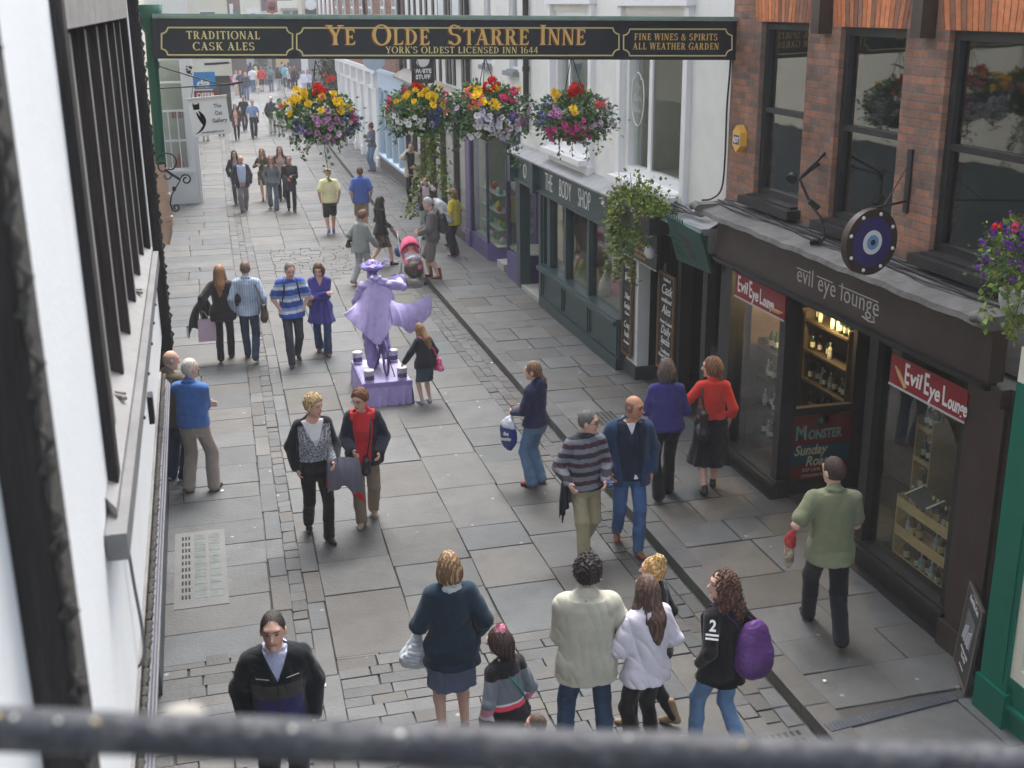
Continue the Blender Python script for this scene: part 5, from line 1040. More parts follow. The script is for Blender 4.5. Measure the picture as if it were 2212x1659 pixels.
# ---- purple gift shop y 24.15 .. 29.1 and the brown one to 37
S2 = empty('purple_shopfront', (6.5, 27, 0), 'purple framed glass shopfront with a canted bay and pale stone steps', 'shopfront')
q = MB(); q.box(6.38, 6.62, 28.62, 29.02, .08, 3.35); q.box(6.34, 6.62, 28.58, 29.06, .09, .5); q.build('column', PURPLE, S2)
q = MB(); q.prism([(6.40, 28.6), (6.40, 26.9), (6.75, 26.2), (7.0, 26.2), (7.0, 28.6)], (0, 0, .085), (1, 0, 0), (0, 1, 0), (0, 0, 1), .42); q.build('stall_riser', PURPLE, S2); q = MB(); q.prism([(6.40, 24.2), (6.40, 25.05), (6.75, 25.5), (7.0, 25.5), (7.0, 24.2)][::-1], (0, 0, .085), (1, 0, 0), (0, 1, 0), (0, 0, 1), .62); q.build('stall_riser', PURPLE, S2); q = MB(); q.box(6.45, 6.8, 24.2, 29.0, 3.02, 3.40); q.build('fascia', PURPLE, S2)
for n_, (a, b, z_) in enumerate((((6.43, 28.6), (6.43, 26.9), .52), ((6.43, 26.9), (6.77, 26.22), .52), ((6.43, 24.22), (6.43, 25.03), .71), ((6.43, 25.03), (6.77, 25.48), .71))):
    q = MB(); d_ = V3([b[0]-a[0], b[1]-a[1]]); L_ = np.linalg.norm(d_); nx_ = V3([d_[1], -d_[0]])/L_*.004; q.add([(a[0]-nx_[0], a[1]-nx_[1], z_), (b[0]-nx_[0], b[1]-nx_[1], z_), (b[0]-nx_[0], b[1]-nx_[1], 3.02), (a[0]-nx_[0], a[1]-nx_[1], 3.02), (a[0]+nx_[0], a[1]+nx_[1], z_), (b[0]+nx_[0], b[1]+nx_[1], z_), (b[0]+nx_[0], b[1]+nx_[1], 3.02), (a[0]+nx_[0], a[1]+nx_[1], 3.02)], [(0, 1, 2, 3), (7, 6, 5, 4), (0, 4, 5, 1), (2, 6, 7, 3)]); g_ = q.build('bay_window', GLS, S2)
q = MB()
for (x_, y_, z_) in ((6.42, 26.9, .5), (6.77, 26.2, .5), (6.42, 25.03, .7), (6.77, 25.5, .7), (6.43, 24.2, .7), (6.42, 28.58, .5)): q = MB(); q.box(x_-.03, x_+.03, y_-.03, y_+.03, z_, 3.03); q.build('window_post', mat('dark_purple', lin((70, 58, 92)), .4), S2)
q = MB(); q.box(6.45, 7.2, 25.55, 26.18, .085, .26); q.box(6.72, 7.2, 25.55, 26.18, .261, .42); q.build('steps', STONE, S2); q = MB(); q.box(7.2, 7.25, 25.5, 26.2, .42, 2.6); dr = q.build('door', PURPLE, S2); q = MB(); q.box(7.185, 7.199, 25.6, 26.1, .7, 2.4); q.build('pane', GLS, dr)
q = MB(); q.box(8.4, 8.45, 24.2, 29, 0, 3).box(7.25, 8.4, 24.2, 29.0, 3.04, 3.06).box(6.5, 8.4, 26.3, 28.55, .50, .52).box(6.5, 8.4, 24.25, 25.4, .70, .72).box(6.62, 8.4, 28.62, 28.66, .1, 3.0); q.build('shop_interior', mat('gift_interior', (.40, .40, .33), .9, .3, 2), S2)
rs = random.Random(8); k_ = 0
for z_ in (.85, 1.25, 1.65):
    q = MB(); q.box(6.6, 6.95, 26.6, 28.4, z_-.012, z_); q.build('glass_shelf', mat('shelf_glass', (.5, .58, .54), .15, .1, 4), S2)
GC = [('green', (.05, .32, .06)), ('white', (.7, .7, .68)), ('red', (.5, .06, .05)), ('teal', (.05, .3, .3)), ('yellow', (.6, .5, .1))]
for z_ in (.52, .85, 1.25, 1.65):
    for y_ in (26.8, 27.25, 27.7, 28.15):
        n_, c_ = rs.choice(GC); q = MB(); a_ = rs.uniform(.05, .1); q.lathe([(.001, 0), (a_*.7, 0), (a_, a_*.8), (a_*.6, a_*1.6), (a_*.3, a_*2.0), (.001, a_*2.02)], (6.72+rs.uniform(-.05, .1), y_+rs.uniform(-.08, .08), z_), 8); tag(q.build('gift_ornament', mat('gift_'+n_, c_, .3)), n_+' glass ornament on the shelves of the purple bay window', 'ornament', n_+' ornaments in the purple shop window')
S3 = empty('brown_shopfront', (6.5, 33, 0), 'long brown shopfront with tall narrow panes beyond the purple column', 'shopfront')
q = MB()
for y_ in (29.2, 30.65, 32.4, 33.9, 35.4, 36.8, 38.0): q.box(6.42, 6.56, y_-.07, y_+.07, .3, 3.3)
q.box(6.36, 6.6, 29.06, 38.05, .085, .34).box(6.40, 6.6, 29.06, 38.05, 3.25, 3.62); q.build('frame', mat('brown_frame', lin((74, 64, 60)), .5, .2, 4), S3)
for a, b in zip((29.27, 30.72, 32.47, 33.97, 35.47, 36.87), (30.58, 32.33, 33.83, 35.33, 36.73, 37.93)): q = MB(); q.box(6.50, 6.508, a, b, .34, 3.25); q.build('shop_window', GLS, S3)
q = MB(); q.box(7.6, 7.65, 29.06, 38, 0, 3.4).box(6.6, 7.6, 29.06, 38, 3.35, 3.4); q.build('shop_interior', PALEIN, S3)
q = MB(); q.add([(6.02, 29.0, 3.60), (6.10, 38.1, 3.78), (6.497, 38.1, 4.0), (6.497, 29.0, 3.78), (6.02, 29, 3.52), (6.10, 38.1, 3.7), (6.4, 38.1, 3.63), (6.4, 29.0, 3.52)], [(0, 3, 2, 1), (0, 1, 5, 4), (0, 4, 7, 3)[::1], (4, 5, 6, 7)]); q.build('cornice', mat('weathered_ledge', (.30, .285, .26), .9, .2, 2, .3, 20, dirt=.4, dcol=(.12, .11, .1)), S3)
# ---- timber framed, brick and white fronts farther up
B3 = empty('timber_framed_building', (6.7, 33, 0), 'black and white timber framed upper storey above the brown shopfront', 'building')
ops = [(29.75, 30.5, 4.85, 6.4), (31.6, 32.3, 4.85, 6.4)]
q = wall_x(MB(), 6.5, 6.8, 28.9, 38.1, 3.5, 9.5, []); q.build('wall', RENDER_W, B3); q = MB()
for y_ in (29.0, 29.55, 30.6, 31.1, 31.5, 32.4, 33.2, 34.2, 35.0, 36.0, 36.9, 37.9): q.box(6.46, 6.497, y_-.12, y_+.12, 3.9, 9)
q.box(6.455, 6.495, 29, 38, 6.6, 6.8); q.build('timber_frame', BLACKP, B3)
for a, b, z0_, z1_ in ops: q = MB(); q.box(6.44, 6.498, a, b, z0_, z1_); w_ = q.build('window', mat('blind_white', (.66, .68, .68), .6), B3); q = MB(); q.box(6.34, 6.498, a-.06, b+.06, z0_-.22, z0_-.02); q.build('sill', MATS['sill_grey'], w_)
B4 = empty('brown_brick_building', (6.7, 44, 0), 'brown brick building with white sash windows beyond the timber framed one', 'building')
q = MB(); q.box(6.5, 6.9, 38.1, 57, 3.6, 9.5); q.box(6.5, 12, 56.9, 57.1, 0, 9.5); q.build('wall', BRICK2, B4)
for y_ in (39.2, 41.6, 44.6, 47, 49.6, 52.4, 55): q = MB(); q.box(6.44, 6.498, y_, y_+.75, 4.9, 6.8); w_ = q.build('window', WPAINT, B4); q = MB(); [q.box(6.432, 6.439, y_+.09+.31*i, y_+.35+.31*i, za, zb) for i in range(2) for za, zb in ((4.98, 5.75), (5.83, 6.7))]; q.build('pane', mat('far_pane', (.20, .22, .24), .2), w_)
q = MB(); [q.tube([(6.4, y_, 3.8), (6.4, y_, 9)], .06, 8) for y_ in (38.3, 46.1)]; q.build('drainpipe', BLACKP, B4)
S4 = empty('pale_blue_shopfront', (6.5, 41, 0), 'pale blue shopfront with arched glazing bars beyond the brown one', 'shopfront')
q = MB(); q.box(6.46, 6.7, 38.2, 44.0, 3.05, 3.65).box(6.40, 6.7, 38.15, 44.05, 3.60, 3.72).box(6.46, 6.7, 38.2, 44, .085, .15)
for y_ in (38.3, 39.6, 40.9, 42.3, 43.8): q.box(6.44, 6.62, y_-.10, y_+.10, .7, 3.05)
q.box(6.48, 6.6, 38.3, 43.8, 2.1, 2.2); q.box(6.36, 6.6, 38.2, 44, .62, .70)
for a, b in ((38.4, 39.5), (39.7, 40.8), (41.0, 42.2), (42.4, 43.7)):
    q.tube([(6.52, (a+b)/2+(b-a)/2*cos(t), 2.55+.45*sin(t)) for t in np.linspace(0, pi, 12)], .04, 6)
q.build('frame', BLUEP, S4); q = MB(); q.box(6.44, 6.6, 38.2, 44, .152, .62); q.build('stall_riser', mat('brown_riser', lin((104, 92, 86)), .6), S4)
for a, b in ((38.4, 39.5), (39.7, 40.8), (41.0, 42.2), (42.4, 43.7)): q = MB(); q.box(6.56, 6.57, a, b, .7, 3.05); q.build('shop_window', GLS, S4)
q = MB(); q.box(7.8, 7.85, 38.2, 44, 0, 3.5); q.build('shop_interior', PALEIN, S4)
S5 = empty('white_shopfront', (6.5, 50, 0), 'long white panelled shopfront with pilasters and a moulded cornice', 'shopfront')
q = MB(); q.box(6.55, 6.9, 44.1, 56.4, .085, 3.55); q.build('front', RENDER_W2, S5); q = MB(); q.box(6.42, 6.55, 44.1, 56.4, 2.9, 3.0).box(6.36, 6.6, 44.05, 56.45, 3.5, 3.66)
for y_ in (44.5, 46.6, 48.7, 50.8, 52.9, 55.0, 56.1): q.box(6.44, 6.549, y_-.22, y_+.22, .09, 2.9).box(6.40, 6.549, y_-.26, y_+.26, .09, .45).box(6.36, 6.549, y_-.12, y_+.12, 3.0, 3.5)
q.build('pilaster', WPAINT, S5)
q = MB(); q.box(5.5, 6.1, 39.95, 40.05, 3.9, 4.4); 
e = empty('curved_sign', (5.8, 40, 3.8), 'pale blue curved projecting sign below the long inn sign', 'sign'); q = MB(); q.prism([(-.35, .5), (-.35, .2), (-.25, .1), (0, .0), (.25, .1), (.35, .2), (.35, .5)], (5.8, 40.0, 3.82), (1, 0, 0), (0, 0, 1), (0, -1, 0), .06); q.build('board', BLUEP, e); q = MB(); q.bar((6.5, 40, 4.35), (5.4, 40, 4.35), .03); q.build('bracket', IRON, e)
e = empty('shop_sign', (5.62, 29.8, 4.0), 'dark square projecting sign with two words in white block letters under a round emblem', 'sign')
q = MB(); q.box(5.24, 5.80, 29.78, 29.84, 4.02, 4.95); q.build('board', mat('sign_brown', lin((48, 40, 46)), .5), e); text('WHITE', (5.52, 29.778, 4.27), FXv, UZ, .10, LETW, e, wid=.95, bold=.006); text('STUFF', (5.52, 29.778, 4.13), FXv, UZ, .10, LETW, e, wid=.95, bold=.006)
q = MB(); q.lathe([(.15, 0), (.17, 0), (.17, .006), (.15, .006)], (5.52, 29.778, 4.58), 24, axis=(0, -1, 0)); q.tube([(5.42, 29.772, 4.55), (5.46, 29.772, 4.62), (5.5, 29.772, 4.54), (5.54, 29.772, 4.62), (5.58, 29.772, 4.54), (5.62, 29.772, 4.6)], .012, 5); q.build('emblem', LETW, e); q = MB(); q.bar((6.46, 29.81, 5.0), (5.2, 29.81, 5.0), .035); q.build('bracket', IRON, e)
# ivy-hung dark archway
B5 = empty('archway_building', (7, 62, 0), 'dark shopfront under hanging creeper beyond the white panelled shopfront', 'building')
q = MB(); q.box(6.9, 7.4, 57.1, 68, 3.4, 9.0); q.build('wall', BRICK2, B5); q = MB(); q.box(7.2, 7.4, 57.1, 68, .08, 3.4); q.build('shop_window', BLACKP, B5); 
for y_ in (58, 60, 62, 64, 66): q = MB(); q.box(6.84, 6.899, y_, y_+.9, 4.8, 6.8); q.build('window', WPAINT, B5)
# ---- green shop at the right edge
S6 = empty('green_shopfront', (6.1, 6.5, 0), 'glossy green shopfront with a cream window frame at the right edge', 'shopfront')
q = MB(); q.box(6.06, 6.45, 7.24, 7.58, .42, 3.05).box(6.03, 6.45, 7.21, 7.60, .085, .42).box(6.09, 6.45, 4, 7.24, .085, .50).box(6.07, 6.45, 4, 7.24, .50, .58).box(6.05, 6.45, 4, 7.21, .30, .34); q.box(6.05, 6.059, 7.29, 7.32, .5, 3.0); q.build('stall_riser', GREENP, S6)
q = MB(); q.box(6.08, 6.25, 7.13, 7.24, .58, 2.9).box(6.08, 6.25, 4, 7.13, .58, .70).box(6.08, 6.25, 4, 7.24, 2.9, 3.06).box(6.0, 6.4, 4, 7.50, 3.06, 3.34); q.build('window_frame', CREAM, S6); q = MB(); q.box(6.16, 6.168, 4, 7.13, .7, 2.9); q.build('shop_window', GLS, S6); q = MB(); q.box(7.3, 7.4, 4, 7.56, 0, 3).box(6.26, 7.4, 4, 7.2, .52, .57); q.build('shop_interior', WARM, S6); q = MB(); q.box(6.3, 6.5, 5.0, 7.15, 1.0, 1.06).box(6.3, 6.5, 5.0, 7.15, .62, .65); q.build('display_shelf', WOODL, S6)
# poster board leaning by it
e = empty('walk_board', (6.1, 7.95, .1), 'black poster board with white lettering leaning between the brown pilaster and the green shopfront', 'sign')
a0, a1, tp = at(2059, 1426, z=.115), at(2084, 1502, z=.115), at(2108, 1284, z=.93); ud = (a1-a0)/np.linalg.norm(a1-a0); up_ = tp-a0; up_ -= ud*(up_ @ ud); H_ = np.linalg.norm(up_); uy = up_/H_; W_ = np.linalg.norm(a1-a0); nb = np.cross(ud, uy)
c_ = (a0+a1)/2+uy*H_/2; q = MB(); q.obox(c_-nb*.012, ud*W_/2, uy*H_/2, nb*.012); q.build('panel', mat('board_slate', (.05, .05, .055), .5, .15, 4), e)
q = MB(); [q.obox(c_+s_*ud*(W_/2-.01)+nb*.002, ud*.01, uy*H_/2, nb*.004) for s_ in (-1, 1)]; [q.obox(c_+s_*uy*(H_/2-.01)+nb*.002, ud*W_/2, uy*.012, nb*.0045) for s_ in (-1, 1)]; q.build('frame', mat('frame_tan', lin((120, 108, 92)), .6), e)
for s_, z_, h_ in (('The Original', .78, .03), ('Ghost Walk of York', .70, .052), ('meets here nightly', .24, .03), ('The Pub', .18, .04), ('all welcome', .10, .025)): text(s_, a0+ud*W_/2+uy*z_+nb*.001, ud, uy, h_, LETW, e, wid=min(.9, .42/(len(s_)*h_*.8)))
q = MB(); q.obox(a0+ud*W_/2+uy*.47+nb*.001, ud*.16, uy*.14, nb*.003); q.build('picture', mat('picture_grey', (.16, .16, .17), .5, .5, 14), e); q = MB(); [q.tube([a0+ud*(W_/2-.1+.07*k)+uy*(.36)+nb*.006, a0+ud*(W_/2-.08+.07*k)+uy*(.48+.03*(k % 2))+nb*.006], [.022, .012], 6) for k in range(4)]; q.build('ghost_figures', mat('ghost_pale', (.5, .52, .54), .6), e)
# ------------------------------------------------------------------ left-hand side of the street
RL = V3([0, 1., 0])
L1 = empty('jettied_house', (-.7, 6, 0), 'white plastered house with dark oak posts and a long mullioned window, left edge', 'house')
wx = -.37
q = MB(); wall_x(q, -.62, wx, 1.0, 9.6, 3.66, 9.0, [(3.72, 7.7, 4.45, 5.84)]); q.build('wall', RENDER_W2, L1)
q = MB(); q.box(-.8, -.50, 1.0, 9.6, 3.06, 3.658); q.build('lower_wall', RENDER_W2, L1)
q = MB(); q.box(-1.4, -.30, 1.0, 9.8, 9.0, 9.2); q.build('roof', LEAD, L1)
q = MB(); q.box(-1.2, -1.0, .8, 9.8, 0, 3.0); q.build('shopfront', BLACKP, L1)
rp = random.Random(4)
def post(y0, y1, xf, z0, z1, seed):
    q = MB(); q.box(wx-.02, xf-.022, y0, y1, z0, z1); p_ = q.build('oak_post', TIMBER, L1); r_ = random.Random(seed)
    q = MB(); z = z0+.03; k = 0
    q.box(xf-.022, xf-.014, y0+.004, y1, z0, z1)
    while z < z1-.1:                                   # carved twisting leaf trail down the corner
        hh = r_.uniform(.045, .07); a = .010*sin(k*1.9); q.tube([(xf-.014+a*.3, y0+.006, z), (xf-.006+a, y0-.004, z+hh*.5), (xf-.014-a*.4, y0+.004, z+hh)], [.003, .009, .003], 6); 
        if k % 3 == 0: q.tube([(xf-.02, y0-.002, z+hh*.3), (xf-.002, y0+.002, z+hh*.9)], [.010, .003], 5)
        z += hh*.86; k += 1
    q.build('carved_moulding', mat('carved_oak', (.055, .052, .046), .8, .4, 14, .5, 40, dirt=.3, dcol=(.12, .115, .105), dscale=9), p_)
post(1.99, 2.16, -.282, 3.66, 9, 1); post(8.52, 8.72, -.292, 3.55, 9, 2)
for b_ in ((-.338, 3.70, 3.80, 4.3), (-.345, 7.62, 7.74, 4.4)): q = MB(); q.box(wx-.03, b_[0], b_[1], b_[2], b_[3], 5.95); q.build('window_jamb', TIMBER, L1)
wf = empty('dummy', (0, 0, 0)); bpy.data.objects.remove(wf)
q = MB(); q.box(-.435, -.430, 3.8, 7.62, 4.45, 5.84); wn = q.build('long_window', glass('old_glass', (.5, .55, .55), 1.3, 1.5, .03), L1)
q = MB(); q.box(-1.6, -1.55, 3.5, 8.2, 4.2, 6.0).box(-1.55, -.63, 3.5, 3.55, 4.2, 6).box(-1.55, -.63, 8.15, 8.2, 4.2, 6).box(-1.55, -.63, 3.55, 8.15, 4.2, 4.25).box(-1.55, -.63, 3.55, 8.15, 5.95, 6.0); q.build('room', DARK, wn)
MULL = mat('mullion_oak', (.060, .048, .044), .7, .35, 6, .4, 20, aniso=(5, 5, .6), dirt=.3, dcol=(.10, .09, .085)); MULL_LIT = mat('mullion_lit_edge', (.34, .33, .30), .7, .2, 9)  # paler strip on the street face: sky light put into the colour
for y in (4.22, 4.86, 5.5, 6.14, 6.78, 7.36):
    q = MB(); q.box(-.428, -.376, y, y+.045, 4.46, 5.84); m_ = q.build('mullion', MULL, wn)
    q = MB(); q.box(-.3755, -.3725, y, y+.045, 4.48, 5.82); q.build('mullion_lit_edge', MULL_LIT, m_)
q = MB(); q.box(wx-.05, -.34, 3.72, 7.7, 5.84, 5.98); q.build('window_head', mat('grey_oak', (.28, .27, .25), .8, .2, 5, .3, 20), wn)
for y in (4.5, 6.3): q = MB(); q.tube([(-.41, y+.1, 4.475), (-.36, y+.02, 4.485), (-.352, y, 4.485)], .009, 6); q.tube([(-.41, y+.14, 4.475), (-.355, y+.04, 4.492)], .007, 6); q.build('casement_stay', mat('rope_grey', (.25, .24, .22), .8), wn)
q = MB(); q.add([(-.43, 3.66, 4.50), (-.43, 7.72, 4.50), (-.335, 7.72, 4.455), (-.335, 3.5, 4.455), (-.335, 7.72, 4.30), (-.335, 3.5, 4.30), (-.43, 3.66, 4.3), (-.43, 7.72, 4.3)], [(0, 3, 2, 1), (3, 5, 4, 2), (0, 6, 5, 3), (1, 2, 4, 7)]); q.build('sill', mat('sill_lead', (.23, .225, .22), .7, .2, 3, .3, 14, dirt=.4, dcol=(.12, .12, .12)), wn)
q = MB(); q.bar((-.335, 3.38, 4.38), (-.335, 7.75, 4.38), .062, .085); sb = q.build('sill_beam', mat('beam_lead', (.19, .19, .19), .7, .2, 3, .3, 14, dirt=.5, dcol=(.09, .09, .09), dscale=4), wn); q = MB(); q.box(-.302, -.28, 4.95, 5.03, 4.22, 4.34); q.build('iron_clip', IRON, sb)
for y in (4.6, 5.2, 5.7, 6.1, 6.5, 6.9): q = MB(); q.tube([(-.300, y, 4.37), (-.292, y, 4.37)], .008, 5); q.build('stud', IRON, sb)
q = MB(); q.add([(-.60, 1.0, 3.10), (-.60, 9.7, 3.10), (-.455, 9.7, 3.05), (-.455, 1.0, 3.05), (-.455, 9.7, 2.92), (-.455, 1.0, 2.92), (-1.0, 1, 2.92), (-1.0, 9.7, 2.92)], [(0, 3, 2, 1), (3, 5, 4, 2), (5, 6, 7, 4)]); q.build('cornice', mat('ledge_grey', (.26, .25, .24), .85, .2, 3, .4, 30, dirt=.5, dcol=(.13, .125, .11), dscale=4), L1)
ro = MB(); rq = random.Random(9); y = 1.0
while y < 9.6:
    h_ = rq.uniform(.06, .12); ro.tube([(-.44, y, 3.035+rq.uniform(-.01, .01)), (-.43, y+h_*.5, 3.05+rq.uniform(-.012, .012)), (-.44, y+h_, 3.03)], [.010, .019, .010], 6); y += h_*.9
ro.build('carved_cornice_edge', MATS['carved_oak'], L1)
for k in range(3): cable([(-.415+.012*k, y_, 3.04-.018*k+.006*sin(y_*2+k)) for y_ in np.linspace(1.2, 9.5, 9)], .008, ['upper', 'middle', 'lower'][k]+' grey cable run along the carved cornice at the left edge', m_=mat('grey_cable', (.16, .16, .18), .5))
cable([(-.36, 3.9, 4.28), (-.352, 3.95, 4.0), (-.352, 4.0, 3.66), (-.46, 4.1, 3.5), (-.48, 4.2, 3.1)], .006, 'thin cable dropping over the white wall under the mullioned window', m_=MATS['grey_cable'])
# next house with the pipes
L2 = empty('cream_house', (-.9, 13, 0), 'narrow cream house with dark shopfront behind the last oak post on the left', 'house')
q = MB(); q.box(-1.2, -.60, 9.8, 14.5, 2.9, 9); q.box(-3, -1.15, 14.5, 38, 2.9, 9); q.build('wall', CREAM, L2); q = MB(); q.box(-1.2, -.74, 9.8, 14.6, 0, 2.9).box(-3, -1.18, 14.6, 38, 0, 2.9); q.build('shopfront', mat('slate_blue_paint', (.06, .075, .085), .5, .2, 4), L2); q = MB(); q.tube([(-.70, 15.4+.0*t, 0.1+2.6*t/6) for t in range(7)], .10, 8); q.build('pilaster', BROWNP, L2)
q = MB()
q.tube([(-.40, 14.1, 9), (-.40, 14.1, 6.0)], .055, 10); q.lathe([(.06, 0), (.13, .12), (.15, .3), (.10, .3)], (-.40, 14.1, 5.62), 10); q.tube([(-.40, 14.1, 5.7), (-.43, 14.1, 4.16)], .062, 10); q.lathe([(.075, 0), (.075, .07)], (-.41, 14.1, 5.25), 10); tag(q.build('green_drainpipe' if False else 'drainpipe', BOTTLEG), 'dark green drainpipe and hopper at the left end of the long inn sign', 'drainpipe')
q = MB(); q.tube([(-.43, 14.1, 4.20), (-.44, 14.1, 3.42), (-.48, 14.1, 3.30)], .07, 10); [q.lathe([(.085, 0), (.085, .05)], (-.435, 14.1, z), 10) for z in (3.5, 3.56, 3.82)]; tag(q.build('drainpipe', TERRA), 'beige painted drainpipe below the green one on the left', 'drainpipe')
# white bow-fronted shop at y 38.5
L3 = empty('white_corner_house', (-.5, 45, 0), 'white corner house with a small paned shop window facing down the street', 'house')
q = MB(); wall_y(q, 38.5, 38.8, -1.3, .0, .0, 9, [(-1.05, -.28, 1.05, 4.4)]); q.box(-.3, .0, 38.8, 57, 0, 9); q.tube([(-.06, 38.56, 0), (-.06, 38.56, 4.6)], .075, 10); q.build('wall', RENDER_W2, L3)
q = MB(); q.box(-1.05, -.98, 38.52, 38.62, 1.05, 4.4).box(-.35, -.28, 38.52, 38.62, 1.05, 4.4); [q.box(-.98, -.35, 38.54, 38.6, z-.03, z+.03) for z in (1.08, 1.95, 2.85, 3.7, 4.37)]; [q.box(x-.015, x+.015, 38.54, 38.6, 1.1, 2.85) for x in (-.82, -.55)]; w_ = q.build('window', WPAINT, L3); q = MB(); q.box(-.98, -.35, 38.60, 38.606, 1.1, 4.35); q.build('pane', GLS, w_); q = MB(); q.box(-1.05, -.3, 39.4, 39.45, 1, 4.5).box(-1.05, -.3, 38.8, 39.4, 1.0, 1.05); q.build('room', PALEIN, w_)
q = MB(); q.box(-1.14, -.2, 38.42, 38.499, .96, 1.04); q.build('sill', WPAINT, w_)
e = empty('reflected_board', (-.62, 38.5, 2.7), 'painted red reflection of the agent board in the white corner house window', 'reflection'); q = MB(); q.box(-.72, -.40, 38.66, 38.67, 2.62, 2.84); q.build('sheet', mat('reflected_red', lin((196, 110, 112)), .6), e); text('UN', (-.52, 38.655, 2.66), FXv, UZ, .13, LETW, e, wid=.9)  # agent board's reflection in the panes, painted as a red lettered panel
q = MB(); q.lathe([(.001, 0), (.12, 0), (.14, .12), (.08, .3), (.06, .42), (.001, .46)], (-.62, 39.0, 1.06), 10); tag(q.build('display_vase', mat('vase_red', (.35, .08, .07), .4)), 'dark red vase standing in the paned window of the white corner house', 'vase')
e = empty('poster_panel', (-.06, 38.47, 3.9), 'small black and white picture on the white corner of the left house', 'poster'); q = MB(); q.box(-.18, .05, 38.46, 38.47, 3.88, 4.22); q.build('sheet', LETW, e); q = MB(); [q.lathe([(.001, 0), (rp.uniform(.02, .04), .001)], (rp.uniform(-.15, .02), 38.457, rp.uniform(3.92, 4.17)), 7, axis=(0, -1, 0)) for k in range(16)]; q.build('picture', BLACKP, e)
e = empty('agent_board', (.35, 41, 3), 'blue and red estate agent board projecting from the white corner house', 'sign'); q = MB(); q.box(-.1, .72, 41.0, 41.03, 3.34, 3.86); q.build('blue_panel', mat('agent_blue', lin((40, 130, 190)), .4, .25, 1.5), e); q = MB(); q.box(-.1, .74, 41.0, 41.03, 2.99, 3.27); q.build('red_panel', REDP, e); q = MB(); q.box(-.1, .62, 41.0, 41.03, 3.28, 3.31); q.build('strip', LETW, e)
text('cks', (.33, 40.995, 3.40), FXv, UZ, .22, LETW, e, wid=.95, bold=.02); text('OFFER', (.37, 40.995, 3.06), FXv, UZ, .14, LETW, e, wid=1.0, bold=.008)
# hanging gallery sign with its long iron arm
e = empty('gallery_sign', (.2, 20, 3.9), 'white hanging sign with a stylised black cat with thin grey lettering', 'sign')
s0, s1 = at(403, 216, Y=20.), at(486, 208, Y=20.0); b0, b1 = at(418, 296, Y=20.), at(497, 288, Y=20.)
ux = s1-s0; W_ = np.linalg.norm(ux); ux /= W_; uy = s0-b0; uy -= ux*(uy @ ux); H_ = np.linalg.norm(uy); uy /= H_; W_ *= 1.0; nb = np.cross(ux, uy); o = b0
q = MB(); q.obox(o+ux*W_/2+uy*H_/2-nb*.01, ux*W_/2, uy*H_/2, nb*.012); q.build('board', mat('sign_pale', (.70, .71, .72), .5, .04, 3), e)
q = MB(); q.obox(o+ux*W_/2+uy*(H_+.008), ux*(W_/2+.012), uy*.016, nb*.025); q.build('top_rail', LETG, e)
P_ = lambda x, y: o+ux*W_*x+uy*H_*y+nb*.004
for s_, y_ in (('The', .72), ('Cat', .53), ('Gallery', .33)): text(s_, P_(.74, y_), ux, uy, .062, mat('sign_grey_ink', (.05, .05, .06), .6), e, wid=.9, bold=.001)
text('www.thecatgallery.co.uk', P_(.52, .07), ux, uy, .032, MATS['sign_grey_ink'], e, wid=.78, bold=.0005)
q = MB()
def blade(pts, ws):
    pts = V3(pts); n_ = len(pts); L_, R_2 = [], []
    for i in range(n_):
        t = pts[min(i+1, n_-1)]-pts[max(i-1, 0)]; t /= np.linalg.norm(t); nn_ = V3([-t[1], t[0]]); L_.append(pts[i]+nn_*ws[i]); R_2.append(pts[i]-nn_*ws[i])
    for i in range(n_-1):
        q.add([P_(*L_[i])+nb*.002, P_(*R_2[i])+nb*.002, P_(*R_2[i+1])+nb*.002, P_(*L_[i+1])+nb*.002], [(0, 1, 2, 3)])
        q.add([P_(*L_[i])+nb*.002, P_(*R_2[i])+nb*.002, P_(*R_2[i+1])+nb*.002, P_(*L_[i+1])+nb*.002], [(3, 2, 1, 0)])
th_ = np.linspace(0, 1, 14)
blade([(.19+.015*0, .86-.14*t) for t in th_], [.085-.012*t+.004 for t in th_]); blade([(.115+.01*t, .86+.055*t) for t in th_], [.02*(1-t) for t in th_]); blade([(.265-.01*t, .86+.055*t) for t in th_], [.02*(1-t) for t in th_])
blade([(.165+.13*sin(1.1*t)*1.0, .66-.34*t) for t in th_], [.006+.028*sin(pi*t) for t in th_]); blade([(.24+.115*sin(pi*t*.82)+.0*t-.03*t, .68-.50*t) for t in th_], [.012+.045*sin(pi*min(1, t*1.05)) for t in th_]); blade([(.30-.24*t, .24-.17*t-.03*sin(pi*t)) for t in th_], [.03*(1-t)+.004 for t in th_])
q.build('cat_emblem', SIGNK, e)
q = MB(); r0, r1, r2 = at(338, 141, Y=20.), at(480, 183, Y=20.0), at(527, 176, Y=20.0); q.tube([r0, (r0+r1)/2+V3([0, 0, -.01]), r1, r2], .012, 6); a0_, a1_ = at(338, 191, Y=20.), at(500, 183, Y=20.); q.tube([a0_-V3([.4, 0, 0]), a0_, a1_, r2], .012, 6); q.tube([a0_-V3([.55, 0, -.3]), r0], .012, 6)
for f_ in (.12, .88): q.tube([s0+(s1-s0)*f_, a0_+(a1_-a0_)*(.42+.5*f_)], .005, 5)
q.build('iron_arm', IRON, e)
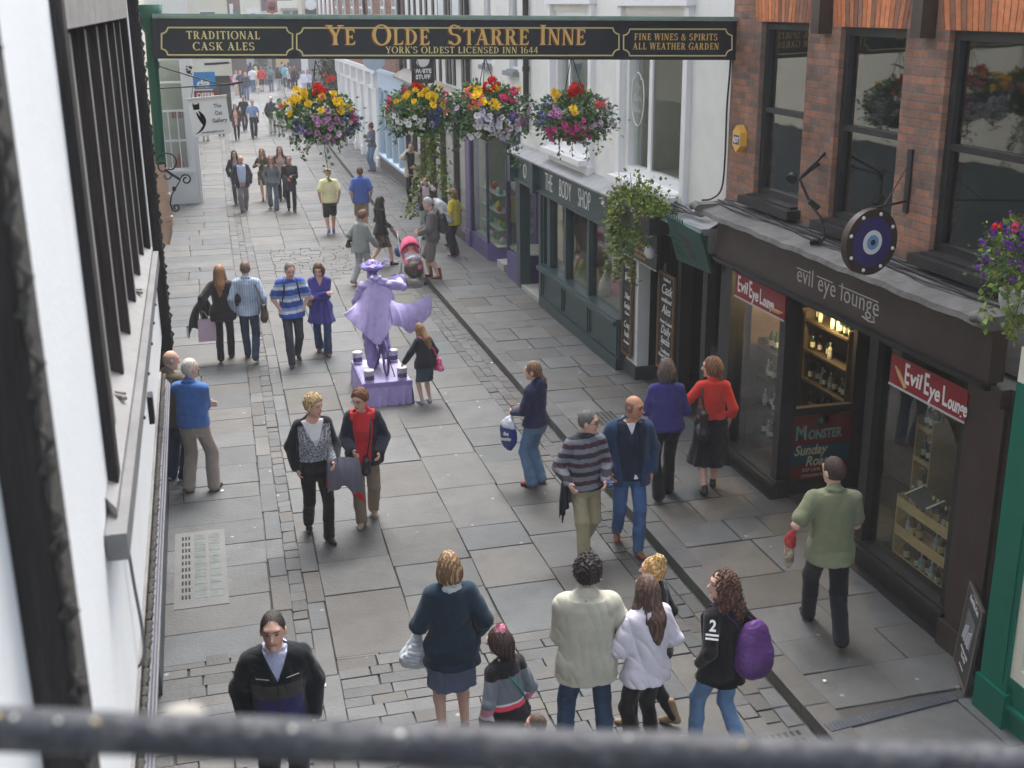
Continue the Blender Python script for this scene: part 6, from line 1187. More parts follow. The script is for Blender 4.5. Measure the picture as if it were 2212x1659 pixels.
# scrolled iron bracket
e = empty('scroll_bracket', (-.3, 13, 3.9), 'black scrolled wrought iron bracket on the left wall beside the beige pipe', 'bracket'); q = MB()
S_ = lambda pts, r=.009: q.tube([at(x, y, Y=13.) for x, y in pts], r, 6)
sp = lambda cx, cy, r0, r1, a0, a1, n=16: [(cx+(r0+(r1-r0)*i/n)*cos(rad(a0+(a1-a0)*i/n)), cy+(r0+(r1-r0)*i/n)*sin(rad(a0+(a1-a0)*i/n))) for i in range(n+1)]
S_(sp(362, 352, 24, 17, -170, 60)+sp(352, 358, 14, 5, 30, 400)); S_([(356, 366), (370, 376), (390, 388)], .016); S_(sp(402, 388, 12, 4, -160, 280)); S_([(390, 388), (376, 412), (370, 424)], .007); S_([(370, 424), (368, 440), (372, 452)]+sp(380, 448, 9, 3, 160, -260)); S_(sp(362, 380, 8, 6, -20, 200), .007)
q.box(*sorted((float(at(372, 407, Y=13.)[0]), float(at(380, 407, Y=13.)[0]))), 12.98, 13.02, *sorted((float(at(376, 412, Y=13.)[2]), float(at(376, 403, Y=13.)[2])))); q.build('scrollwork', IRON, e)
# ---- houses at the far end
def far(nm, lab, xl, xr, Y, z0, z1, m_, feats=(), dp=3.0):
    e = empty(nm, (float(at((xl+xr)/2, 20, Y=Y)[0]), Y, 0), lab, 'building'); a, b = float(at(xl, 20, Y=Y)[0]), float(at(xr, 20, Y=Y)[0])
    q = MB(); q.box(a, b, Y, Y+dp, z0, z1); q.build('wall', m_, e)
    for (n_, x0, x1, ya, yb, mm, t) in feats:
        p0, p1 = at(x0, yb, Y=Y-t), at(x1, ya, Y=Y-t); q = MB(); q.box(p0[0], p1[0], Y-t, Y-.003, p0[2], p1[2]); q.build(n_, mm, e)
    return e
FP = mat('far_window', (.10, .11, .13), .3); GREYB = mat('far_grey', (.30, .29, .28), .8)
q = MB(); q.tube([(-.02, 57.1, 0), (-.02, 57.1, 9)], .09, 8); tag(q.build('drainpipe', WPAINT), 'white drainpipe at the far corner of the white corner house', 'drainpipe')
far('yellow_house', 'pale yellow house front above the left end of the long sign', 400, 431, 60, 2.6, 9, CREAM, [('cornice', 400, 431, 116, 122, WPAINT, .2)])
e = far('cream_house', 'cream house with a small white framed window just above the long sign', 430, 491, 66, 2.4, 9, CREAM, [('window_frame', 430, 468, 22, 38, WPAINT, .06), ('window', 433, 464, 26, 38, FP, .10)])
e = far('awning_shop', 'dark shop under a cream awning behind the estate agent board', 392, 484, 68, 0, 2.4, mat('far_dark_front', (.05, .055, .06), .7, .4, 1.5), [], 2)
aw0, aw1 = at(432, 137, Y=66.), at(494, 133, Y=66.); zt = float(at(440, 121, Y=67.)[2]); q = MB(); q.add([(aw0[0], 66, aw0[2]), (aw1[0], 66, aw1[2]), (aw1[0], 67.99, zt), (aw0[0], 67.99, zt), (aw0[0], 66, aw0[2]-.12), (aw1[0], 66, aw1[2]-.12)], [(0, 1, 2, 3), (4, 5, 1, 0), (3, 2, 1, 0), (0, 1, 5, 4)]); tag(q.build('awning', mat('awning_cream', lin((216, 210, 168)), .8), None), 'cream shop awning just under the left panel of the long sign', 'awning')
far('timbered_shop', 'far dark timbered shop with a grey sign between two cream fronts', 490, 524, 96, 0, 8, mat('far_brown', lin((110, 92, 84)), .8, .3, 2), [('sign_board', 504, 522, 20, 34, FP, .2), ('window', 497, 503, 8, 34, WPAINT, .1)])
far('jettied_cream_house', 'far cream house with an overhanging upper storey', 523, 562, 92, 3.2, 9, CREAM, [('lower_wall', 535, 560, 18, 50, RENDER_W2, -.002), ('window', 543, 551, 29, 36, FP, .05)])
far('white_gable_house', 'far white house with a tall dark window left of the red hanging sign', 561, 590, 100, 2.5, 9, RENDER_W, [('window', 565, 574, -20, 23, FP, .1)])
far('eaves_house', 'far cream house with a dark eave right of the red hanging sign', 590, 655, 106, 2.5, 9, CREAM, [('eaves', 607, 650, 17, 22, GREYB, .6), ('window', 612, 626, 24, 36, FP, .1), ('beam', 632, 648, 24, 36, MATS['far_brown'], .1)])
far('round_sign_house', 'far cream house with a round white sign over a dark name board', 652, 688, 84, 3.4, 9, mat('far_beige', lin((206, 196, 176)), .8), [('board', 660, 683, 19, 38, SIGNK, .15)])
p = at(671, 10, Y=83.8); q = MB(); q.lathe([(.30, 0), (.36, 0), (.36, .06), (.30, .06)], p, 24, axis=(0, -1, 0)); tag(q.build('round_sign', WPAINT), 'round white ring sign on the far cream house', 'sign')
p0, p1 = at(576, 31, Y=86.), at(598, 2, Y=86.); e = empty('red_sign', (float(p0[0]), 86, 5), 'red hanging inn sign with a dark emblem at the far end of the street', 'sign'); q = MB(); w2 = p1[0]-p0[0]; h2 = p1[2]-p0[2]; q.prism([(0, h2), (0, h2*.15), (w2*.35, .08*h2), (w2*.5, 0), (w2*.65, .08*h2), (w2, h2*.15), (w2, h2)], (p0[0], 86, p0[2]), FXv, UZ, (0, -1, 0), .08); q.build('board', mat('inn_red', lin((170, 84, 76)), .6), e); q = MB(); q.lathe([(.001, 0), (.26, .0), (.001, .02)], (p0[0]+w2/2, 85.9, p0[2]+h2*.58), 12, axis=(0, -1, 0)); q.build('emblem', mat('emblem_brown', lin((84, 60, 52)), .6), e); q = MB(); q.bar((p0[0]-.1, 86, p1[2]+.06), (p1[0]+1.0, 86, p1[2]+.06), .07); q.build('bracket', IRON, e)
e = far('closing_shops', 'dark shopfronts closing the far end of the street behind the crowd', 470, 720, 116, 0, 8, mat('far_dark_front2', (.07, .065, .07), .7, .4, 1.2), [('door', 597, 623, 118, 150, mat('far_tan', lin((206, 176, 124)), .7), .1), ('column', 580, 586, 112, 160, GREYB, .2), ('window', 530, 548, 118, 145, mat('far_pale', (.45, .48, .5), .5), .1), ('upper_wall', 470, 720, -60, 112, CREAM, .3)], 2)
e = far('grey_column_shop', 'far shopfront with a white column beside the creeper', 652, 690, 88, 0, 3.4, GREYB, [('column', 655, 664, 112, 200, WPAINT, .2)], 2)
# sky blockers that are really there: the rest of the terraces either side
e = empty('rear_terrace', (-2, -6, 0), 'backs of the terrace on the camera side of the street', 'building')
q = MB(); q.box(-9, -.9, -14, .6, 0, 8.5).box(7.0, 14, -14, 4.4, 0, 9); q.build('wall', RENDER_W2, e)
# ------------------------------------------------------------------ the long inn sign over the street
e = GS = empty('inn_gantry_sign', (3.06, 14, 5.2), 'long black and gold inn sign spanning the whole street', 'sign')
GY_ = 14.0; TL, TR_, BL, BR = (-.36, 5.78), (6.49, 5.66), (-.40, 5.385), (6.49, 5.225)
q = MB(); A = [(TL[0], TL[1]), (BL[0], BL[1]), (BR[0], BR[1]), (TR_[0], TR_[1])]; q.prism(A, (0, GY_, 0), FXv, UZ, (0, -1, 0), .0); q.v = []; q.f = []; q.sm = []; q.mi = []; q.c = []
V = [(x, GY_-.06, z) for x, z in A]+[(x, GY_+.10, z) for x, z in A]; q.add(V, [(0, 1, 2, 3), (7, 6, 5, 4), (1, 5, 6, 2), (0, 3, 7, 4), (0, 4, 5, 1), (3, 2, 6, 7)]); q.build('board', SIGNK, e)
q = MB(); dx = V3([TR_[0]-TL[0], 0, TR_[1]-TL[1]]); q.bar((TL[0], GY_+.02, TL[1]+.014), (TR_[0], GY_+.02, TR_[1]+.014), .26, .03); q.bar((TL[0], GY_+.02, TL[1]+.034), (TR_[0], GY_+.02, TR_[1]+.034), .12, .03); q.build('lead_capping', mat('verdigris_lead', lin((128, 148, 138)), .7, .2, 4, .3, 20, dirt=.5, dcol=(.06, .10, .085), dscale=5), e)
q = MB(); q.bar((BL[0], GY_+.02, BL[1]-.012), (BR[0], GY_+.02, BR[1]-.012), .19, .025); q.build('bottom_edge', BLACKP, e)
yf = GY_-.062; sxv = V3([6.85, 0, -.14]); sxv /= np.linalg.norm(sxv); syv = np.cross(V3([0, -1., 0]), sxv)
pt = lambda x, y: at(x, y, Y=yf)
def rule(pts, r=.0085): q.tube([pt(*p)+V3([0, -.002, 0]) for p in pts], r, 4, smooth=False)
q = MB()
def panel(xl, xr, yt, yb, n=13, nl=None, lt=True):
    c = lambda cx, cy, a0, a1: [(cx+n*cos(rad(a0+(a1-a0)*k/6)), cy+n*sin(rad(a0+(a1-a0)*k/6))) for k in range(7)]
    rule([(xl+n, yt)]+[(xr-n, yt)]+c(xr, yt, 180, 90)+[(xr, yb-n)]+c(xr, yb, 270, 180)+[(xl+n, yb)]+c(xl, yb, 0, -90)+[(xl, yt+n)]+c(xl, yt, 90, 0))
panel(349, 632, 59.5, 119); panel(641, 1337, 60.5, 120); panel(1347, 1581, 63, 120.5)
q.build('gold_rule', GOLD2, e)
def sline(words, cx, base, fitpx, mt, par, dz=0., dx_=0., nm='lettering', off=.004, sp=.09):
    o = pt(cx+dx_, base+dz); sc = depth(o)/FPX; P0 = [(t, h*sc) for t, h in words]
    W = sum((serif_glyph(c)[1]+sp)*h for t, h in P0 for c in t); k = fitpx*sc/W
    return serif(P0, o, sxv*k, syv, mt, par, nm, 'c', off, sp)
sline([('TRADITIONAL', 16.5)], 484, 84.5, 157, GOLD2, e); sline([('CASK ALES', 16.5)], 485, 108.5, 132, GOLD2, e)
sline([('FINE WINES & SPIRITS', 14)], 1461, 87, 194, GOLD, e); sline([('ALL WEATHER GARDEN', 14)], 1461, 107, 200, GOLD, e)
for (a, b), cx, wd in ((('Y', 'E'), 739, 64), (('O', 'LDE'), 868, 128), (('S', 'TARRE'), 1057, 183), (('I', 'NNE'), 1216, 107)):
    sline([(a, 41), (b, 33)], cx, 97, wd, RUST, e, 2.2, -3.2, 'letter_shade', .001, .06); sline([(a, 41), (b, 33)], cx, 97, wd, GOLD, e, 0, 0, 'lettering', .006, .06)
sline([("YORK'S OLDEST LICENSED INN 1644", 13.5)], 1001, 115, 338, GOLD2, e, sp=.07)
# ------------------------------------------------------------------ flowers
LEAF = mat('leaf', rough=.55, attr=True, var=.25, vs=5, spec=.3); PETAL = mat('petal', rough=.6, attr=True, var=.06, vs=40, spec=.2)
def petunia(c, throat, r=.038):
    V = [(0, 0, -.014)]; C = [throat]; F = []
    for i in range(15): a = 2*pi*i/15; V.append((r*.32*cos(a), r*.32*sin(a), -.002)); C.append(V3(throat)*.4+V3(c)*.6)
    for i in range(15): a = 2*pi*i/15; k = r*(1+.10*cos(5*a)); V.append((k*cos(a), k*sin(a), .006+.006*cos(5*a+1))); C.append(c)
    for i in range(15): j = (i+1) % 15; F += [(0, 1+i, 1+j), (1+i, 16+i, 16+j, 1+j)]
    return V, F, C
def begonia(c, r=.045):
    V, F, C = [], [], []; rr = random.Random(1)
    for L_, (rad_, h_, n_, t_) in enumerate(((r, .0, 7, .9), (r*.8, .012, 6, .6), (r*.55, .022, 5, .35), (r*.3, .030, 4, .15))):
        for i in range(n_):
            a = 2*pi*(i+.4*L_)/n_; w = .62; b = len(V); k = rr.uniform(.9, 1.1)
            for (u, v_, z_) in ((.15, 0, 0), (.6, -w, .004), (1., -w*.55, .014*(1-t_)+.004), (1.06, 0, .02*(1-t_)+.002), (1., w*.55, .014*(1-t_)+.004), (.6, w, .004)):
                an = a+v_*.75; V.append((rad_*u*k*cos(an), rad_*u*k*sin(an), h_+z_*2)); C.append(tuple(V3(c)*(.86+.12*u)))
            F.append(tuple(range(b, b+6)))
    return V, F, C
def cluster(c, n, R_, r, seed, five=True):
    V, F, C = [], [], []; rr = random.Random(seed)
    for i in range(n):
        d = V3([rr.gauss(0, 1), rr.gauss(0, 1), rr.gauss(0, .9)]); d /= np.linalg.norm(d); p = d*R_*rr.uniform(.6, 1); a = np.cross(d, [0, 0, 1.]); a = a/(np.linalg.norm(a)+1e-6); b_ = np.cross(d, a); k = rr.uniform(.85, 1.15)
        for j in range(5):
            t = 2*pi*j/5; b = len(V); u = a*cos(t)+b_*sin(t); w = -a*sin(t)+b_*cos(t)
            V += [tuple(p), tuple(p+u*r*.7+w*r*.42+d*.003), tuple(p+u*r*1.05+d*.005), tuple(p+u*r*.7-w*r*.42+d*.003)]; C += [tuple(V3(c)*k)]*4; F.append((b, b+1, b+2, b+3))
    return V, F, C
FM = {}
def fmesh(key):
    if key not in FM:
        fn = {'pw': lambda: petunia((.92, .91, .92), (.42, .3, .42)), 'pp': lambda: petunia((.62, .32, .56), (.22, .03, .16)), 'pk': lambda: petunia((.70, .09, .30), (.28, .01, .10)), 'plp': lambda: petunia((.82, .66, .78), (.45, .12, .35)),
              'by': lambda: begonia(lin((250, 212, 30)), .050), 'br': lambda: cluster(lin((226, 34, 22)), 22, .062, .026, 3), 'bc': lambda: begonia(lin((244, 126, 126)), .034), 'bp': lambda: cluster(lin((226, 60, 120)), 14, .045, .022, 5),
              'lb': lambda: cluster(lin((104, 92, 190)), 16, .055, .013, 7), 'lv': lambda: cluster(lin((122, 62, 160)), 16, .05, .016, 9), 'wl': lambda: cluster((.72, .72, .72), 16, .055, .012, 11)}[key]
        FM[key] = fn()
    return FM[key]
FMESH = {}
NM = {'pw': 'petunia', 'pp': 'petunia', 'pk': 'petunia', 'plp': 'petunia', 'by': 'begonia', 'bc': 'begonia', 'br': 'geranium', 'bp': 'geranium', 'lb': 'lobelia', 'lv': 'verbena', 'wl': 'alyssum'}
def flower(key, par, p, nrm, sc=1.0, spin=0.):
    p = V3(p, float)-wloc(par)
    if key not in FMESH:
        V, F, C = fmesh(key); me = bpy.data.meshes.new(NM[key]); me.from_pydata([tuple(v) for v in V], [], F); a = me.color_attributes.new('Col', 'FLOAT_COLOR', 'POINT')
        a.data.foreach_set('color', np.concatenate([V3(C), np.ones((len(V), 1))], 1).astype(np.float32).ravel()); me.materials.append(PETAL); FMESH[key] = me
    o = bpy.data.objects.new(NM[key], FMESH[key]); COL.objects.link(o); o.parent = par; o.location = p
    o.rotation_mode = 'QUATERNION'; qn = Vector(nrm).to_track_quat('Z', 'Y'); 
    from mathutils import Quaternion
    o.rotation_quaternion = qn @ Quaternion((0, 0, 1), spin); o.scale = (sc, sc, sc)
def leaves(par, pts, cols, size, seed, name='foliage', droop=.0):
    rr = random.Random(seed); q = MB()
    for (p, n_) in pts:
        p = V3(p); d = V3(n_, float)+V3([rr.gauss(0, .6), rr.gauss(0, .6), rr.gauss(0, .5)-droop]); d /= np.linalg.norm(d); a = np.cross(d, [rr.gauss(0, 1), rr.gauss(0, 1), rr.gauss(0, 1)]); a /= np.linalg.norm(a)+1e-6; L_ = size*rr.uniform(.6, 1.4); c = rr.choice(cols); k = rr.uniform(.75, 1.25); q.col = tuple(v*k for v in c)
        up = np.cross(a, d); q.add([p, p+d*L_*.45+a*L_*.36+up*.004, p+d*L_, p+d*L_*.45-a*L_*.36+up*.004], [(0, 1, 2, 3)])
    return q.build(name, LEAF, par, col=True)
GREENS = [(.10, .19, .06), (.12, .23, .07), (.07, .14, .05), (.18, .28, .11), (.14, .22, .14)]
YGREEN = [(.20, .26, .03), (.15, .22, .03), (.26, .30, .05), (.10, .17, .03)]
def basket(px, py, Y, R_, lab, plan, seed, tails=(), hz=.78, chain=True, pot=None, n=1900, cols=GREENS, leafsz=.055):
    """plan: (kind, count, angular window: azimuth lo/hi in degrees seen from the camera (0 = facing, -90 = left), elevation lo/hi)"""
    c = at(px, py, Y=Y); root = empty('hanging_basket', c-V3([0, 0, R_*.8]), lab, 'flower basket', 'hanging flower baskets' if chain else None); rr = random.Random(seed); w = c-CAMP; w[2] = 0; w /= np.linalg.norm(w); rt = V3([w[1], -w[0], 0])
    q = MB(); q.lathe([(.02, -.30*R_/.4), (.16*R_/.4, -.24*R_/.4), (.22*R_/.4, -.05), (.23*R_/.4, .04), (.2*R_/.4, .04)], c if pot is None else V3(pot), 14); q.build('basket_bowl', mat('basket_liner', (.12, .10, .06), .9, .3, 20) if pot is None else mat('pot_pale', (.52, .54, .52), .5, .1, 5, dirt=.2, dcol=(.2, .22, .2)), root)
    lump = [(rr.uniform(0, 6.28), rr.uniform(-.6, .9), rr.uniform(.75, 1.12)) for _ in range(14)]
    def surf(az, el, k=1.0):
        d = V3([0, 0, 0.])-w*cos(az)*cos(el)+rt*sin(az)*cos(el)+UZ*sin(el); sc = 1+.10*sin(3*az+seed)*cos(el*2)+.08*sin(5*az+el*4+seed*2)
        return c+V3([d[0], d[1], d[2]*(hz if d[2] > 0 else hz*.95)])*R_*k*sc, d
    pts = []
    for i in range(n): az, el = rr.uniform(-pi, pi), math.asin(rr.uniform(-.85, .98)); p, d = surf(az, el, rr.uniform(.35, 1.02)**.5); pts.append((p, d))
    for i in range(n//5): az, el = rr.uniform(-pi, pi), rr.uniform(-.9, .6); p, d = surf(az, el, 1+abs(rr.gauss(0, .16))); pts.append((p, d))
    leaves(root, pts, cols, leafsz, seed)
    for kind, cnt, a0, a1, e0, e1 in plan:
        for i in range(int(cnt*(1.5 if kind[0] in 'plw' else 1.05))):
            az, el = rad(rr.gauss((a0+a1)/2, (a1-a0)*.30)), rad(rr.gauss((e0+e1)/2, (e1-e0)*.28)); p, d = surf(az, el, rr.uniform(.96, 1.16)); nd = d+V3([rr.gauss(0, .3), rr.gauss(0, .3), rr.gauss(0, .25)+.1]); flower(kind, root, p, nd, rr.uniform(.8, 1.15)*R_/.42*(1.0), rr.uniform(0, 6))
        for i in range(cnt//4):
            az, el = rad(rr.uniform(a0, a1)+180), rad(rr.uniform(e0, e1)); p, d = surf(az, el, rr.uniform(.98, 1.1)); flower(kind, root, p, d, rr.uniform(.8, 1.1)*R_/.42, rr.uniform(0, 6))
    for (az, L_, dense, yg, wid) in tails:
        p, d = surf(rad(az), -.55, .9); P_ = []; x = p.copy(); dr = d*.3+V3([0, 0, -1.]); 
        for i in range(int(L_/.03)): dr = dr+V3([rr.gauss(0, .12), rr.gauss(0, .12), -.1]); dr /= np.linalg.norm(dr); x = x+dr*.03; P_.append(x.copy())
        if len(P_) < 2: continue
        q = MB(); q.tube(P_, .004, 4); tv = q.build('trailing_stem', mat('stem_green', (.10, .14, .03), .7), root)
        lp_ = [(y_+V3([rr.gauss(0, wid), rr.gauss(0, wid), rr.gauss(0, .01)]), V3([rr.gauss(0, 1), rr.gauss(0, 1), -.4])) for y_ in P_ for _ in range(dense)]; leaves(tv, lp_, YGREEN if yg else GREENS, .045, seed+5, 'trailing_leaves', .4)
    if chain:
        q = MB(); top = V3([c[0], 14.02, 5.30]); 
        for a in (0, 2.1, 4.2): q.tube([top, c+V3([.2*cos(a), .2*sin(a), .05])], .005, 5)
        q.build('chain', IRON, root)
    return root
F_ = 13.95
basket(690, 255, F_, .40, 'leftmost hanging basket, yellow begonias and red geranium above trailing purple lobelia', [('by', 17, -75, 0, 18, 62), ('by', 7, 15, 60, 15, 50), ('br', 4, -15, 20, 62, 88), ('br', 1, 30, 45, 70, 85), ('bc', 2, 0, 40, 40, 55), ('pw', 9, -95, -55, -35, 15), ('pp', 7, -10, 30, -10, 25), ('lb', 12, 55, 105, -45, 15), ('bp', 5, 55, 85, -5, 30), ('pp', 6, -20, 60, -50, -25), ('lb', 6, -60, -20, -30, 0), ('pw', 6, -70, -30, -35, -5), ('wl', 5, -50, 40, -60, -30), ('plp', 5, 0, 70, -35, 0)], 1, [(-20, .35, 2, 0, .02), (5, .55, 2, 0, .02), (35, .2, 2, 0, .02), (-50, .2, 3, 0, .03)])
basket(905, 243, F_, .37, 'second hanging basket from the left, with a long yellow green creeper hanging down from it', [('by', 20, -40, 60, 18, 60), ('br', 5, -20, 12, 60, 85), ('pw', 17, -75, 20, -35, 5), ('bc', 3, 45, 70, 5, 25), ('lb', 7, 22, 40, -35, 20), ('bp', 4, -95, -60, 5, 40), ('pw', 6, -90, -60, 0, 25), ('wl', 6, -90, -30, -50, -15)], 2, [(28, 1.15, 7, 1, .045), (33, .9, 7, 1, .04), (20, .7, 6, 1, .04), (-60, .25, 2, 0, .02)])
basket(1052, 243, F_, .44, 'third hanging basket from the left, crowded with white petunias below yellow begonias', [('by', 9, -50, 65, 15, 60), ('br', 3, 5, 30, 62, 85), ('bc', 8, -45, 10, 20, 55), ('pw', 34, -40, 50, -45, 5), ('plp', 12, -90, -50, -10, 30), ('pp', 9, 45, 95, -40, 5), ('lb', 4, -20, 40, -15, 15), ('bp', 4, 30, 60, 25, 50), ('plp', 8, 30, 100, -40, 20)], 3, [(55, .45, 4, 0, .04), (80, .3, 3, 0, .04), (-75, .3, 3, 0, .04)])
basket(1238, 252, F_, .40, 'rightmost hanging basket under the long sign, pink petunias with grey green sprays', [('br', 5, -15, 30, 58, 85), ('by', 5, -55, -20, 30, 55), ('by', 2, -10, 10, 12, 25), ('pk', 20, -50, 30, -50, 0), ('lb', 10, -95, -55, -25, 25), ('bc', 7, 35, 60, 10, 35), ('pp', 4, -40, -10, 0, 25), ('wl', 12, 55, 110, -25, 45), ('plp', 6, 10, 70, -40, 0)], 4, [(-30, .3, 2, 0, .02), (0, .3, 2, 0, .02), (40, .35, 2, 0, .02), (70, .3, 2, 0, .03)], cols=GREENS+[(.12, .16, .10), (.14, .18, .12)])
basket(2204, 545, 7.6, .25, 'purple flower ball in a pale wall pot at the right edge', [('lv', 45, -100, 100, -35, 80), ('br', 2, -70, -40, 20, 50), ('bp', 2, -30, 0, 40, 60)], 5, [(-40, .5, 3, 1, .02), (-15, .55, 3, 1, .02), (10, .5, 5, 1, .04), (-60, .25, 3, 1, .02), (30, .5, 5, 1, .04)], hz=1.1, chain=False, pot=at(2196, 665, Y=7.55)+V3([0, 0, .1]), n=1300, leafsz=.035, cols=YGREEN+GREENS)
b5 = at(2196, 640, Y=7.55); q = MB(); q.bar(b5+V3([0, 0, .0]), (6.3, 7.55, float(b5[2])), .05); tag(q.build('basket_bracket', GREENP), 'green bracket holding the pale flower pot at the right edge', 'bracket')
# planter of trailing greenery on the inn passage
e = empty('planter_box', (6.05, 16.6, 2.9), 'black planter of bushy trailing greenery above the inn passage sign', 'planter'); q = MB(); q.box(5.95, 6.25, 15.3, 16.5, 2.80, 3.06); q.build('box', BLACKP, e); rr = random.Random(21); pts = []
for i in range(1500): y = rr.uniform(15.1, 16.9); x = 6.1+rr.gauss(0, .14); z = 3.05+abs(rr.gauss(0, .16))*(1.1 if 15.3 < y < 16.6 else .5); pts.append(((x, y, z), (rr.gauss(0, .5), rr.gauss(0, .5), .6)))
for k in range(46):
    y = rr.uniform(15.5, 17.1); x = 6.0+rr.gauss(0, .05); L_ = rr.uniform(.3, 1.25)*(1.0 if y > 16.15 else .45); z = 3.05
    while L_ > 0: z -= .022; L_ -= .022; x += rr.gauss(0, .008); y += rr.gauss(0, .008); pts.append(((x+rr.gauss(0, .03), y+rr.gauss(0, .03), z), (rr.gauss(-.3, 1), rr.gauss(0, 1), -.3)))
leaves(e, pts, YGREEN+YGREEN+[(.12, .2, .04), (.08, .17, .03)], .06, 22)
for k in range(5): y = 16.0+.33*k; flower('plp', e, (5.96, y, 3.05+.12*(k % 2)-.1*(k == 4)), (-1, -.4, .3), .9)
for k in range(6): q = MB(); y = 15.6+k*.25; q.tube([(6.1, y, 3.1), (6.05, y-.05, 3.3), (6.0, y-.12, 3.45+.03*k % .1)], .004, 4); q.build('sprig', MATS['stem_green'], e)
# creeper at the far archway
e = empty('creeper', (6.9, 60, 3), 'dark hanging creeper with red flowers over the far shopfront', 'creeper'); rr = random.Random(31); pts = [((6.85-abs(rr.gauss(0, .35)), rr.uniform(57.3, 63), rr.choice((3.2, 2.9, 2.4))+rr.gauss(0, .35)), (-.5, -.5, -.3)) for i in range(1400)]; leaves(e, pts, [(.03, .05, .02), (.05, .07, .03), (.07, .06, .05)], .14, 32)
for k in range(8): flower('br', e, (6.2+rr.gauss(0, .1), 58+rr.gauss(0, .8), 2.6+rr.gauss(0, .4)), (-.5, -.8, .2), 2.0)
# ------------------------------------------------------------------ balcony rail close to the camera
e = empty('balcony_railing', (.2, .8, 5.0), 'out of focus dark weathered balcony rail across the bottom of the view', 'railing')
r0, r1 = at(-1500, 1520, d=.93), at(3700, 1712, d=.93); q = MB(); n_ = 40; q.tube([r0+(r1-r0)*i/n_ for i in range(n_+1)], [.0172+.0006*sin(i*1.7) for i in range(n_+1)], 18)
RAILM = mat('rail_paint', (.030, .032, .040), .55, .4, 40, .4, 70, dirt=.5, dcol=(.20, .20, .19), dscale=30); q.build('rail', RAILM, e)
q = MB(); [q.tube([p_, p_-V3([0, 0, 1.0])], .012, 10) for p_ in (r0+(r1-r0)*.03, r0+(r1-r0)*.97)]; q.build('rail_post', RAILM, e)
rr = random.Random(12)
for k in range(13):
    t = rr.uniform(.26, .74); p = r0+(r1-r0)*t+V3([0, -.004, .0166]); q = MB(); s_ = rr.uniform(.0015, .0038); q.lathe([(.001, -.002), (s_, -.001), (s_*.7, s_*.35), (.0003, s_*.45)], p+V3([0, rr.uniform(-.006, .004), -.001]), 8); tag(q.build('lichen_patch', mat('lichen_'+('pale', 'ochre')[k % 4 == 0], ((.55, .56, .5), (.5, .36, .16))[k % 4 == 0], .9), e))
q = MB(); q.lathe([(.001, 0), (.020, .001), (.016, .006), (.004, .009), (.0005, .0092)], at(395, 1555, d=.94), 12); q.build('bird_dropping', mat('dropping', (.30, .28, .25), .9), e)
# ------------------------------------------------------------------ the people
S = solid
def scarf(i, col, m_=None, wide=.03):
    q = SDF()
    for a in range(10):
        t0, t1 = 2*pi*a/10, 2*pi*(a+1)/10; q.cone((.072*cos(t0), .075*sin(t0)-.01, .02*sin(t0)), (.072*cos(t1), .075*sin(t1)-.01, .02*sin(t1)), wide, wide, .01)
    v, f = q.mesh(max(.008, i['h']), None, wrinkle(.006, 3, 2)); P = V3([i['T'](0, 0, 1.465)]*1)[0]; mesh_np('scarf', (v*i['s']) @ i['Rt'].T+P, f, CLOTH, i['root'], (S(col) if not callable(col) else col)(v))
def soft(cones, name, pat, loc_h, label, cat, m_=None, wr=.012, h=.011, ell=(), group=None, seed=1):
    q = SDF()
    for c in cones: q.cone(*c)
    for c in ell: q.ell(*c)
    v, f = q.mesh(h, None, wrinkle(wr, seed, 2.2)); b = v.mean(0)*V3([1, 1, 0])+V3([0, 0, v[:, 2].min()])
    return tag(mesh_np(name, v, f, m_ or CLOTH, None, pat(v), True, b), label, cat, group)
def strap(pts, w, name, col, label, cat, par=None):
    q = MB(); q.tube(pts, w, 6); m_ = mat('strap_%d_%d_%d' % col, lin(col), .7, .1, 9); o = q.build(name, m_, par)
    return o if par is not None else tag(o, label, cat)
def bag_on(i, side, z, fwd, size, col, label, kind='shoulder_bag', cat='bag', strap_to=None, m_=None, scol=None, round_=.35):
    """soft bag hanging at a person's side, with its strap"""
    c = i['T'](side, fwd, z); rw = i['Rt']; e = empty(kind, c-V3([0, 0, size[2]]), label, cat); q = SDF(); sx, sy, sz = size
    q.cone(c+rw @ V3([0, -sy*.5, -sz*.55]), c+rw @ V3([0, sy*.5, -sz*.55]), sx*.62, None, .04).cone(c+rw @ V3([0, -sy*.42, sz*.3]), c+rw @ V3([0, sy*.42, sz*.3]), sx*.40, None, .05).cone(c+rw @ V3([0, -sy*.5, -sz*.55]), c+rw @ V3([0, -sy*.42, sz*.3]), sx*.5, sx*.38, .05).cone(c+rw @ V3([0, sy*.5, -sz*.55]), c+rw @ V3([0, sy*.42, sz*.3]), sx*.5, sx*.38, .05)
    v, f = q.mesh(max(.009, i['h']*.8), None, wrinkle(.006, 4, 2.5)); mesh_np('pouch', v, f, m_ or LEATHER, e, (col if callable(col) else S(col))(v))
    st = strap_to or (side*.6, 0, 1.47); top = i['T'](*st); a = c+rw @ V3([0, sy*.4, sz*.4]); b = c+rw @ V3([0, -sy*.4, sz*.4]); sc = scol or (col if not callable(col) else (40, 36, 36))
    strap([a, (a+top)/2+rw @ V3([np.sign(side)*.02, .05, 0]), top, (b+top)/2+rw @ V3([np.sign(side)*.02, -.05, 0]), b], .011, 'strap', sc, None, None, e); return e
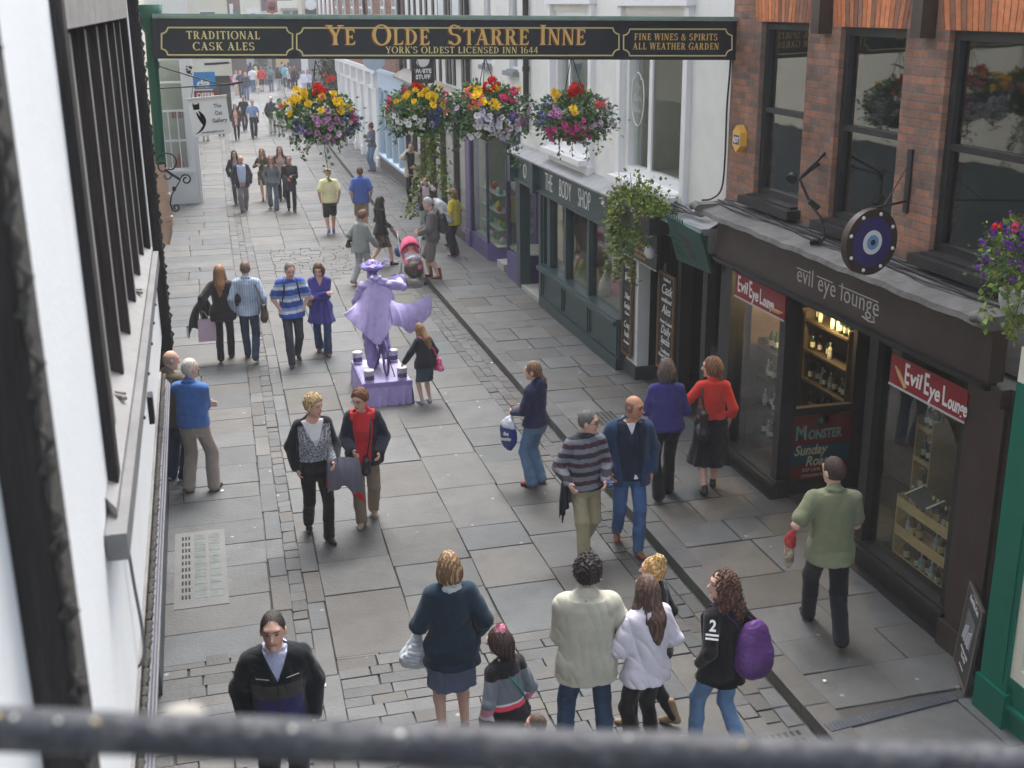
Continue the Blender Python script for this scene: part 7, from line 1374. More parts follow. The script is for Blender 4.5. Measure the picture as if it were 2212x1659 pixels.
def rucksack(i, col, label, big=1.0, z=1.2, side=0., m_=None):
    c = i['T'](side, -.20*big, z); R_ = i['Rt']; e = empty('rucksack', c-V3([0, 0, .25]), label, 'rucksack'); q = SDF(); L_ = lambda x, y, zz: c+R_ @ V3([x, y, zz])*big
    q.ell(c, V3([.15, .09, .22])*big, R_, .02).ell(L_(0, -.02, -.08), V3([.165, .105, .15])*big, R_, .04); v, f = q.mesh(max(.009, i['h']*.8), None, wrinkle(.008, 6, 2)); mesh_np('pack', v, f, m_ or SHINY, e, S(col)(v))
    q = SDF(); q.ell(L_(0, -.085, -.10), V3([.115, .05, .095])*big, R_, .02); v, f = q.mesh(max(.009, i['h']*.8), None, wrinkle(.004, 7, 2)); mesh_np('front_pocket', v, f, m_ or SHINY, e, S(tuple(x*.86 for x in col))(v))
    for s_ in (-1, 1): strap([L_(s_*.09, .06, .16), i['T'](s_*.10, -.06, 1.46), i['T'](s_*.105, .06, 1.45), i['T'](s_*.115, .145, 1.32), i['T'](s_*.15, .08, 1.08), L_(s_*.12, .07, -.14)], .014, 'strap', tuple(int(x*.5) for x in col), None, None, e)
    return e
LIL, LIL2 = (184, 170, 226), (152, 136, 200); LILM = mat('lilac_paint', rough=.42, attr=True, var=.16, vs=12, bump=.35, bs=60, spec=.5)
def curve(pts, n):
    P = [V3(p, float) for p in pts]; out = []
    for j in range(n):
        t = j/(n-1)*(len(P)-1); i = min(int(t), len(P)-2); t -= i; p0, p1, p2, p3 = P[max(i-1, 0)], P[i], P[i+1], P[min(i+2, len(P)-1)]; out.append(.5*((2*p1)+(-p0+p2)*t+(2*p0-5*p1+4*p2-p3)*t*t+(-p0+3*p1-3*p2+p3)*t**3))
    return out
def cloth(name, top, bot, mid_, par, nu=70, nv=34, fold=.02, ff=9, m_=LILM, c=LIL, th=.006):
    T_, B_, M_ = curve(top, nu), curve(bot, nu), curve(mid_, nu); V = []
    for j in range(nv):
        t = j/(nv-1)
        for i in range(nu):
            a, b, m2 = T_[i], B_[i], M_[i]; p = (1-t)**2*a+2*t*(1-t)*m2+t*t*b; u = i/(nu-1); V.append(p+V3([.25, -1, .15])*fold*t**.7*(sin(ff*2*pi*u+2*sin(5*u)+1.2*t)+.5*sin(2.3*ff*2*pi*u+3*t)))
    n = len(V); V2 = [p+V3([0, th, 0]) for p in V]; idx = lambda i, j, o=0: j*nu+i+o; F = []
    for j in range(nv-1):
        for i in range(nu-1): F += [(idx(i, j), idx(i+1, j), idx(i+1, j+1), idx(i, j+1)), (idx(i, j, n), idx(i, j+1, n), idx(i+1, j+1, n), idx(i+1, j, n))]
    for i in range(nu-1): F.append((idx(i, nv-1), idx(i+1, nv-1), idx(i+1, nv-1, n), idx(i, nv-1, n)))
    for j in range(nv-1): F += [(idx(0, j), idx(0, j+1), idx(0, j+1, n), idx(0, j, n)), (idx(nu-1, j), idx(nu-1, j, n), idx(nu-1, j+1, n), idx(nu-1, j+1))]
    return mesh_np(name, V+V2, V3(F, int), m_, par, np.tile(V3(lin(c)), (2*n, 1)))
DARKT, BLK = (30, 30, 38), (24, 24, 28)
def hang(p0, p1, drop, label, col, m_=SHINY, out=(0, -.05, 0), name='carried_coat', lining=None, ff=2.3, jag=.12):
    """a coat folded over a forearm between p0 and p1: a sheet in front and one behind"""
    p0, p1, o = V3(p0, float), V3(p1, float), V3(out, float); e = empty(name, (p0+p1)/2-V3([0, 0, drop]), label, 'coat'); d = p1-p0; rr = random.Random(int(drop*1e4)+len(label))
    for s_, k in ((1, 1.0), (-.75, .8)):
        top = [p0-d*.05+UZ*.045, p0+d*.5+UZ*.06, p1+d*.05+UZ*.045]; bot = [p0+d*(t*1.3-.15)+o*s_*(1+rr.uniform(-.2, .5))-UZ*drop*k*(1+rr.uniform(-jag, jag)*1.6) for t in (0, .25, .5, .75, 1)]; md = [p0+d*(t*1.15-.07)+o*s_*1.5-UZ*drop*k*.35 for t in (0, .5, 1)]
        c = cloth('coat_panel', top, bot, md, e, 40, 26, .022, ff, m_, col, .02)
        if lining: 
            a = c.data.color_attributes['Col']; V = V3([v.co[:] for v in c.data.vertices]); C4 = np.ones((len(V), 4), np.float32); C4[:, :3] = lin(col); C4[V[:, 2] < V[:, 2].min()+drop*.32, :3] = lin(lining); a.data.foreach_set('color', C4.ravel())
    return e
# --- foreground
p = person(585, 1560, 1.79, 180, 'man in a black and navy fleece jacket looking down, close to the balcony rail', ht=(587, 1322), hair=('short', (58, 52, 50)), look=(8, 2), top=('shirt', check((196, 200, 224), (176, 182, 214), .016), {'collar': 1}), coat=('fleece_jacket', zones((0, S((16, 20, 28))), (lambda P: (P[:, 2] < 1.245) & (P[:, 2] > 1.125) & (np.abs(P[:, 0]) < .175), S((66, 64, 62))), (lambda P: (P[:, 2] <= 1.125) & (np.abs(P[:, 0]) < .175), S((40, 40, 96)))), {'hem': .80, 't': .020, 'vneck': 1.26, 'collar': 0}), bot=('trousers', S(DARKT)), fat=1.08)
q = MB(); T_ = p['T']
for s_ in (-1, 1): q = MB(); q.tube([T_(s_*.06, .155, 1.30), T_(s_*.15, .140, 1.315)], .003, 5); q.build('piping', LETG, p['root'])
q = MB(); q.tube([T_(.0, .170, 1.26), T_(.0, .176, 1.15), T_(0, .178, .98)], .005, 6); q.build('zip', BLACKP, p['root'])
p = person(965, 1650, 1.70, 0, 'woman in a dark teal coat and denim skirt seen from behind by the rail', ht=(970, 1197), sex='f', hair=('bob', (124, 96, 70), (196, 164, 120)), top=('blouse', S((196, 200, 200)), {'collar': 1}), coat=('coat', S((24, 48, 66)), {'hem': .74, 't': .03, 'flare': .10}), bot=('denim_skirt', S((104, 116, 142)), {'hem': .48, 'r': .21, 'pleat': .07}), arms=((-.22, .22, 1.02), (.24, .08, .95)), fat=1.1, shoes=(70, 56, 48)); scarf(p, (190, 196, 194))
W_ = p['arm'][-1][2]; soft([(W_+V3([-.02, 0, -.05]), W_+V3([-.06, .02, -.32]), .03, .10, .08), (W_+V3([-.02, 0, -.3]), W_+V3([-.13, .02, -.34]), .09, .07, .08)], 'plastic_bag', S((206, 212, 220)), 0, 'white plastic carrier bag held by the woman in the teal coat', 'bag', SHINY, .016)
JMP = zones((0, S((26, 24, 30))), (lambda P: (P[:, 2] < 1.33) & (P[:, 2] > 1.07), S((108, 116, 124))), (lambda P: (P[:, 2] < 1.085) & (P[:, 2] > 1.07), S((220, 214, 220))), (lambda P: (P[:, 2] <= 1.07) & (P[:, 2] > 1.03), S((222, 66, 92))), (lambda P: (P[:, 2] <= 1.10) & (P[:, 2] > 1.0) & (np.abs(P[:, 0]) > .20), S((206, 130, 158))), (lambda P: (P[:, 2] <= 1.0) & (P[:, 2] > .95) & (np.abs(P[:, 0]) > .20), S((214, 208, 214))))
p = person(1085, 1650, 1.47, -25, 'girl in a striped grey and black jumper with a pink flower in her dark hair', ht=(1088, 1362), sex='f', hair=('mid', (54, 38, 36), (84, 58, 48)), look=(-30, 10), top=('jumper', JMP, {'hem': .80, 't': .022, 'flare': .05}), bot=('leggings', S(BLK)), arms=('down', 'down'), fat=1.4)
q = SDF(); hp = p['HD'](-.02, -.06, .13)
V, F, C = fmesh('bp'); mesh_np('hair_flower', V3(V)*1.1+p['HD'](-.015, -.05, .125), F, PETAL, p['root'], V3(C)*.5+V3([.45, .3, .34])); strap([p['T'](-.13, .06, 1.44), p['T'](-.09, -.07, 1.43), p['T'](.03, -.145, 1.25), p['T'](.17, -.12, 1.02)], .008, 'bag_strap', (40, 132, 124), None, None, p['root']); strap([p['T'](-.12, .05, 1.43), p['T'](-.10, .14, 1.3), p['T'](-.02, .16, 1.1)], .008, 'bag_strap', (40, 120, 150), None, None, p['root'])
person(1165, 1680, 1.06, -60, 'small brown haired child just showing above the rail beside the striped girl', ht=(1163, 1548), hair=('short', (92, 72, 64)), top=('jumper', S((60, 56, 60))), bot=('trousers', S(DARKT)))
BGJ = person(1270, 1660, 1.81, 12, 'curly haired man in a beige jacket and jeans with his back to the camera', ht=(1270, 1212), hair=('curly', (46, 36, 38)), look=(12, 8), top=('shirt', S((120, 124, 120))), coat=('jacket', S((190, 188, 172)), {'hem': .76, 't': .032, 'straight': 1, 'collar': 1, 'wr': .009}), bot=('jeans', S((62, 82, 108))), arms=((-.06, .27, 1.12), (.20, .30, 1.14)), fat=1.16, feet=((-.17, 0, .08), (.17, .03, .08)), shoes=(60, 52, 48)); scarf(BGJ, (150, 152, 144), wide=.026)
person(1410, 1640, 1.58, -50, 'woman with a messy blond bun and dark top behind the white hooded girl', ht=(1418, 1208), sex='f', hair=('bun', (172, 136, 84), (224, 194, 132)), top=('jumper', S((24, 26, 34)), {'hem': .8, 't': .024}), bot=('leggings', S(BLK)), shoes=((152, 126, 98), (90, 72, 54), 1), walk=-.17, arms=((-.2, .24, 1.14), 'down'))
person(1405, 1660, 1.66, -14, 'girl with long straight brown hair in a white hooded sweatshirt', ht=(1402, 1247), sex='f', hair=('long', (86, 64, 56), (124, 96, 80)), top=('hoodie', S((226, 222, 234)), {'hem': .80, 't': .034, 'hood': 1, 'wr': .014, 'straight': 1}), bot=('leggings', S(BLK)), arms=((-.14, .27, 1.10), (.20, .17, 1.0)), shoes=(40, 38, 40))
N2 = person(1545, 1620, 1.66, -22, 'girl in a black number 2 top and pale jeans with a purple rucksack', ht=(1570, 1237), sex='f', hair=('wavy', (72, 46, 38), (122, 84, 60)), look=(-48, 0), top=('jacket', S((22, 22, 27)), {'hem': .76, 't': .03, 'straight': 1}), bot=('jeans', S((112, 144, 182))), shoes=((216, 190, 198), (236, 236, 238)), walk=-.20, arms=((-.21, .06, .95), (.2, .1, .98)))
rucksack(N2, (96, 58, 122), 'purple rucksack hanging from the right shoulder of the girl in the number 2 top', 1.12, 1.10, .12)
sh, el, wr = N2['arm'][-1]; mdl = sh*.55+el*.45; ax_ = V3([cos(rad(5)), sin(rad(5))*-1, .0]); out = V3([-.35, -.93, .1]); uy_ = (sh-el)/np.linalg.norm(sh-el); ux_ = np.cross(uy_, out); ux_ /= np.linalg.norm(ux_); nz_ = np.cross(ux_, uy_)
text('2', mdl+nz_*.084+uy_*.01, ux_, uy_, .085, LETW, N2['root'], 'sleeve_number', bold=.003, wid=.9); q = MB(); [q.obox(mdl+nz_*.083-uy_*(.02+.03*k), ux_*.05, uy_*.008, nz_*.003) for k in range(2)]; q.build('sleeve_stripes', LETW, N2['root'])
# --- right pavement
ZP = .105
p = person(1778, 1372, 1.84, 16, 'man in a green polo shirt and black trousers walking past the lounge window', z0=ZP, hair=('short', (66, 50, 44)), look=(-28, 6), top=('polo_shirt', S((126, 131, 103)), {'hem': .80, 't': .026, 'sleeve': 'short', 'straight': 1, 'collar': 1, 'wr': .007}), bot=('trousers', S((26, 26, 34)), {'w': .022}), walk=-.30, arms=((-.27, .14, 1.09), (.10, .27, 1.12)), fat=1.15, shoes=(26, 24, 26))
W_ = p['arm'][-1][2]; e = empty('carrier_bag', W_-V3([0, 0, .48]), 'red and cream patterned carrier bag hanging from the arm of the man in green', 'bag'); q = SDF(); B0 = W_+V3([-.05, .03, -.30]); q.ell(B0, (.045, .085, .17), rotz(-.3), .02).cone(W_+V3([-.01, 0, -.03]), B0+V3([0, 0, .1]), .014, .05, .04); v, f = q.mesh(.010, None, wrinkle(.009, 5, 2.2)); mesh_np('bag_body', v, f, SHINY, e, zones((0, mottle((190, 178, 156), (150, 132, 112), 60.)), (lambda P: P[:, 2] > B0[2]+.06, S((164, 44, 48))))(v))
p = person(1530, 1062, 1.74, 16, 'woman in a red cardigan and long black skirt with her face turned to the left', z0=ZP, sex='f', hair=('mid', (122, 84, 58), (160, 116, 82)), look=(-78, 4), top=('cardigan', S((214, 58, 48)), {'hem': .99, 't': .022, 'sleeve': '34'}), bot=('skirt', S((26, 28, 36)), {'hem': .37, 'r': .27, 'pleat': .08}), shoes=(58, 46, 50), arms=((-.24, .17, 1.20), 'down'), walk=.16, fat=1.1)
bag_on(p, -.13, 1.02, -.15, (.11, .30, .27), (34, 32, 38), 'black leather shoulder bag on the back of the woman in the red cardigan', strap_to=(-.12, 0, 1.45))
person(1432, 1074, 1.77, 14, 'woman in a purple jumper and black trousers standing before the inn passage', z0=ZP, sex='f', hair=('bob', (96, 80, 74), (120, 100, 90)), top=('jumper', S((64, 58, 124)), {'hem': .88, 't': .024, 'straight': 1}), bot=('trousers', S(BLK), {'flare': .02}), walk=.14, fat=1.22, arms=((-.12, .22, 1.05), (.14, .22, 1.05)))
p = person(1355, 1182, 1.83, 188, 'bald man in a navy jacket, jeans and brown shoes, glancing to the right', hair=('fringe', (84, 72, 68)), skin='t', look=(-52, 8), top=('shirt', S((226, 226, 230)), {'collar': 1}), mid=('jumper', S((16, 34, 56)), {'hem': .84, 'vneck': 1.34}), coat=('jacket', S((40, 66, 100)), {'hem': .78, 't': .026, 'open': .125}), bot=('jeans', S((80, 110, 156))), shoes=((136, 84, 56), (60, 40, 30)), walk=-.19, fat=1.15, arms=('down', (.24, .12, .95)))
p = person(1262, 1202, 1.73, 178, 'grey haired man in a striped jumper and glasses with a coat over his arm', hair=('short', (106, 104, 104)), look=(-58, 6), specs=True, top=('jumper', stripes([(50, 50, 58), (126, 128, 140), (72, 48, 60), (126, 128, 140)], .052), {'hem': .86, 't': .026, 'straight': 1}), bot=('trousers', S((178, 168, 136)), {'w': .022}), shoes=(52, 44, 42), walk=.2, fat=1.18, arms=((-.14, .26, 1.0), (.26, .2, 1.0))); scarf(p, (52, 52, 62))
W_ = p['arm'][1]; hang(W_[2]+V3([-.06, .02, 0]), W_[1]*.6+W_[2]*.4+V3([.08, -.02, -.02]), .42, 'dark coat folded over the arm of the man in the striped jumper', (42, 46, 52), out=(-.05, -.06, 0))
q = MB(); W2 = p['arm'][-1][2]; q.obox(W2+V3([.03, -.04, -.02]), V3([.045, -.015, 0]), V3([.01, .03, 0]), V3([0, 0, .03])); q.lathe([(.022, 0), (.026, .03), (.02, .035)], W2+V3([.03, -.07, -.02]), 10, axis=(.1, -1, 0)); tag(q.build('camera', mat('camera_blue', lin((70, 92, 128)), .4, .1, 9)), 'small camera in the hand of the man in the striped jumper', 'camera')
p = person(1158, 1047, 1.65, -38, 'woman in a navy hooded top and flared jeans looking up the street', sex='f', hair=('ponylow', (122, 94, 70), (150, 118, 90)), look=(-22, 4), top=('hoodie', S((36, 42, 80)), {'hem': .88, 't': .026, 'hood': 1}), bot=('jeans', S((108, 138, 172)), {'flare': .024}), shoes=(158, 44, 54), arms=((-.16, .26, 1.03), (.10, .27, 1.04)), fat=1.12)
W_ = p['arm'][-1][2]; e = empty('shopping_bag', W_-V3([.06, 0, .5]), 'blue carrier bag with white block writing held by the woman in the navy hood', 'bag'); q = SDF(); B0 = W_+V3([-.07, -.02, -.27]); q.ell(B0, (.05, .15, .22), rotz(.5), .03).cone(W_+V3([-.02, 0, -.03]), B0+V3([0, 0, .12]), .02, .06, .05); v, f = q.mesh(.011, None, wrinkle(.008, 3, 2)); mesh_np('bag_body', v, f, SHINY, e, zones((0, S((42, 62, 136))), (lambda P: P[:, 2] > B0[2]+.10, S((206, 212, 226))))(v))
uxb = V3([cos(rad(-18)), sin(rad(-18)), 0]); nb_ = V3([-.5, -.85, 0]); uxb = np.cross(UZ, -nb_/np.linalg.norm(nb_)); uxb = -uxb if uxb[0] < 0 else uxb
for k, t_ in enumerate(('the', 'works')): text(t_, B0+V3([-.055, -.095, .02-.07*k]), uxb, UZ, .045, LETW, e, bold=.004, wid=.8)
# --- left side watchers
person(432, 1062, 1.76, 25, 'white haired man in a bright blue jumper with folded arms beside the left wall', hair=('short', (216, 208, 198)), look=(28, 4), top=('jumper', S((74, 116, 184)), {'hem': .90, 't': .028, 'straight': 1, 'collar': 1}), bot=('trousers', S((168, 156, 146)), {'w': .030}), shoes=(54, 44, 46), arms=('fold', 'fold'), fat=1.2, feet=((-.14, 0, .08), (.16, .08, .08)))
person(386, 1036, 1.75, 40, 'balding man in an olive jacket and blue trousers behind the man in the blue jumper', hair=('fringe', (150, 142, 134)), look=(30, 10), top=('shirt', S((120, 112, 90)), {'collar': 1}), coat=('jacket', S((98, 90, 70)), {'hem': .78, 't': .03, 'straight': 1}), bot=('trousers', S((54, 62, 92)), {'w': .026}), shoes=((226, 226, 226), (200, 200, 200)), arms=('fold', 'fold'), fat=1.1)
p = person(490, 779, 1.70, 6, 'woman in a dark coat with long auburn hair walking away on the left', sex='f', hair=('long', (150, 106, 72), (176, 128, 90)), coat=('coat', S((52, 46, 48)), {'hem': .76, 't': .03, 'flare': .06}), top=('blouse', S((60, 56, 58))), bot=('trousers', S((42, 40, 44))), walk=.20, arms=((-.36, .02, 1.0), (.26, .02, .95)))
W_ = p['arm'][-1][2]; hang(W_+V3([.06, 0, .16]), W_+V3([-.10, .0, .0]), .44, 'dark coat swinging from the arm of the woman with auburn hair', (56, 50, 52), CLOTH, out=(-.10, -.05, 0))
e = empty('paper_bag', W_+V3([.06, -.04, -.62]), 'pale pink paper bag carried beside the woman with auburn hair', 'bag'); q = MB(); q.obox(W_+V3([.06, -.04, -.40]), V3([.15, 0, 0]), V3([0, .05, 0]), V3([.01, 0, .19])); q.build('bag_body', mat('pink_paper', lin((216, 190, 208)), .7, .06, 6), e); q = MB(); q.tube([W_+V3([-.02, -.04, -.22]), W_+V3([0, 0, -.03]), W_+V3([.12, -.04, -.22])], .006, 5); q.build('handle', LETW, e)
p = person(545, 778, 1.75, 5, 'man in a pale blue striped shirt and jeans walking away', hair=('short', (120, 100, 84)), top=('shirt', stripes([(150, 170, 198), (192, 206, 222)], .022, ax=0), {'hem': .83, 't': .024, 'straight': 1, 'collar': 1}), bot=('jeans', S((66, 80, 104))), walk=-.21, shoes=(70, 56, 50))
bag_on(p, .27, .92, -.06, (.10, .30, .24), (84, 66, 58), 'large brown shoulder bag carried by the man in the pale blue shirt', strap_to=(.10, -.02, 1.46))
p = person(638, 785, 1.80, 178, 'grey haired man in a blue and white striped polo shirt walking with hands in pockets', hair=('short', (122, 114, 108)), look=(-8, 18), top=('polo_shirt', stripes([(54, 86, 172), (54, 86, 172), (214, 222, 238), (140, 164, 210)], .05), {'hem': .82, 't': .024, 'sleeve': 'short', 'straight': 1, 'collar': 1}), bot=('jeans', S((72, 76, 84))), arms=('pocket', 'pocket'), walk=.20, shoes=((70, 58, 56), (180, 176, 172)), fat=1.1); rucksack(p, (50, 54, 66), 'dark rucksack on the back of the man in the striped polo shirt', .9)
p = person(700, 764, 1.68, 186, 'woman in a long purple cardigan walking with folded arms', sex='f', hair=('bob', (94, 62, 46), (120, 84, 60)), look=(8, 24), top=('cardigan', S((76, 70, 146)), {'hem': .62, 't': .02, 'flare': .16, 'vneck': 1.30, 'pleat': .08}), bot=('jeans', S((64, 86, 126)), {'flare': .02}), arms=('fold', 'fold'), walk=-.15, shoes=(134, 64, 54)); bag_on(p, .20, 1.02, .02, (.07, .16, .09), (120, 116, 96), 'small olive shoulder bag of the woman in the purple cardigan', strap_to=(.09, 0, 1.45))
p = person(690, 1158, 1.75, 172, 'blond woman in a grey tweed and black jacket, talking to the woman in red', sex='f', hair=('tuft', (188, 156, 108), (226, 204, 156)), look=(-38, 8), top=('tee', S((230, 230, 234)), {'round': 1}), coat=('jacket', zones((0, S((26, 28, 38))), (lambda P: (np.abs(P[:, 0]) < .185) & (P[:, 2] > .99) & (P[:, 2] < 1.40), mottle((176, 178, 184), (96, 98, 108), 150., .0))), {'hem': .86, 't': .024, 'vneck': 1.14, 'straight': 1}), bot=('trousers', S((26, 26, 32))), arms=((-.16, .27, 1.0), 'down'), walk=-.18, fat=1.15, shoes=(34, 32, 34))
W_ = p['arm'][-1]; hang(W_[2]+V3([-.06, .0, 0]), W_[2]+V3([.26, -.04, -.02]), .36, 'grey coat with a red lining over the arm of the blond woman', (108, 108, 122), lining=(208, 44, 44), out=(0, -.07, 0), jag=.22)
p = person(795, 1124, 1.67, 188, 'woman in a red fleece under a navy coat, with glasses and short auburn hair', sex='f', hair=('tuft', (112, 70, 46), (150, 96, 60)), look=(34, 10), specs=True, top=('fleece', S((200, 40, 50)), {'hem': .84, 't': .022, 'collar': 1}), coat=('coat', zones((0, S((32, 36, 54))), (lambda P: (P[:, 2] > 1.375) & (np.abs(P[:, 0]) < .15), S((206, 44, 48)))), {'hem': .80, 't': .03, 'open': .10, 'collar': 1}), bot=('trousers', S((142, 126, 110)), {'w': .024}), arms=((-.19, .2, .98), (.14, .27, 1.04)), walk=.15, shoes=((170, 150, 130), (210, 204, 196)), fat=1.12)
bag_on(p, -.02, .86, .20, (.08, .22, .13), (34, 34, 42), 'black bag slung across the woman in the red fleece', strap_to=(-.10, .02, 1.46))
# --- girl dropping a coin, and the purple performer
p = person(920, 870, 1.26, -22, 'girl in a navy coat with long fair hair dropping a coin in a tin', sex='f', hair=('long', (130, 96, 68), (168, 130, 92)), look=(-12, 20), coat=('coat', S((36, 38, 52)), {'hem': .80, 't': .026}), top=('tee', S((60, 60, 70))), bot=('denim_skirt', S((62, 80, 98)), {'hem': .50, 'r': .19}), arms=((-.44, .24, .86), 'down'), lean=5, shoes=((178, 184, 188), (210, 210, 210)), fat=1.15); scarf(p, (226, 96, 140), wide=.036)
bag_on(p, .29, .86, -.05, (.075, .14, .15), mottle((224, 84, 140), (238, 130, 170), 60.), 'pink patterned bag at the hip of the girl by the purple stand', strap_to=(-.05, -.05, 1.46), scol=(228, 96, 150))
PB = V3([2.50, 18.12, .372])
st = person(2500, 18120, 1.76, -4, 'living statue performer painted lilac from hat to shoes, riding a bicycle', loc=PB, hair=('hat', LIL), skin='u', top=('jacket', S(LIL), {'hem': .84, 't': .028, 'straight': 1, 'collar': 1, 'wr': .016}, LILM), bot=('trousers', S(LIL2), {'w': .032, 'flare': .01, 'wr': .014}, LILM), shoes=((98, 82, 140), (70, 60, 100)), arms=((-.24, .40, 1.12), (.44, .24, 1.44)), lean=13, look=(4, 10), seat=.88, feet=((-.10, -.02, .085), (.13, .14, .30)), fat=1.05, vox=.012)
q = SDF(); hc_ = st['HD'](0, 0, .05); q.ell(hc_+V3([0, -.01, .03]), (.105, .12, .075), None, .02)
for k in range(16): a = 2*pi*k/16; q.ell(hc_+V3([.135*cos(a), .15*sin(a), .0+.012*sin(3*a)]), (.052, .05, .026), None, .03)
v, f = q.mesh(.009, None, wrinkle(.014, 8, 4)); mesh_np('hat', v, f, LILM, st['root'], mottle((178, 164, 226), (142, 124, 196), 90.)(v)); q = MB(); rr = random.Random(3)
for k in range(12): q.tube([hc_+V3([.12, -.02, .02]), hc_+V3([.2+rr.uniform(0, .14), rr.uniform(-.1, .1), .03+rr.uniform(-.02, .10)])], .004, 4)
q.build('hat_feathers', mat('lilac_wire', lin(LIL2), .5), st['root'])
a_ = lambda x, y, Y: at(x, y, Y=Y)
cloth('coat_tail', [a_(777, 642, 18.28), a_(789, 626, 18.06), a_(815, 618, 17.98), a_(838, 622, 18.0), a_(852, 640, 18.15)], [a_(741, 678, 17.95), a_(783, 718, 17.80), a_(818, 745, 17.70), a_(840, 712, 17.72), a_(850, 700, 17.72)], [a_(764, 664, 18.05), a_(788, 684, 17.86), a_(815, 690, 17.82), a_(840, 680, 17.84), a_(852, 672, 17.92)], st['root'], fold=.020, ff=3.1)
cloth('coat_tail', [a_(834, 640, 17.98), a_(846, 648, 17.98), a_(862, 655, 17.95), a_(890, 655, 17.9), a_(926, 637, 17.88)], [a_(848, 703, 17.72), a_(866, 706, 17.76), a_(889, 720, 17.78), a_(914, 696, 17.8), a_(932, 676, 17.84)], [a_(846, 680, 17.8), a_(858, 678, 17.76), a_(878, 684, 17.74), a_(904, 670, 17.8), a_(937, 652, 17.86)], st['root'], fold=.026, ff=2.7, nu=54)
cloth('shoulder_cape', [a_(793, 612, 18.30), a_(806, 604, 18.26), a_(822, 603, 18.26), a_(838, 610, 18.32)], [a_(776, 650, 18.2), a_(798, 668, 17.98), a_(830, 664, 17.95), a_(852, 645, 18.16)], [a_(780, 630, 18.22), a_(800, 632, 18.05), a_(828, 630, 18.04), a_(848, 626, 18.2)], st['root'], fold=.008, ff=4)
_, e_, w_ = st['arm'][1]; cloth('wide_cuff', [w_+V3([-.14, -.02, .05]), w_+V3([-.04, -.05, .07]), w_+V3([.08, .0, .08])], [w_+V3([-.16, -.04, -.13]), w_+V3([-.02, -.09, -.17]), w_+V3([.12, -.02, -.06])], [w_+V3([-.15, -.08, -.04]), w_+V3([-.03, -.13, -.05]), w_+V3([.14, -.05, .02])], st['root'], nu=24, nv=12, fold=.006)
q = SDF(); nk = st['T'](0, -.13, 1.44)
for s_ in (-1, 1): q.cone(nk, nk+V3([s_*.06, -.03, .05]), .02, .035, .02).cone(nk, nk+V3([s_*.035, -.04, -.16]), .02, .03, .02)
v, f = q.mesh(.008, None, wrinkle(.006, 5, 3)); mesh_np('neck_bow', v, f, LILM, st['root'], S((184, 172, 230))(v))
# bicycle
bk = empty('bicycle', (2.52, 18.0, .37), 'lilac painted bicycle standing on the draped stand under the performer', 'bicycle'); BM = mat('bike_lilac', lin((106, 92, 158)), .35, .2, 9); bx_ = 2.53
def wheel(y, r=.285, nm='wheel'):
    q = MB(); c = V3([bx_, y, .375+r]); q.tube([c+V3([0, (r-.018)*cos(a), (r-.018)*sin(a)]) for a in np.linspace(0, 2*pi, 37)], .019, 8, cap=False); w_ = q.build('wheel', mat('tyre_lilac', lin((84, 74, 122)), .7, .2, 9), bk)
    q = MB(); q.tube([c+V3([0, (r-.05)*cos(a), (r-.05)*sin(a)]) for a in np.linspace(0, 2*pi, 37)], .011, 6, cap=False); q.tube([c-V3([.04, 0, 0]), c+V3([.04, 0, 0])], .022, 10); [q.tube([c+V3([.02*(-1)**k, 0, 0]), c+V3([0, (r-.05)*cos(k*pi/8), (r-.05)*sin(k*pi/8)])], .0022, 4) for k in range(16)]; q.build('rim', BM, w_); return c
c1 = wheel(17.60); c2 = wheel(18.52); bb = V3([bx_, 18.02, .62]); sd_ = V3([bx_, 17.98, 1.02]); hd_ = V3([bx_, 18.38, 1.12])
q = MB(); q.tube([c1, bb], .013); q.tube([c1, sd_*.75+bb*.25], .011); q.tube([bb, sd_], .016); q.tube([bb, hd_*.85+c2*.15], .018); q.tube([sd_*.85+bb*.15, hd_], .016); q.tube([c2, hd_], .014); q.tube([hd_, hd_+V3([0, -.03, .12])], .012); q.tube([hd_+V3([-.27, -.02, .1]), hd_+V3([-.12, .02, .13]), hd_+V3([.12, .02, .13]), hd_+V3([.27, -.02, .1])], .012); q.tube([bb+V3([-.03, 0, 0]), bb+V3([-.14, -.1, -.35+.1])], .008); q.build('frame', BM, bk)
q = SDF(); q.cone(sd_+V3([0, -.10, .0]), sd_+V3([0, .12, .0]), .07, .025, .02); v, f = q.mesh(.012); mesh_np('saddle', v, f, LILM, bk, S((96, 82, 140))(v)); q = MB(); q.lathe([(.03, -.01), (.09, -.004), (.09, .004), (.03, .01)], bb+V3([.03, 0, 0]), 20, axis=(1, 0, 0)); q.tube([bb+V3([-.06, 0, 0]), bb+V3([-.06, .02, -.16])], .009); q.tube([bb+V3([.06, 0, 0]), bb+V3([.06, .05, .10])], .009); q.bar(bb+V3([-.14, .02, -.16]), bb+V3([-.06, .02, -.16]), .06, .02); q.bar(bb+V3([.06, .08, .0]), bb+V3([.16, .10, .0]), .06, .02); q.build('crank', BM, bk)
q = MB(); q.tube([bb+V3([-.05, -.1, -.03]), bb+V3([-.19, -.26, -.24])], .009); q.tube([c1+V3([.05, .0, .0]), c1+V3([.12, -.1, -.3])], .008); q.build('kickstand', IRON, bk)
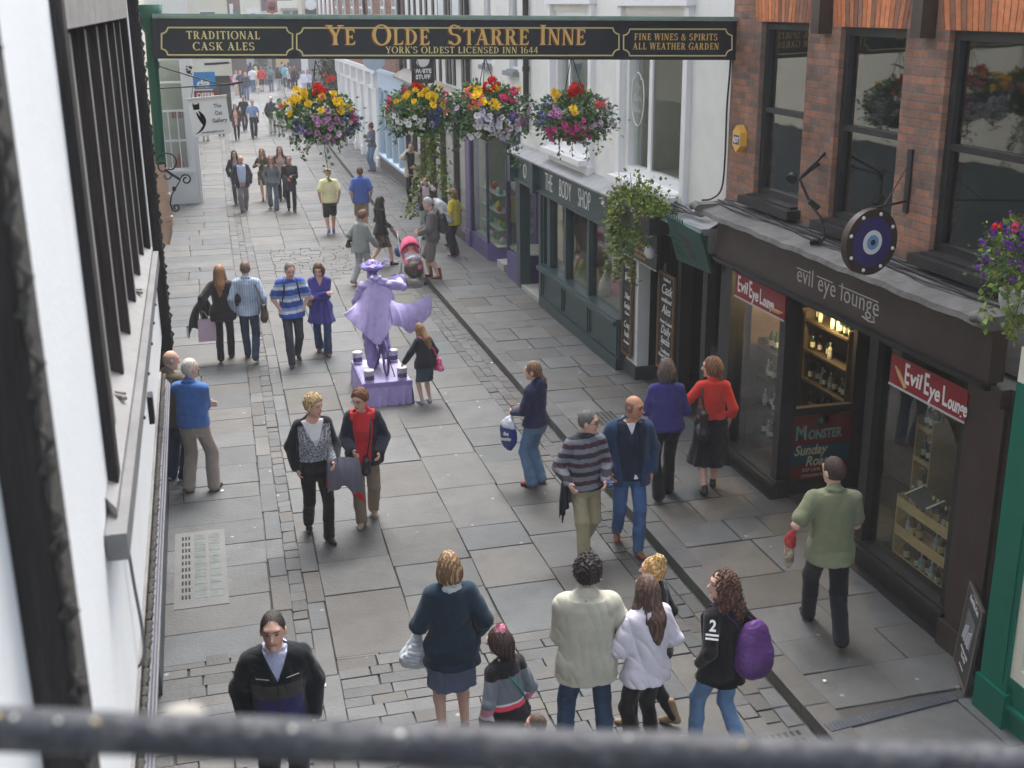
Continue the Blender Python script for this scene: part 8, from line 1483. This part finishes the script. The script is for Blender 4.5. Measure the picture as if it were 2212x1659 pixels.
# draped stand and the four tins
sb_ = empty('draped_stand', (2.48, 17.9, 0), 'low box stand draped in lilac cloth, carrying the bicycle and tins', 'stand')
q = MB(); q.box(2.12, 2.86, 17.27, 18.57, .335, .370); q.build('top_board', mat('stand_top', lin((204, 194, 232)), .35, .06, 6, spec=.6), sb_)
def drape(n, P0, P1, out): 
    P0, P1, out = V3(P0), V3(P1), V3(out); V = []; nu, nv = 60, 12
    for j in range(nv):
        t = j/(nv-1)
        for i in range(nu): u = i/(nu-1); V.append(P0+(P1-P0)*u+out*(.004+.05*t*.7+.016*t*(sin(23*u+2*sin(9*u))+.6*sin(51*u+4*t)))+V3([0, 0, -.335*t*(1-.0*u)]))
    mesh_np('skirt', V, V3([(j*nu+i, j*nu+i+1, (j+1)*nu+i+1, (j+1)*nu+i) for j in range(nv-1) for i in range(nu-1)], int), LILM, sb_, np.tile(V3(lin((174, 160, 220))), (len(V), 1)))
drape('f', (2.115, 17.265, .340), (2.865, 17.265, .340), (0, -1, 0)); drape('l', (2.115, 18.575, .340), (2.115, 17.265, .340), (-1, 0, 0)); drape('r', (2.865, 17.265, .340), (2.865, 18.575, .340), (1, 0, 0))
q = MB(); q.box(2.10, 2.88, 17.255, 17.29, .30, .374); q.box(2.105, 2.14, 17.29, 18.58, .30, .3735); q.build('edge_strip', mat('stand_edge', lin((150, 134, 200)), .4, .1, 6), sb_)
tin0 = None
for k, (x, y, lab) in enumerate(((2.19, 18.40, 'back left collecting tin on the draped stand, by the far edge'), (2.23, 17.36, 'front left collecting tin on the draped stand'), (2.74, 17.37, 'front right collecting tin on the draped stand, under the girl\'s hand'), (2.76, 18.36, 'back right collecting tin on the stand, beside the raised shoe'))):
    if tin0 is None:
        tin0 = empty('collecting_tin', (x, y, .371), lab, 'tin', 'collecting tins on the draped stand'); q = MB(); q.lathe([(.001, 0), (.076, 0), (.078, .01), (.078, .17), (.081, .175), (.078, .18), (.001, .18)], (x, y, .371), 22); q.build('tin_body', mat('tin_silver', lin((192, 188, 210)), .35, .15, 22, metal=.25), tin0)
        q = MB(); q.lathe([(.001, 0), (.081, 0), (.081, .012), (.001, .014)], (x, y, .552), 22); l_ = q.build('lid', LETW, tin0); q = MB(); q.box(x-.02, x+.02, y-.004, y+.004, .566, .568); q.build('slot', BLACKP, l_)
        for t_ in range(-2, 3): a = -pi/2+.42*t_; nn_ = V3([cos(a), sin(a), 0]); text('£', V3([x, y, .42])+nn_*.0785, V3([-sin(a), cos(a), 0]), UZ, .062, mat('tin_print', lin((70, 58, 110)), .5), tin0, 'pound_sign', bold=.004)
    else: t2 = dup(tin0, (x, y, .371)); t2['label'] = lab
# --- middle distance
Z = .0
person(528, 456, 1.66, 178, 'bald man in an open navy blazer over a pale blue shirt, walking towards the camera', hair=('fringe', (120, 104, 96)), skin='r', top=('shirt', S((190, 206, 238)), {'hem': .9, 't': .02}), coat=('blazer', S((50, 50, 64)), {'hem': .76, 't': .028, 'open': .11}), bot=('trousers', S((128, 124, 126)), {'w': .026}), walk=.2, fat=1.2)
person(514, 440, 1.66, 176, 'dark haired woman in a black jacket half behind the bald man', sex='f', hair=('long', (44, 34, 36)), top=('blouse', S((170, 140, 140))), coat=('jacket', S((44, 38, 46)), {'open': .06}), bot=('trousers', S((60, 56, 60))), arms=((-.2, .2, 1.1), 'down'), walk=.1)
person(573, 432, 1.64, 180, 'woman in an olive and brown dress left of the woman in grey denim', sex='f', hair=('long', (140, 102, 72)), top=('dress', mottle((104, 92, 60), (72, 60, 42), 40.), {'hem': .8, 'vneck': 1.34}), bot=('skirt', mottle((104, 92, 60), (72, 60, 42), 40.), {'hem': .52}), arms=((-.1, .26, 1.15), (.16, .2, 1.2)), walk=.15, shoes=(150, 100, 80))
person(592, 452, 1.62, 178, 'auburn haired woman in a grey denim jacket and flared jeans', sex='f', hair=('long', (134, 86, 62)), top=('denim_jacket', S((116, 124, 132)), {'hem': .86, 't': .022, 'vneck': 1.3}, DENIM), bot=('jeans', S((100, 114, 132)), {'flare': .025}), walk=-.2)
person(611, 432, 1.70, 180, 'tall long haired woman in a pale pink top behind the man in black leather', sex='f', hair=('long', (98, 68, 52)), top=('blouse', S((200, 168, 156)), {'vneck': 1.3}), coat=('cardigan', S((92, 74, 66)), {'open': .10}), bot=('trousers', S((42, 40, 46))), walk=.15, arms=('down', (.14, .2, 1.1)))
p = person(631, 457, 1.66, 180, 'man in a black leather jacket carrying a purple coat', hair=('short', (70, 54, 46)), top=('leather_jacket', S((34, 33, 38)), {'hem': .84, 't': .03, 'straight': 1}, LEATHER), bot=('trousers', S((30, 29, 34))), arms=((-.05, .26, 1.12), (.1, .26, 1.05)), walk=-.18, skin='r')
W_ = p['arm'][1]; hang(W_[2]+V3([-.12, 0, 0]), W_[2]+V3([.16, 0, 0]), .34, 'purple coat held in front of the man in black leather', (70, 50, 70), CLOTH)
person(716, 505, 1.77, 2, 'bald man in a cream t-shirt and black shorts walking away', hair=('bald', (150, 120, 100)), skin='r', top=('t_shirt', S((238, 230, 180)), {'hem': .84, 't': .024, 'sleeve': 'short', 'straight': 1}), bot=('shorts', S((36, 36, 42)), {'len': .95}), shoes=((92, 112, 164), (230, 230, 232)), walk=.15, fat=1.2)
person(780, 478, 1.78, 0, 'man in a royal blue t-shirt and khaki shorts walking away beside the kerb', ht=(777, 361), hair=('short', (92, 68, 52)), skin='r', top=('t_shirt', S((74, 102, 180)), {'hem': .82, 't': .028, 'sleeve': 'short', 'straight': 1}), bot=('shorts', S((150, 138, 116)), {'len': 1.0}), shoes=(110, 100, 96), walk=-.12, fat=1.2)
p = person(783, 614, 1.63, 52, 'woman in a grey jacket and pale trousers with red shoes, walking to the right', sex='f', hair=('curly', (122, 80, 58)), look=(15, 8), top=('blouse', S((190, 190, 190))), coat=('jacket', S((144, 150, 148)), {'hem': .77, 't': .026, 'straight': 1}), bot=('trousers', S((178, 180, 186)), {'w': .026}), shoes=((198, 66, 54), (120, 40, 36)), arms=((-.2, .1, 1.02), (.26, .26, .95)), lean=6, walk=.2, fat=1.15)
bag_on(p, -.24, .98, -.08, (.07, .18, .12), (44, 42, 50), 'black handbag behind the arm of the woman in the grey jacket', 'handbag', strap_to=(-.20, .02, 1.14))
person(826, 574, 1.66, 74, 'woman with long dark hair in a black jacket and brown patterned skirt', sex='f', hair=('long', (48, 36, 34)), top=('jacket', S((38, 36, 40)), {'hem': .80, 't': .022, 'flare': .05}), bot=('skirt', mottle((112, 88, 70), (62, 48, 42), 34.), {'hem': .50, 'r': .24}), shoes=(52, 40, 40), walk=.24, arms=((-.15, .2, 1.05), (.15, .2, 1.0)))
person(806, 369, 1.71, -115, 'woman in a grey hooded top leaning with folded arms by the white shopfront', z0=ZP, sex='f', hair=('bun', (54, 40, 36)), top=('hoodie', S((96, 100, 112)), {'hem': .88, 't': .026, 'hood': 1}), bot=('jeans', S((116, 136, 164))), arms=('fold', 'fold'), shoes=(120, 120, 124), look=(30, 0))
person(893, 437, 1.80, 205, 'man in a pale beige jacket with a hand at his mouth beside the brown shopfront', z0=ZP, hair=('short', (112, 98, 88)), top=('jumper', S((36, 34, 40)), {'hem': .84}), coat=('jacket', S((208, 202, 178)), {'hem': .76, 't': .034, 'open': .09, 'collar': 1}), bot=('trousers', S((36, 34, 40))), arms=((-.12, .24, 1.08), 'mouth'), fat=1.2)
PH = person(921, 560, 1.62, 195, 'auburn haired woman taking a photograph behind the man in shorts', ht=(919, 380), z0=ZP, sex='f', hair=('mid', (150, 92, 62)), top=('blouse', S((214, 196, 198)), {'hem': .86}), coat=('gilet', S((60, 56, 62)), {'hem': .8, 'sleeve': 'cap', 'open': .08}), bot=('trousers', S((150, 166, 162))), arms=('cam', 'cam'))
q = MB(); c_ = PH['HD'](0, .20, -.02); q.obox(c_, V3([.055, .01, 0]), V3([-.004, .018, 0]), V3([0, 0, .032])); q.lathe([(.022, 0), (.02, .03)], c_+V3([0, -.018, 0]), 10, axis=(0, -1, 0)); tag(q.build('camera', mat('camera_silver', (.6, .6, .62), .3, .1, 9, metal=.6)), 'small silver camera held up by the auburn haired woman', 'camera')
W_ = PH['arm'][1][1]; soft([(W_+V3([-.02, -.06, -.05]), W_+V3([-.04, -.08, -.62]), .04, .06, .04)], 'scarf', check((206, 210, 214), (90, 96, 104), .045), 0, 'grey and white checked scarf hanging from the auburn haired woman', 'scarf', None, .012, .016)
person(952, 556, 1.62, -95, 'person in a white top bending forward beside the woman in yellow', z0=ZP, sex='f', hair=('short', (56, 44, 40)), top=('blouse', S((222, 226, 234)), {'hem': .88, 't': .022}), bot=('trousers', S((60, 66, 84))), lean=52, look=(0, 10), arms=((-.15, .35, 1.0), (.15, .4, 1.05)), loc=at(975, 532, z=ZP))
p = person(938, 600, 1.80, -72, 'grey haired man in a grey jacket, shorts and brown boots by the pushchair', z0=ZP, hair=('short', (172, 172, 172)), look=(0, 24), top=('jacket', S((108, 102, 102)), {'hem': .84, 't': .032, 'straight': 1, 'hood': 1}), bot=('shorts', S((118, 114, 108)), {'len': 1.05}), shoes=((128, 82, 58), (62, 44, 34), 1), arms=((-.2, .26, 1.0), (.14, .3, 1.0)), fat=1.12, feet=((-.1, -.12, .08), (.1, .1, .08))); rucksack(p, (44, 46, 56), 'black rucksack on the back of the man in shorts', 1.05)
p = person(983, 552, 1.62, -50, 'woman in a mustard yellow t-shirt and dark trousers outside the purple shop', z0=ZP, sex='f', hair=('mid', (120, 88, 66), (150, 112, 84)), top=('t_shirt', S((202, 184, 52)), {'hem': .82, 't': .024, 'sleeve': 'short', 'straight': 1}), bot=('trousers', S((42, 40, 48)), {'w': .02}), shoes=(176, 136, 116), arms=((-.14, .2, 1.1), (.2, .14, 1.05)), fat=1.1)
bag_on(p, -.22, 1.05, .1, (.08, .26, .2), (150, 156, 160), 'pale grey bag held by the woman in mustard yellow', strap_to=(-.10, .02, 1.45))
p = person(861, 370, 1.62, 160, 'person in a pale blue top and black leggings against the blue shopfront', z0=ZP, sex='f', hair=('mid', (70, 52, 46)), top=('blouse', S((176, 200, 222)), {'hem': .8, 't': .026}), bot=('leggings', S((34, 32, 38))), walk=.15)
# pushchair with a sleeping child
e = empty('pushchair', (4.36, 25.6, 0), 'pink hooded pushchair with a brown footmuff standing at the kerb', 'pushchair'); c0 = V3([4.36, 25.6, 0]); K = lambda x, y, z: c0+V3([x, y, z]); q = MB()
for s_ in (-1, 1): q.tube([K(s_*.22, -.34, .12), K(s_*.23, .05, .52), K(s_*.24, .34, .95), K(s_*.22, .48, 1.02)], .012, 8); q.tube([K(s_*.22, .26, .10), K(s_*.23, .0, .50)], .012, 8); q.tube([K(s_*.22, -.3, .15), K(s_*.22, .26, .12)], .009, 6)
q.tube([K(-.22, -.34, .15), K(.22, -.34, .15)], .010, 6); q.build('frame', mat('pram_metal', (.42, .42, .44), .35, .1, 9, metal=.5), e); q = MB(); [q.tube([K(s_*.22, .47, 1.02), K(s_*.2, .58, 1.04)], .018, 8) for s_ in (-1, 1)]; q.build('handle', mat('pram_pink', lin((226, 88, 130)), .6), e)
for s_ in (-1, 1):
    for y_ in (-.34, .26):
        q = MB(); [q.tube([K(s_*.22+o_, y_+.075*cos(a), .078+.075*sin(a)) for a in np.linspace(0, 2*pi, 19)], .016, 7, cap=False) for o_ in (-.022, .022)]; w_ = q.build('wheel', mat('pram_tyre', (.12, .11, .11), .8), e); q = MB(); q.lathe([(.001, -.035), (.04, -.03), (.04, .03), (.001, .035)], K(s_*.22, y_, .078), 10, axis=(1, 0, 0)); q.build('hub', LETG, w_)
q = SDF(); q.ell(K(0, .10, .60), (.20, .12, .30), rotx(-.5), .02).ell(K(0, -.08, .46), (.20, .24, .09), rotx(.2), .05); v, f = q.mesh(.013, None, wrinkle(.005, 2, 2)); mesh_np('seat', v, f, CLOTH, e, S((214, 92, 134))(v))
V, F = [], []; n_ = 14; ms = 9
for j in range(ms):
    t = -.35+1.65*j/(ms-1)
    for i in range(n_): a = pi*i/(n_-1); V.append(K(.235*cos(a), .30-.26*sin(t)*(.35+.65*sin(a))-.10, .62+.36*sin(a)*cos(t*.55)*(1 if 1 else 0)))
F = [(j*n_+i, j*n_+i+1, (j+1)*n_+i+1, (j+1)*n_+i) for j in range(ms-1) for i in range(n_-1)]; mesh_np('hood', V, V3(F, int), CLOTH, e, S((228, 88, 132))(V3(V)))
q = SDF(); q.ell(K(0, -.22, .36), (.21, .20, .17), None, .03).ell(K(.0, -.30, .27), (.17, .14, .12), None, .05); v, f = q.mesh(.012, None, wrinkle(.010, 3, 2.4)); mesh_np('footmuff', v, f, SHINY, e, zones((0, S((78, 62, 56))), (lambda P: (P[:, 0] > c0[0]+.06) & (P[:, 2] > .36) & (P[:, 2] < .45) & (P[:, 1] < 25.3), S((214, 110, 140))))(v))
bb_ = empty('person', K(0, .0, .5), 'sleeping baby under a white blanket in the pink pushchair', 'person'); q = SDF(); q.ell(K(0, .10, .74), (.078, .085, .092), None, .01).ell(K(0, .02, .715), (.018, .018, .014), None, .02).ell(K(0, .0, .56), (.12, .12, .16), None, .04).cone(K(-.1, .0, .62), K(-.15, -.12, .52), .035, .03, .03).cone(K(.1, .0, .62), K(.15, -.12, .52), .035, .03, .03); v, f = q.mesh(.010); mesh_np('body', v, f, SKIN, bb_, zones((0, S((222, 170, 148))), (lambda P: (P[:, 2] > .79) | (P[:, 1] > 25.73), S((150, 108, 80))))(v))
q = SDF(); q.ell(K(.02, -.10, .55), (.17, .13, .10), rotx(.5), .02).ell(K(-.05, -.02, .60), (.12, .08, .07), None, .04); v, f = q.mesh(.011, None, wrinkle(.012, 9, 3)); mesh_np('blanket', v, f, CLOTH, bb_, mottle((226, 224, 230), (180, 176, 196), 22., .6)(v))
q = SDF(); q.ell(K(0, .42, .72), (.26, .08, .13), None, .03).ell(K(-.24, .36, .62), (.08, .1, .12), None, .05); v, f = q.mesh(.014, None, wrinkle(.01, 4, 2)); tag(mesh_np('hanging_bag', v, f, SHINY, None, S((44, 78, 118))(v), True, K(0, .42, .5)), 'blue bag hung on the back of the pink pushchair', 'bag')
# --- far walkers and the crowd at the end of the street
p = person(513, 303, 1.64, 180, 'woman in a dark red coat and peach scarf near the hanging cat sign', sex='f', hair=('long', (62, 44, 42)), top=('blouse', S((226, 186, 168)), {'hem': .75}), coat=('coat', S((84, 50, 60)), {'hem': .68, 'open': .07, 'flare': .1}), bot=('leggings', S((44, 38, 46))), walk=.18)
person(530, 283, 1.72, 176, 'man in dark clothes just behind the woman in the dark red coat', hair=('short', (60, 48, 44)), top=('jumper', S((40, 40, 58))), bot=('trousers', S((46, 46, 60))), walk=.2)
p = person(550, 298, 1.77, 182, 'man in a blue shirt and black trousers walking down the middle of the street', hair=('short', (92, 68, 56)), top=('shirt', S((136, 164, 204)), {'sleeve': 'short', 'hem': .92, 'straight': 1}), bot=('trousers', S((36, 36, 46)), {'w': .024}), walk=.2); bag_on(p, -.2, .86, .05, (.09, .3, .2), (52, 42, 62), 'dark jacket bundle and strap at the side of the man in the blue shirt', 'shoulder_bag', strap_to=(.12, .02, 1.45))
person(590, 290, 1.76, 8, 'white haired man in a dark blazer and pale trousers walking away', hair=('short', (226, 214, 190)), top=('shirt', S((180, 180, 190))), coat=('blazer', S((54, 54, 68)), {'hem': .76, 't': .028}), bot=('trousers', S((180, 174, 168)), {'w': .026}), walk=.15)
person(607, 290, 1.68, 5, 'woman in a black and white top partly behind the first flower basket', sex='f', hair=('bob', (60, 46, 46)), top=('blouse', mottle((222, 216, 220), (60, 56, 66), 22.)), bot=('trousers', S((170, 160, 170))), walk=.15)
person(445, 305, 1.66, 20, 'person in beige trousers behind the hanging cat sign', hair=('short', (90, 76, 66)), top=('jumper', S((120, 110, 110))), bot=('trousers', S((196, 184, 164))), shoes=(50, 46, 48))
person(479, 294, 1.60, 175, 'person in dark blue trousers behind the right edge of the cat sign', sex='f', hair=('mid', (60, 46, 40)), top=('jumper', S((92, 60, 76))), bot=('trousers', S((50, 48, 70))))
zc = lambda zx, zy: ((480+zx/5.53)/1.1718, (130+zy/5.53)/1.1718)
CROWD = [(895, 572, 0, 'm', (226, 226, 232), (96, 116, 150), (46, 36, 34), 'man in a white shirt and jeans, back to the camera, in the far crowd'),
 (945, 532, 0, 'f', (224, 214, 170), (214, 206, 180), (222, 198, 130), 'blond woman in a pale dress next to the man in white in the far crowd'),
 (1020, 564, 4, 'm', (208, 52, 50), (88, 66, 60), (130, 84, 60), 'person in a bright red t-shirt in the far crowd'),
 (1150, 560, 0, 'm', (104, 128, 144), (86, 104, 124), (60, 50, 46), 'person in a grey blue jacket with a grey pack in the far crowd'),
 (1255, 542, 0, 'f', (44, 44, 54), (186, 196, 208), (34, 28, 28), 'person in a black top and very pale jeans in the far crowd'),
 (1358, 522, 0, 'm', (124, 186, 196), (70, 70, 82), (36, 30, 30), 'man in a turquoise shirt in the far crowd'),
 (1418, 548, 6, 'f', (214, 208, 206), (66, 56, 58), (120, 84, 60), 'girl in a white top with a cream bag in the far crowd'),
 (1486, 562, 0, 'm', (36, 34, 40), (34, 32, 38), (196, 40, 44), 'person in black with a red cap at the right of the far crowd'),
 (1612, 612, 180, 'f', (224, 224, 234), (180, 178, 190), (96, 66, 56), 'woman in a long white shirt left of the first flower basket'),
 (1672, 596, 178, 'f', (206, 204, 214), (96, 80, 80), (84, 46, 46), 'red haired woman in a pale top behind the woman in white'),
 (672, 612, 180, 'f', (226, 190, 206), (206, 186, 160), (120, 80, 70), 'woman in a pink cardigan walking towards the camera'),
 (806, 682, 182, 'm', (60, 66, 86), (92, 112, 146), (150, 124, 106), 'man in a dark blue jacket and jeans at the front of the far crowd'),
 (732, 642, 178, 'm', (66, 72, 78), (58, 64, 78), (120, 84, 70), 'man in a charcoal jacket beside the man in dark blue'),
 (545, 655, 4, 'm', (170, 52, 60), (70, 60, 72), (76, 54, 48), 'person in a red coat with a blue pack on the left of the far crowd'),
 (486, 640, 4, 'f', (196, 180, 210), (110, 94, 110), (70, 56, 56), 'person in a lilac top behind the estate agent board'),
 (528, 470, 170, 'f', (110, 88, 76), (60, 54, 52), (96, 70, 56), 'woman in a brown coat by the far awning'),
 (628, 480, 178, 'f', (122, 80, 140), (66, 60, 74), (104, 72, 60), 'woman in a violet top at the back left of the far crowd'),
 (700, 468, 180, 'm', (160, 84, 90), (80, 74, 84), (110, 78, 64), 'man in a dusty red top at the back of the far crowd'),
 (760, 440, 180, 'f', (190, 60, 70), (84, 80, 92), (130, 96, 72), 'woman in a crimson top at the back of the far crowd'),
 (805, 450, 2, 'm', (96, 110, 150), (80, 84, 100), (232, 232, 236), 'person in a white cap at the back of the far crowd'),
 (868, 455, 0, 'f', (58, 50, 84), (60, 56, 76), (40, 32, 34), 'dark haired woman in indigo just left of the man in white'),
 (690, 400, 180, 'f', (230, 182, 190), (180, 160, 160), (150, 116, 90), 'person in pale rose at the very back of the far crowd'),
 (620, 410, 175, 'm', (56, 50, 54), (52, 48, 54), (50, 42, 42), 'person in black by the end of the far awning'),
 (1085, 470, 0, 'f', (120, 116, 130), (76, 74, 88), (60, 48, 46), 'person in slate grey between the red t-shirt and the grey pack'),
 (1310, 470, 0, 'm', (150, 150, 158), (80, 78, 88), (70, 56, 50), 'person in light grey behind the turquoise shirt'),
 (1400, 455, 2, 'f', (84, 74, 92), (60, 56, 66), (54, 44, 44), 'person in plum at the back right of the far crowd'),
 (950, 440, 0, 'm', (70, 84, 76), (66, 66, 72), (90, 72, 60), 'person in bottle green behind the blond woman')]
for k, (zx, zy, hd, sx, tc, bc, hc, lab) in enumerate(CROWD):
    px, py = zc(zx, zy); dress = 'dress' in lab
    pp = person(px, py, 1.76 if sx == 'm' else 1.65, hd, lab, sex=sx, hair=('short' if sx == 'm' else ('long', 'bob', 'mid')[k % 3], hc), top=('top', S(tc), {'hem': .80 if k % 2 else .86, 'sleeve': 'short' if k % 3 == 0 else 'long', 't': .026, 'straight': 1}), bot=('skirt', S(bc), {'hem': .5}) if dress else ('shorts', S(bc), {'len': .95}) if k == 2 else ('trousers', S(bc), {'w': .022}), walk=.14*(-1)**k, group='people in the far crowd', vox=.028)
    if 'blue pack' in lab or 'grey pack' in lab and 'slate' not in lab: rucksack(pp, (70, 84, 128) if 'blue pack' in lab else (110, 118, 116), 'blue rucksack on the person in the red coat' if 'a blue pack' in lab else 'grey rucksack on the person in grey blue in the far crowd', 1.05)

# ------------------------------------------------------------------ haze volume added to imitate the milky veil of the window glass
hz = MB(); hz.box(-14.8, 24.8, -16.2, 128.8, -1.03, 9.85); HM = bpy.data.materials.new('haze'); HM.use_nodes = True; t_ = HM.node_tree; t_.nodes.remove(t_.nodes['Principled BSDF']); pv_ = t_.nodes.new('ShaderNodeVolumePrincipled'); pv_.inputs['Color'].default_value = (.93, .94, .95, 1); pv_.inputs['Density'].default_value = .0016; t_.links.new(pv_.outputs[0], t_.nodes['Material Output'].inputs['Volume'])
tag(hz.build('haze', HM), 'thin pale haze added through the street for the window glass veil', 'haze', kind='stuff')
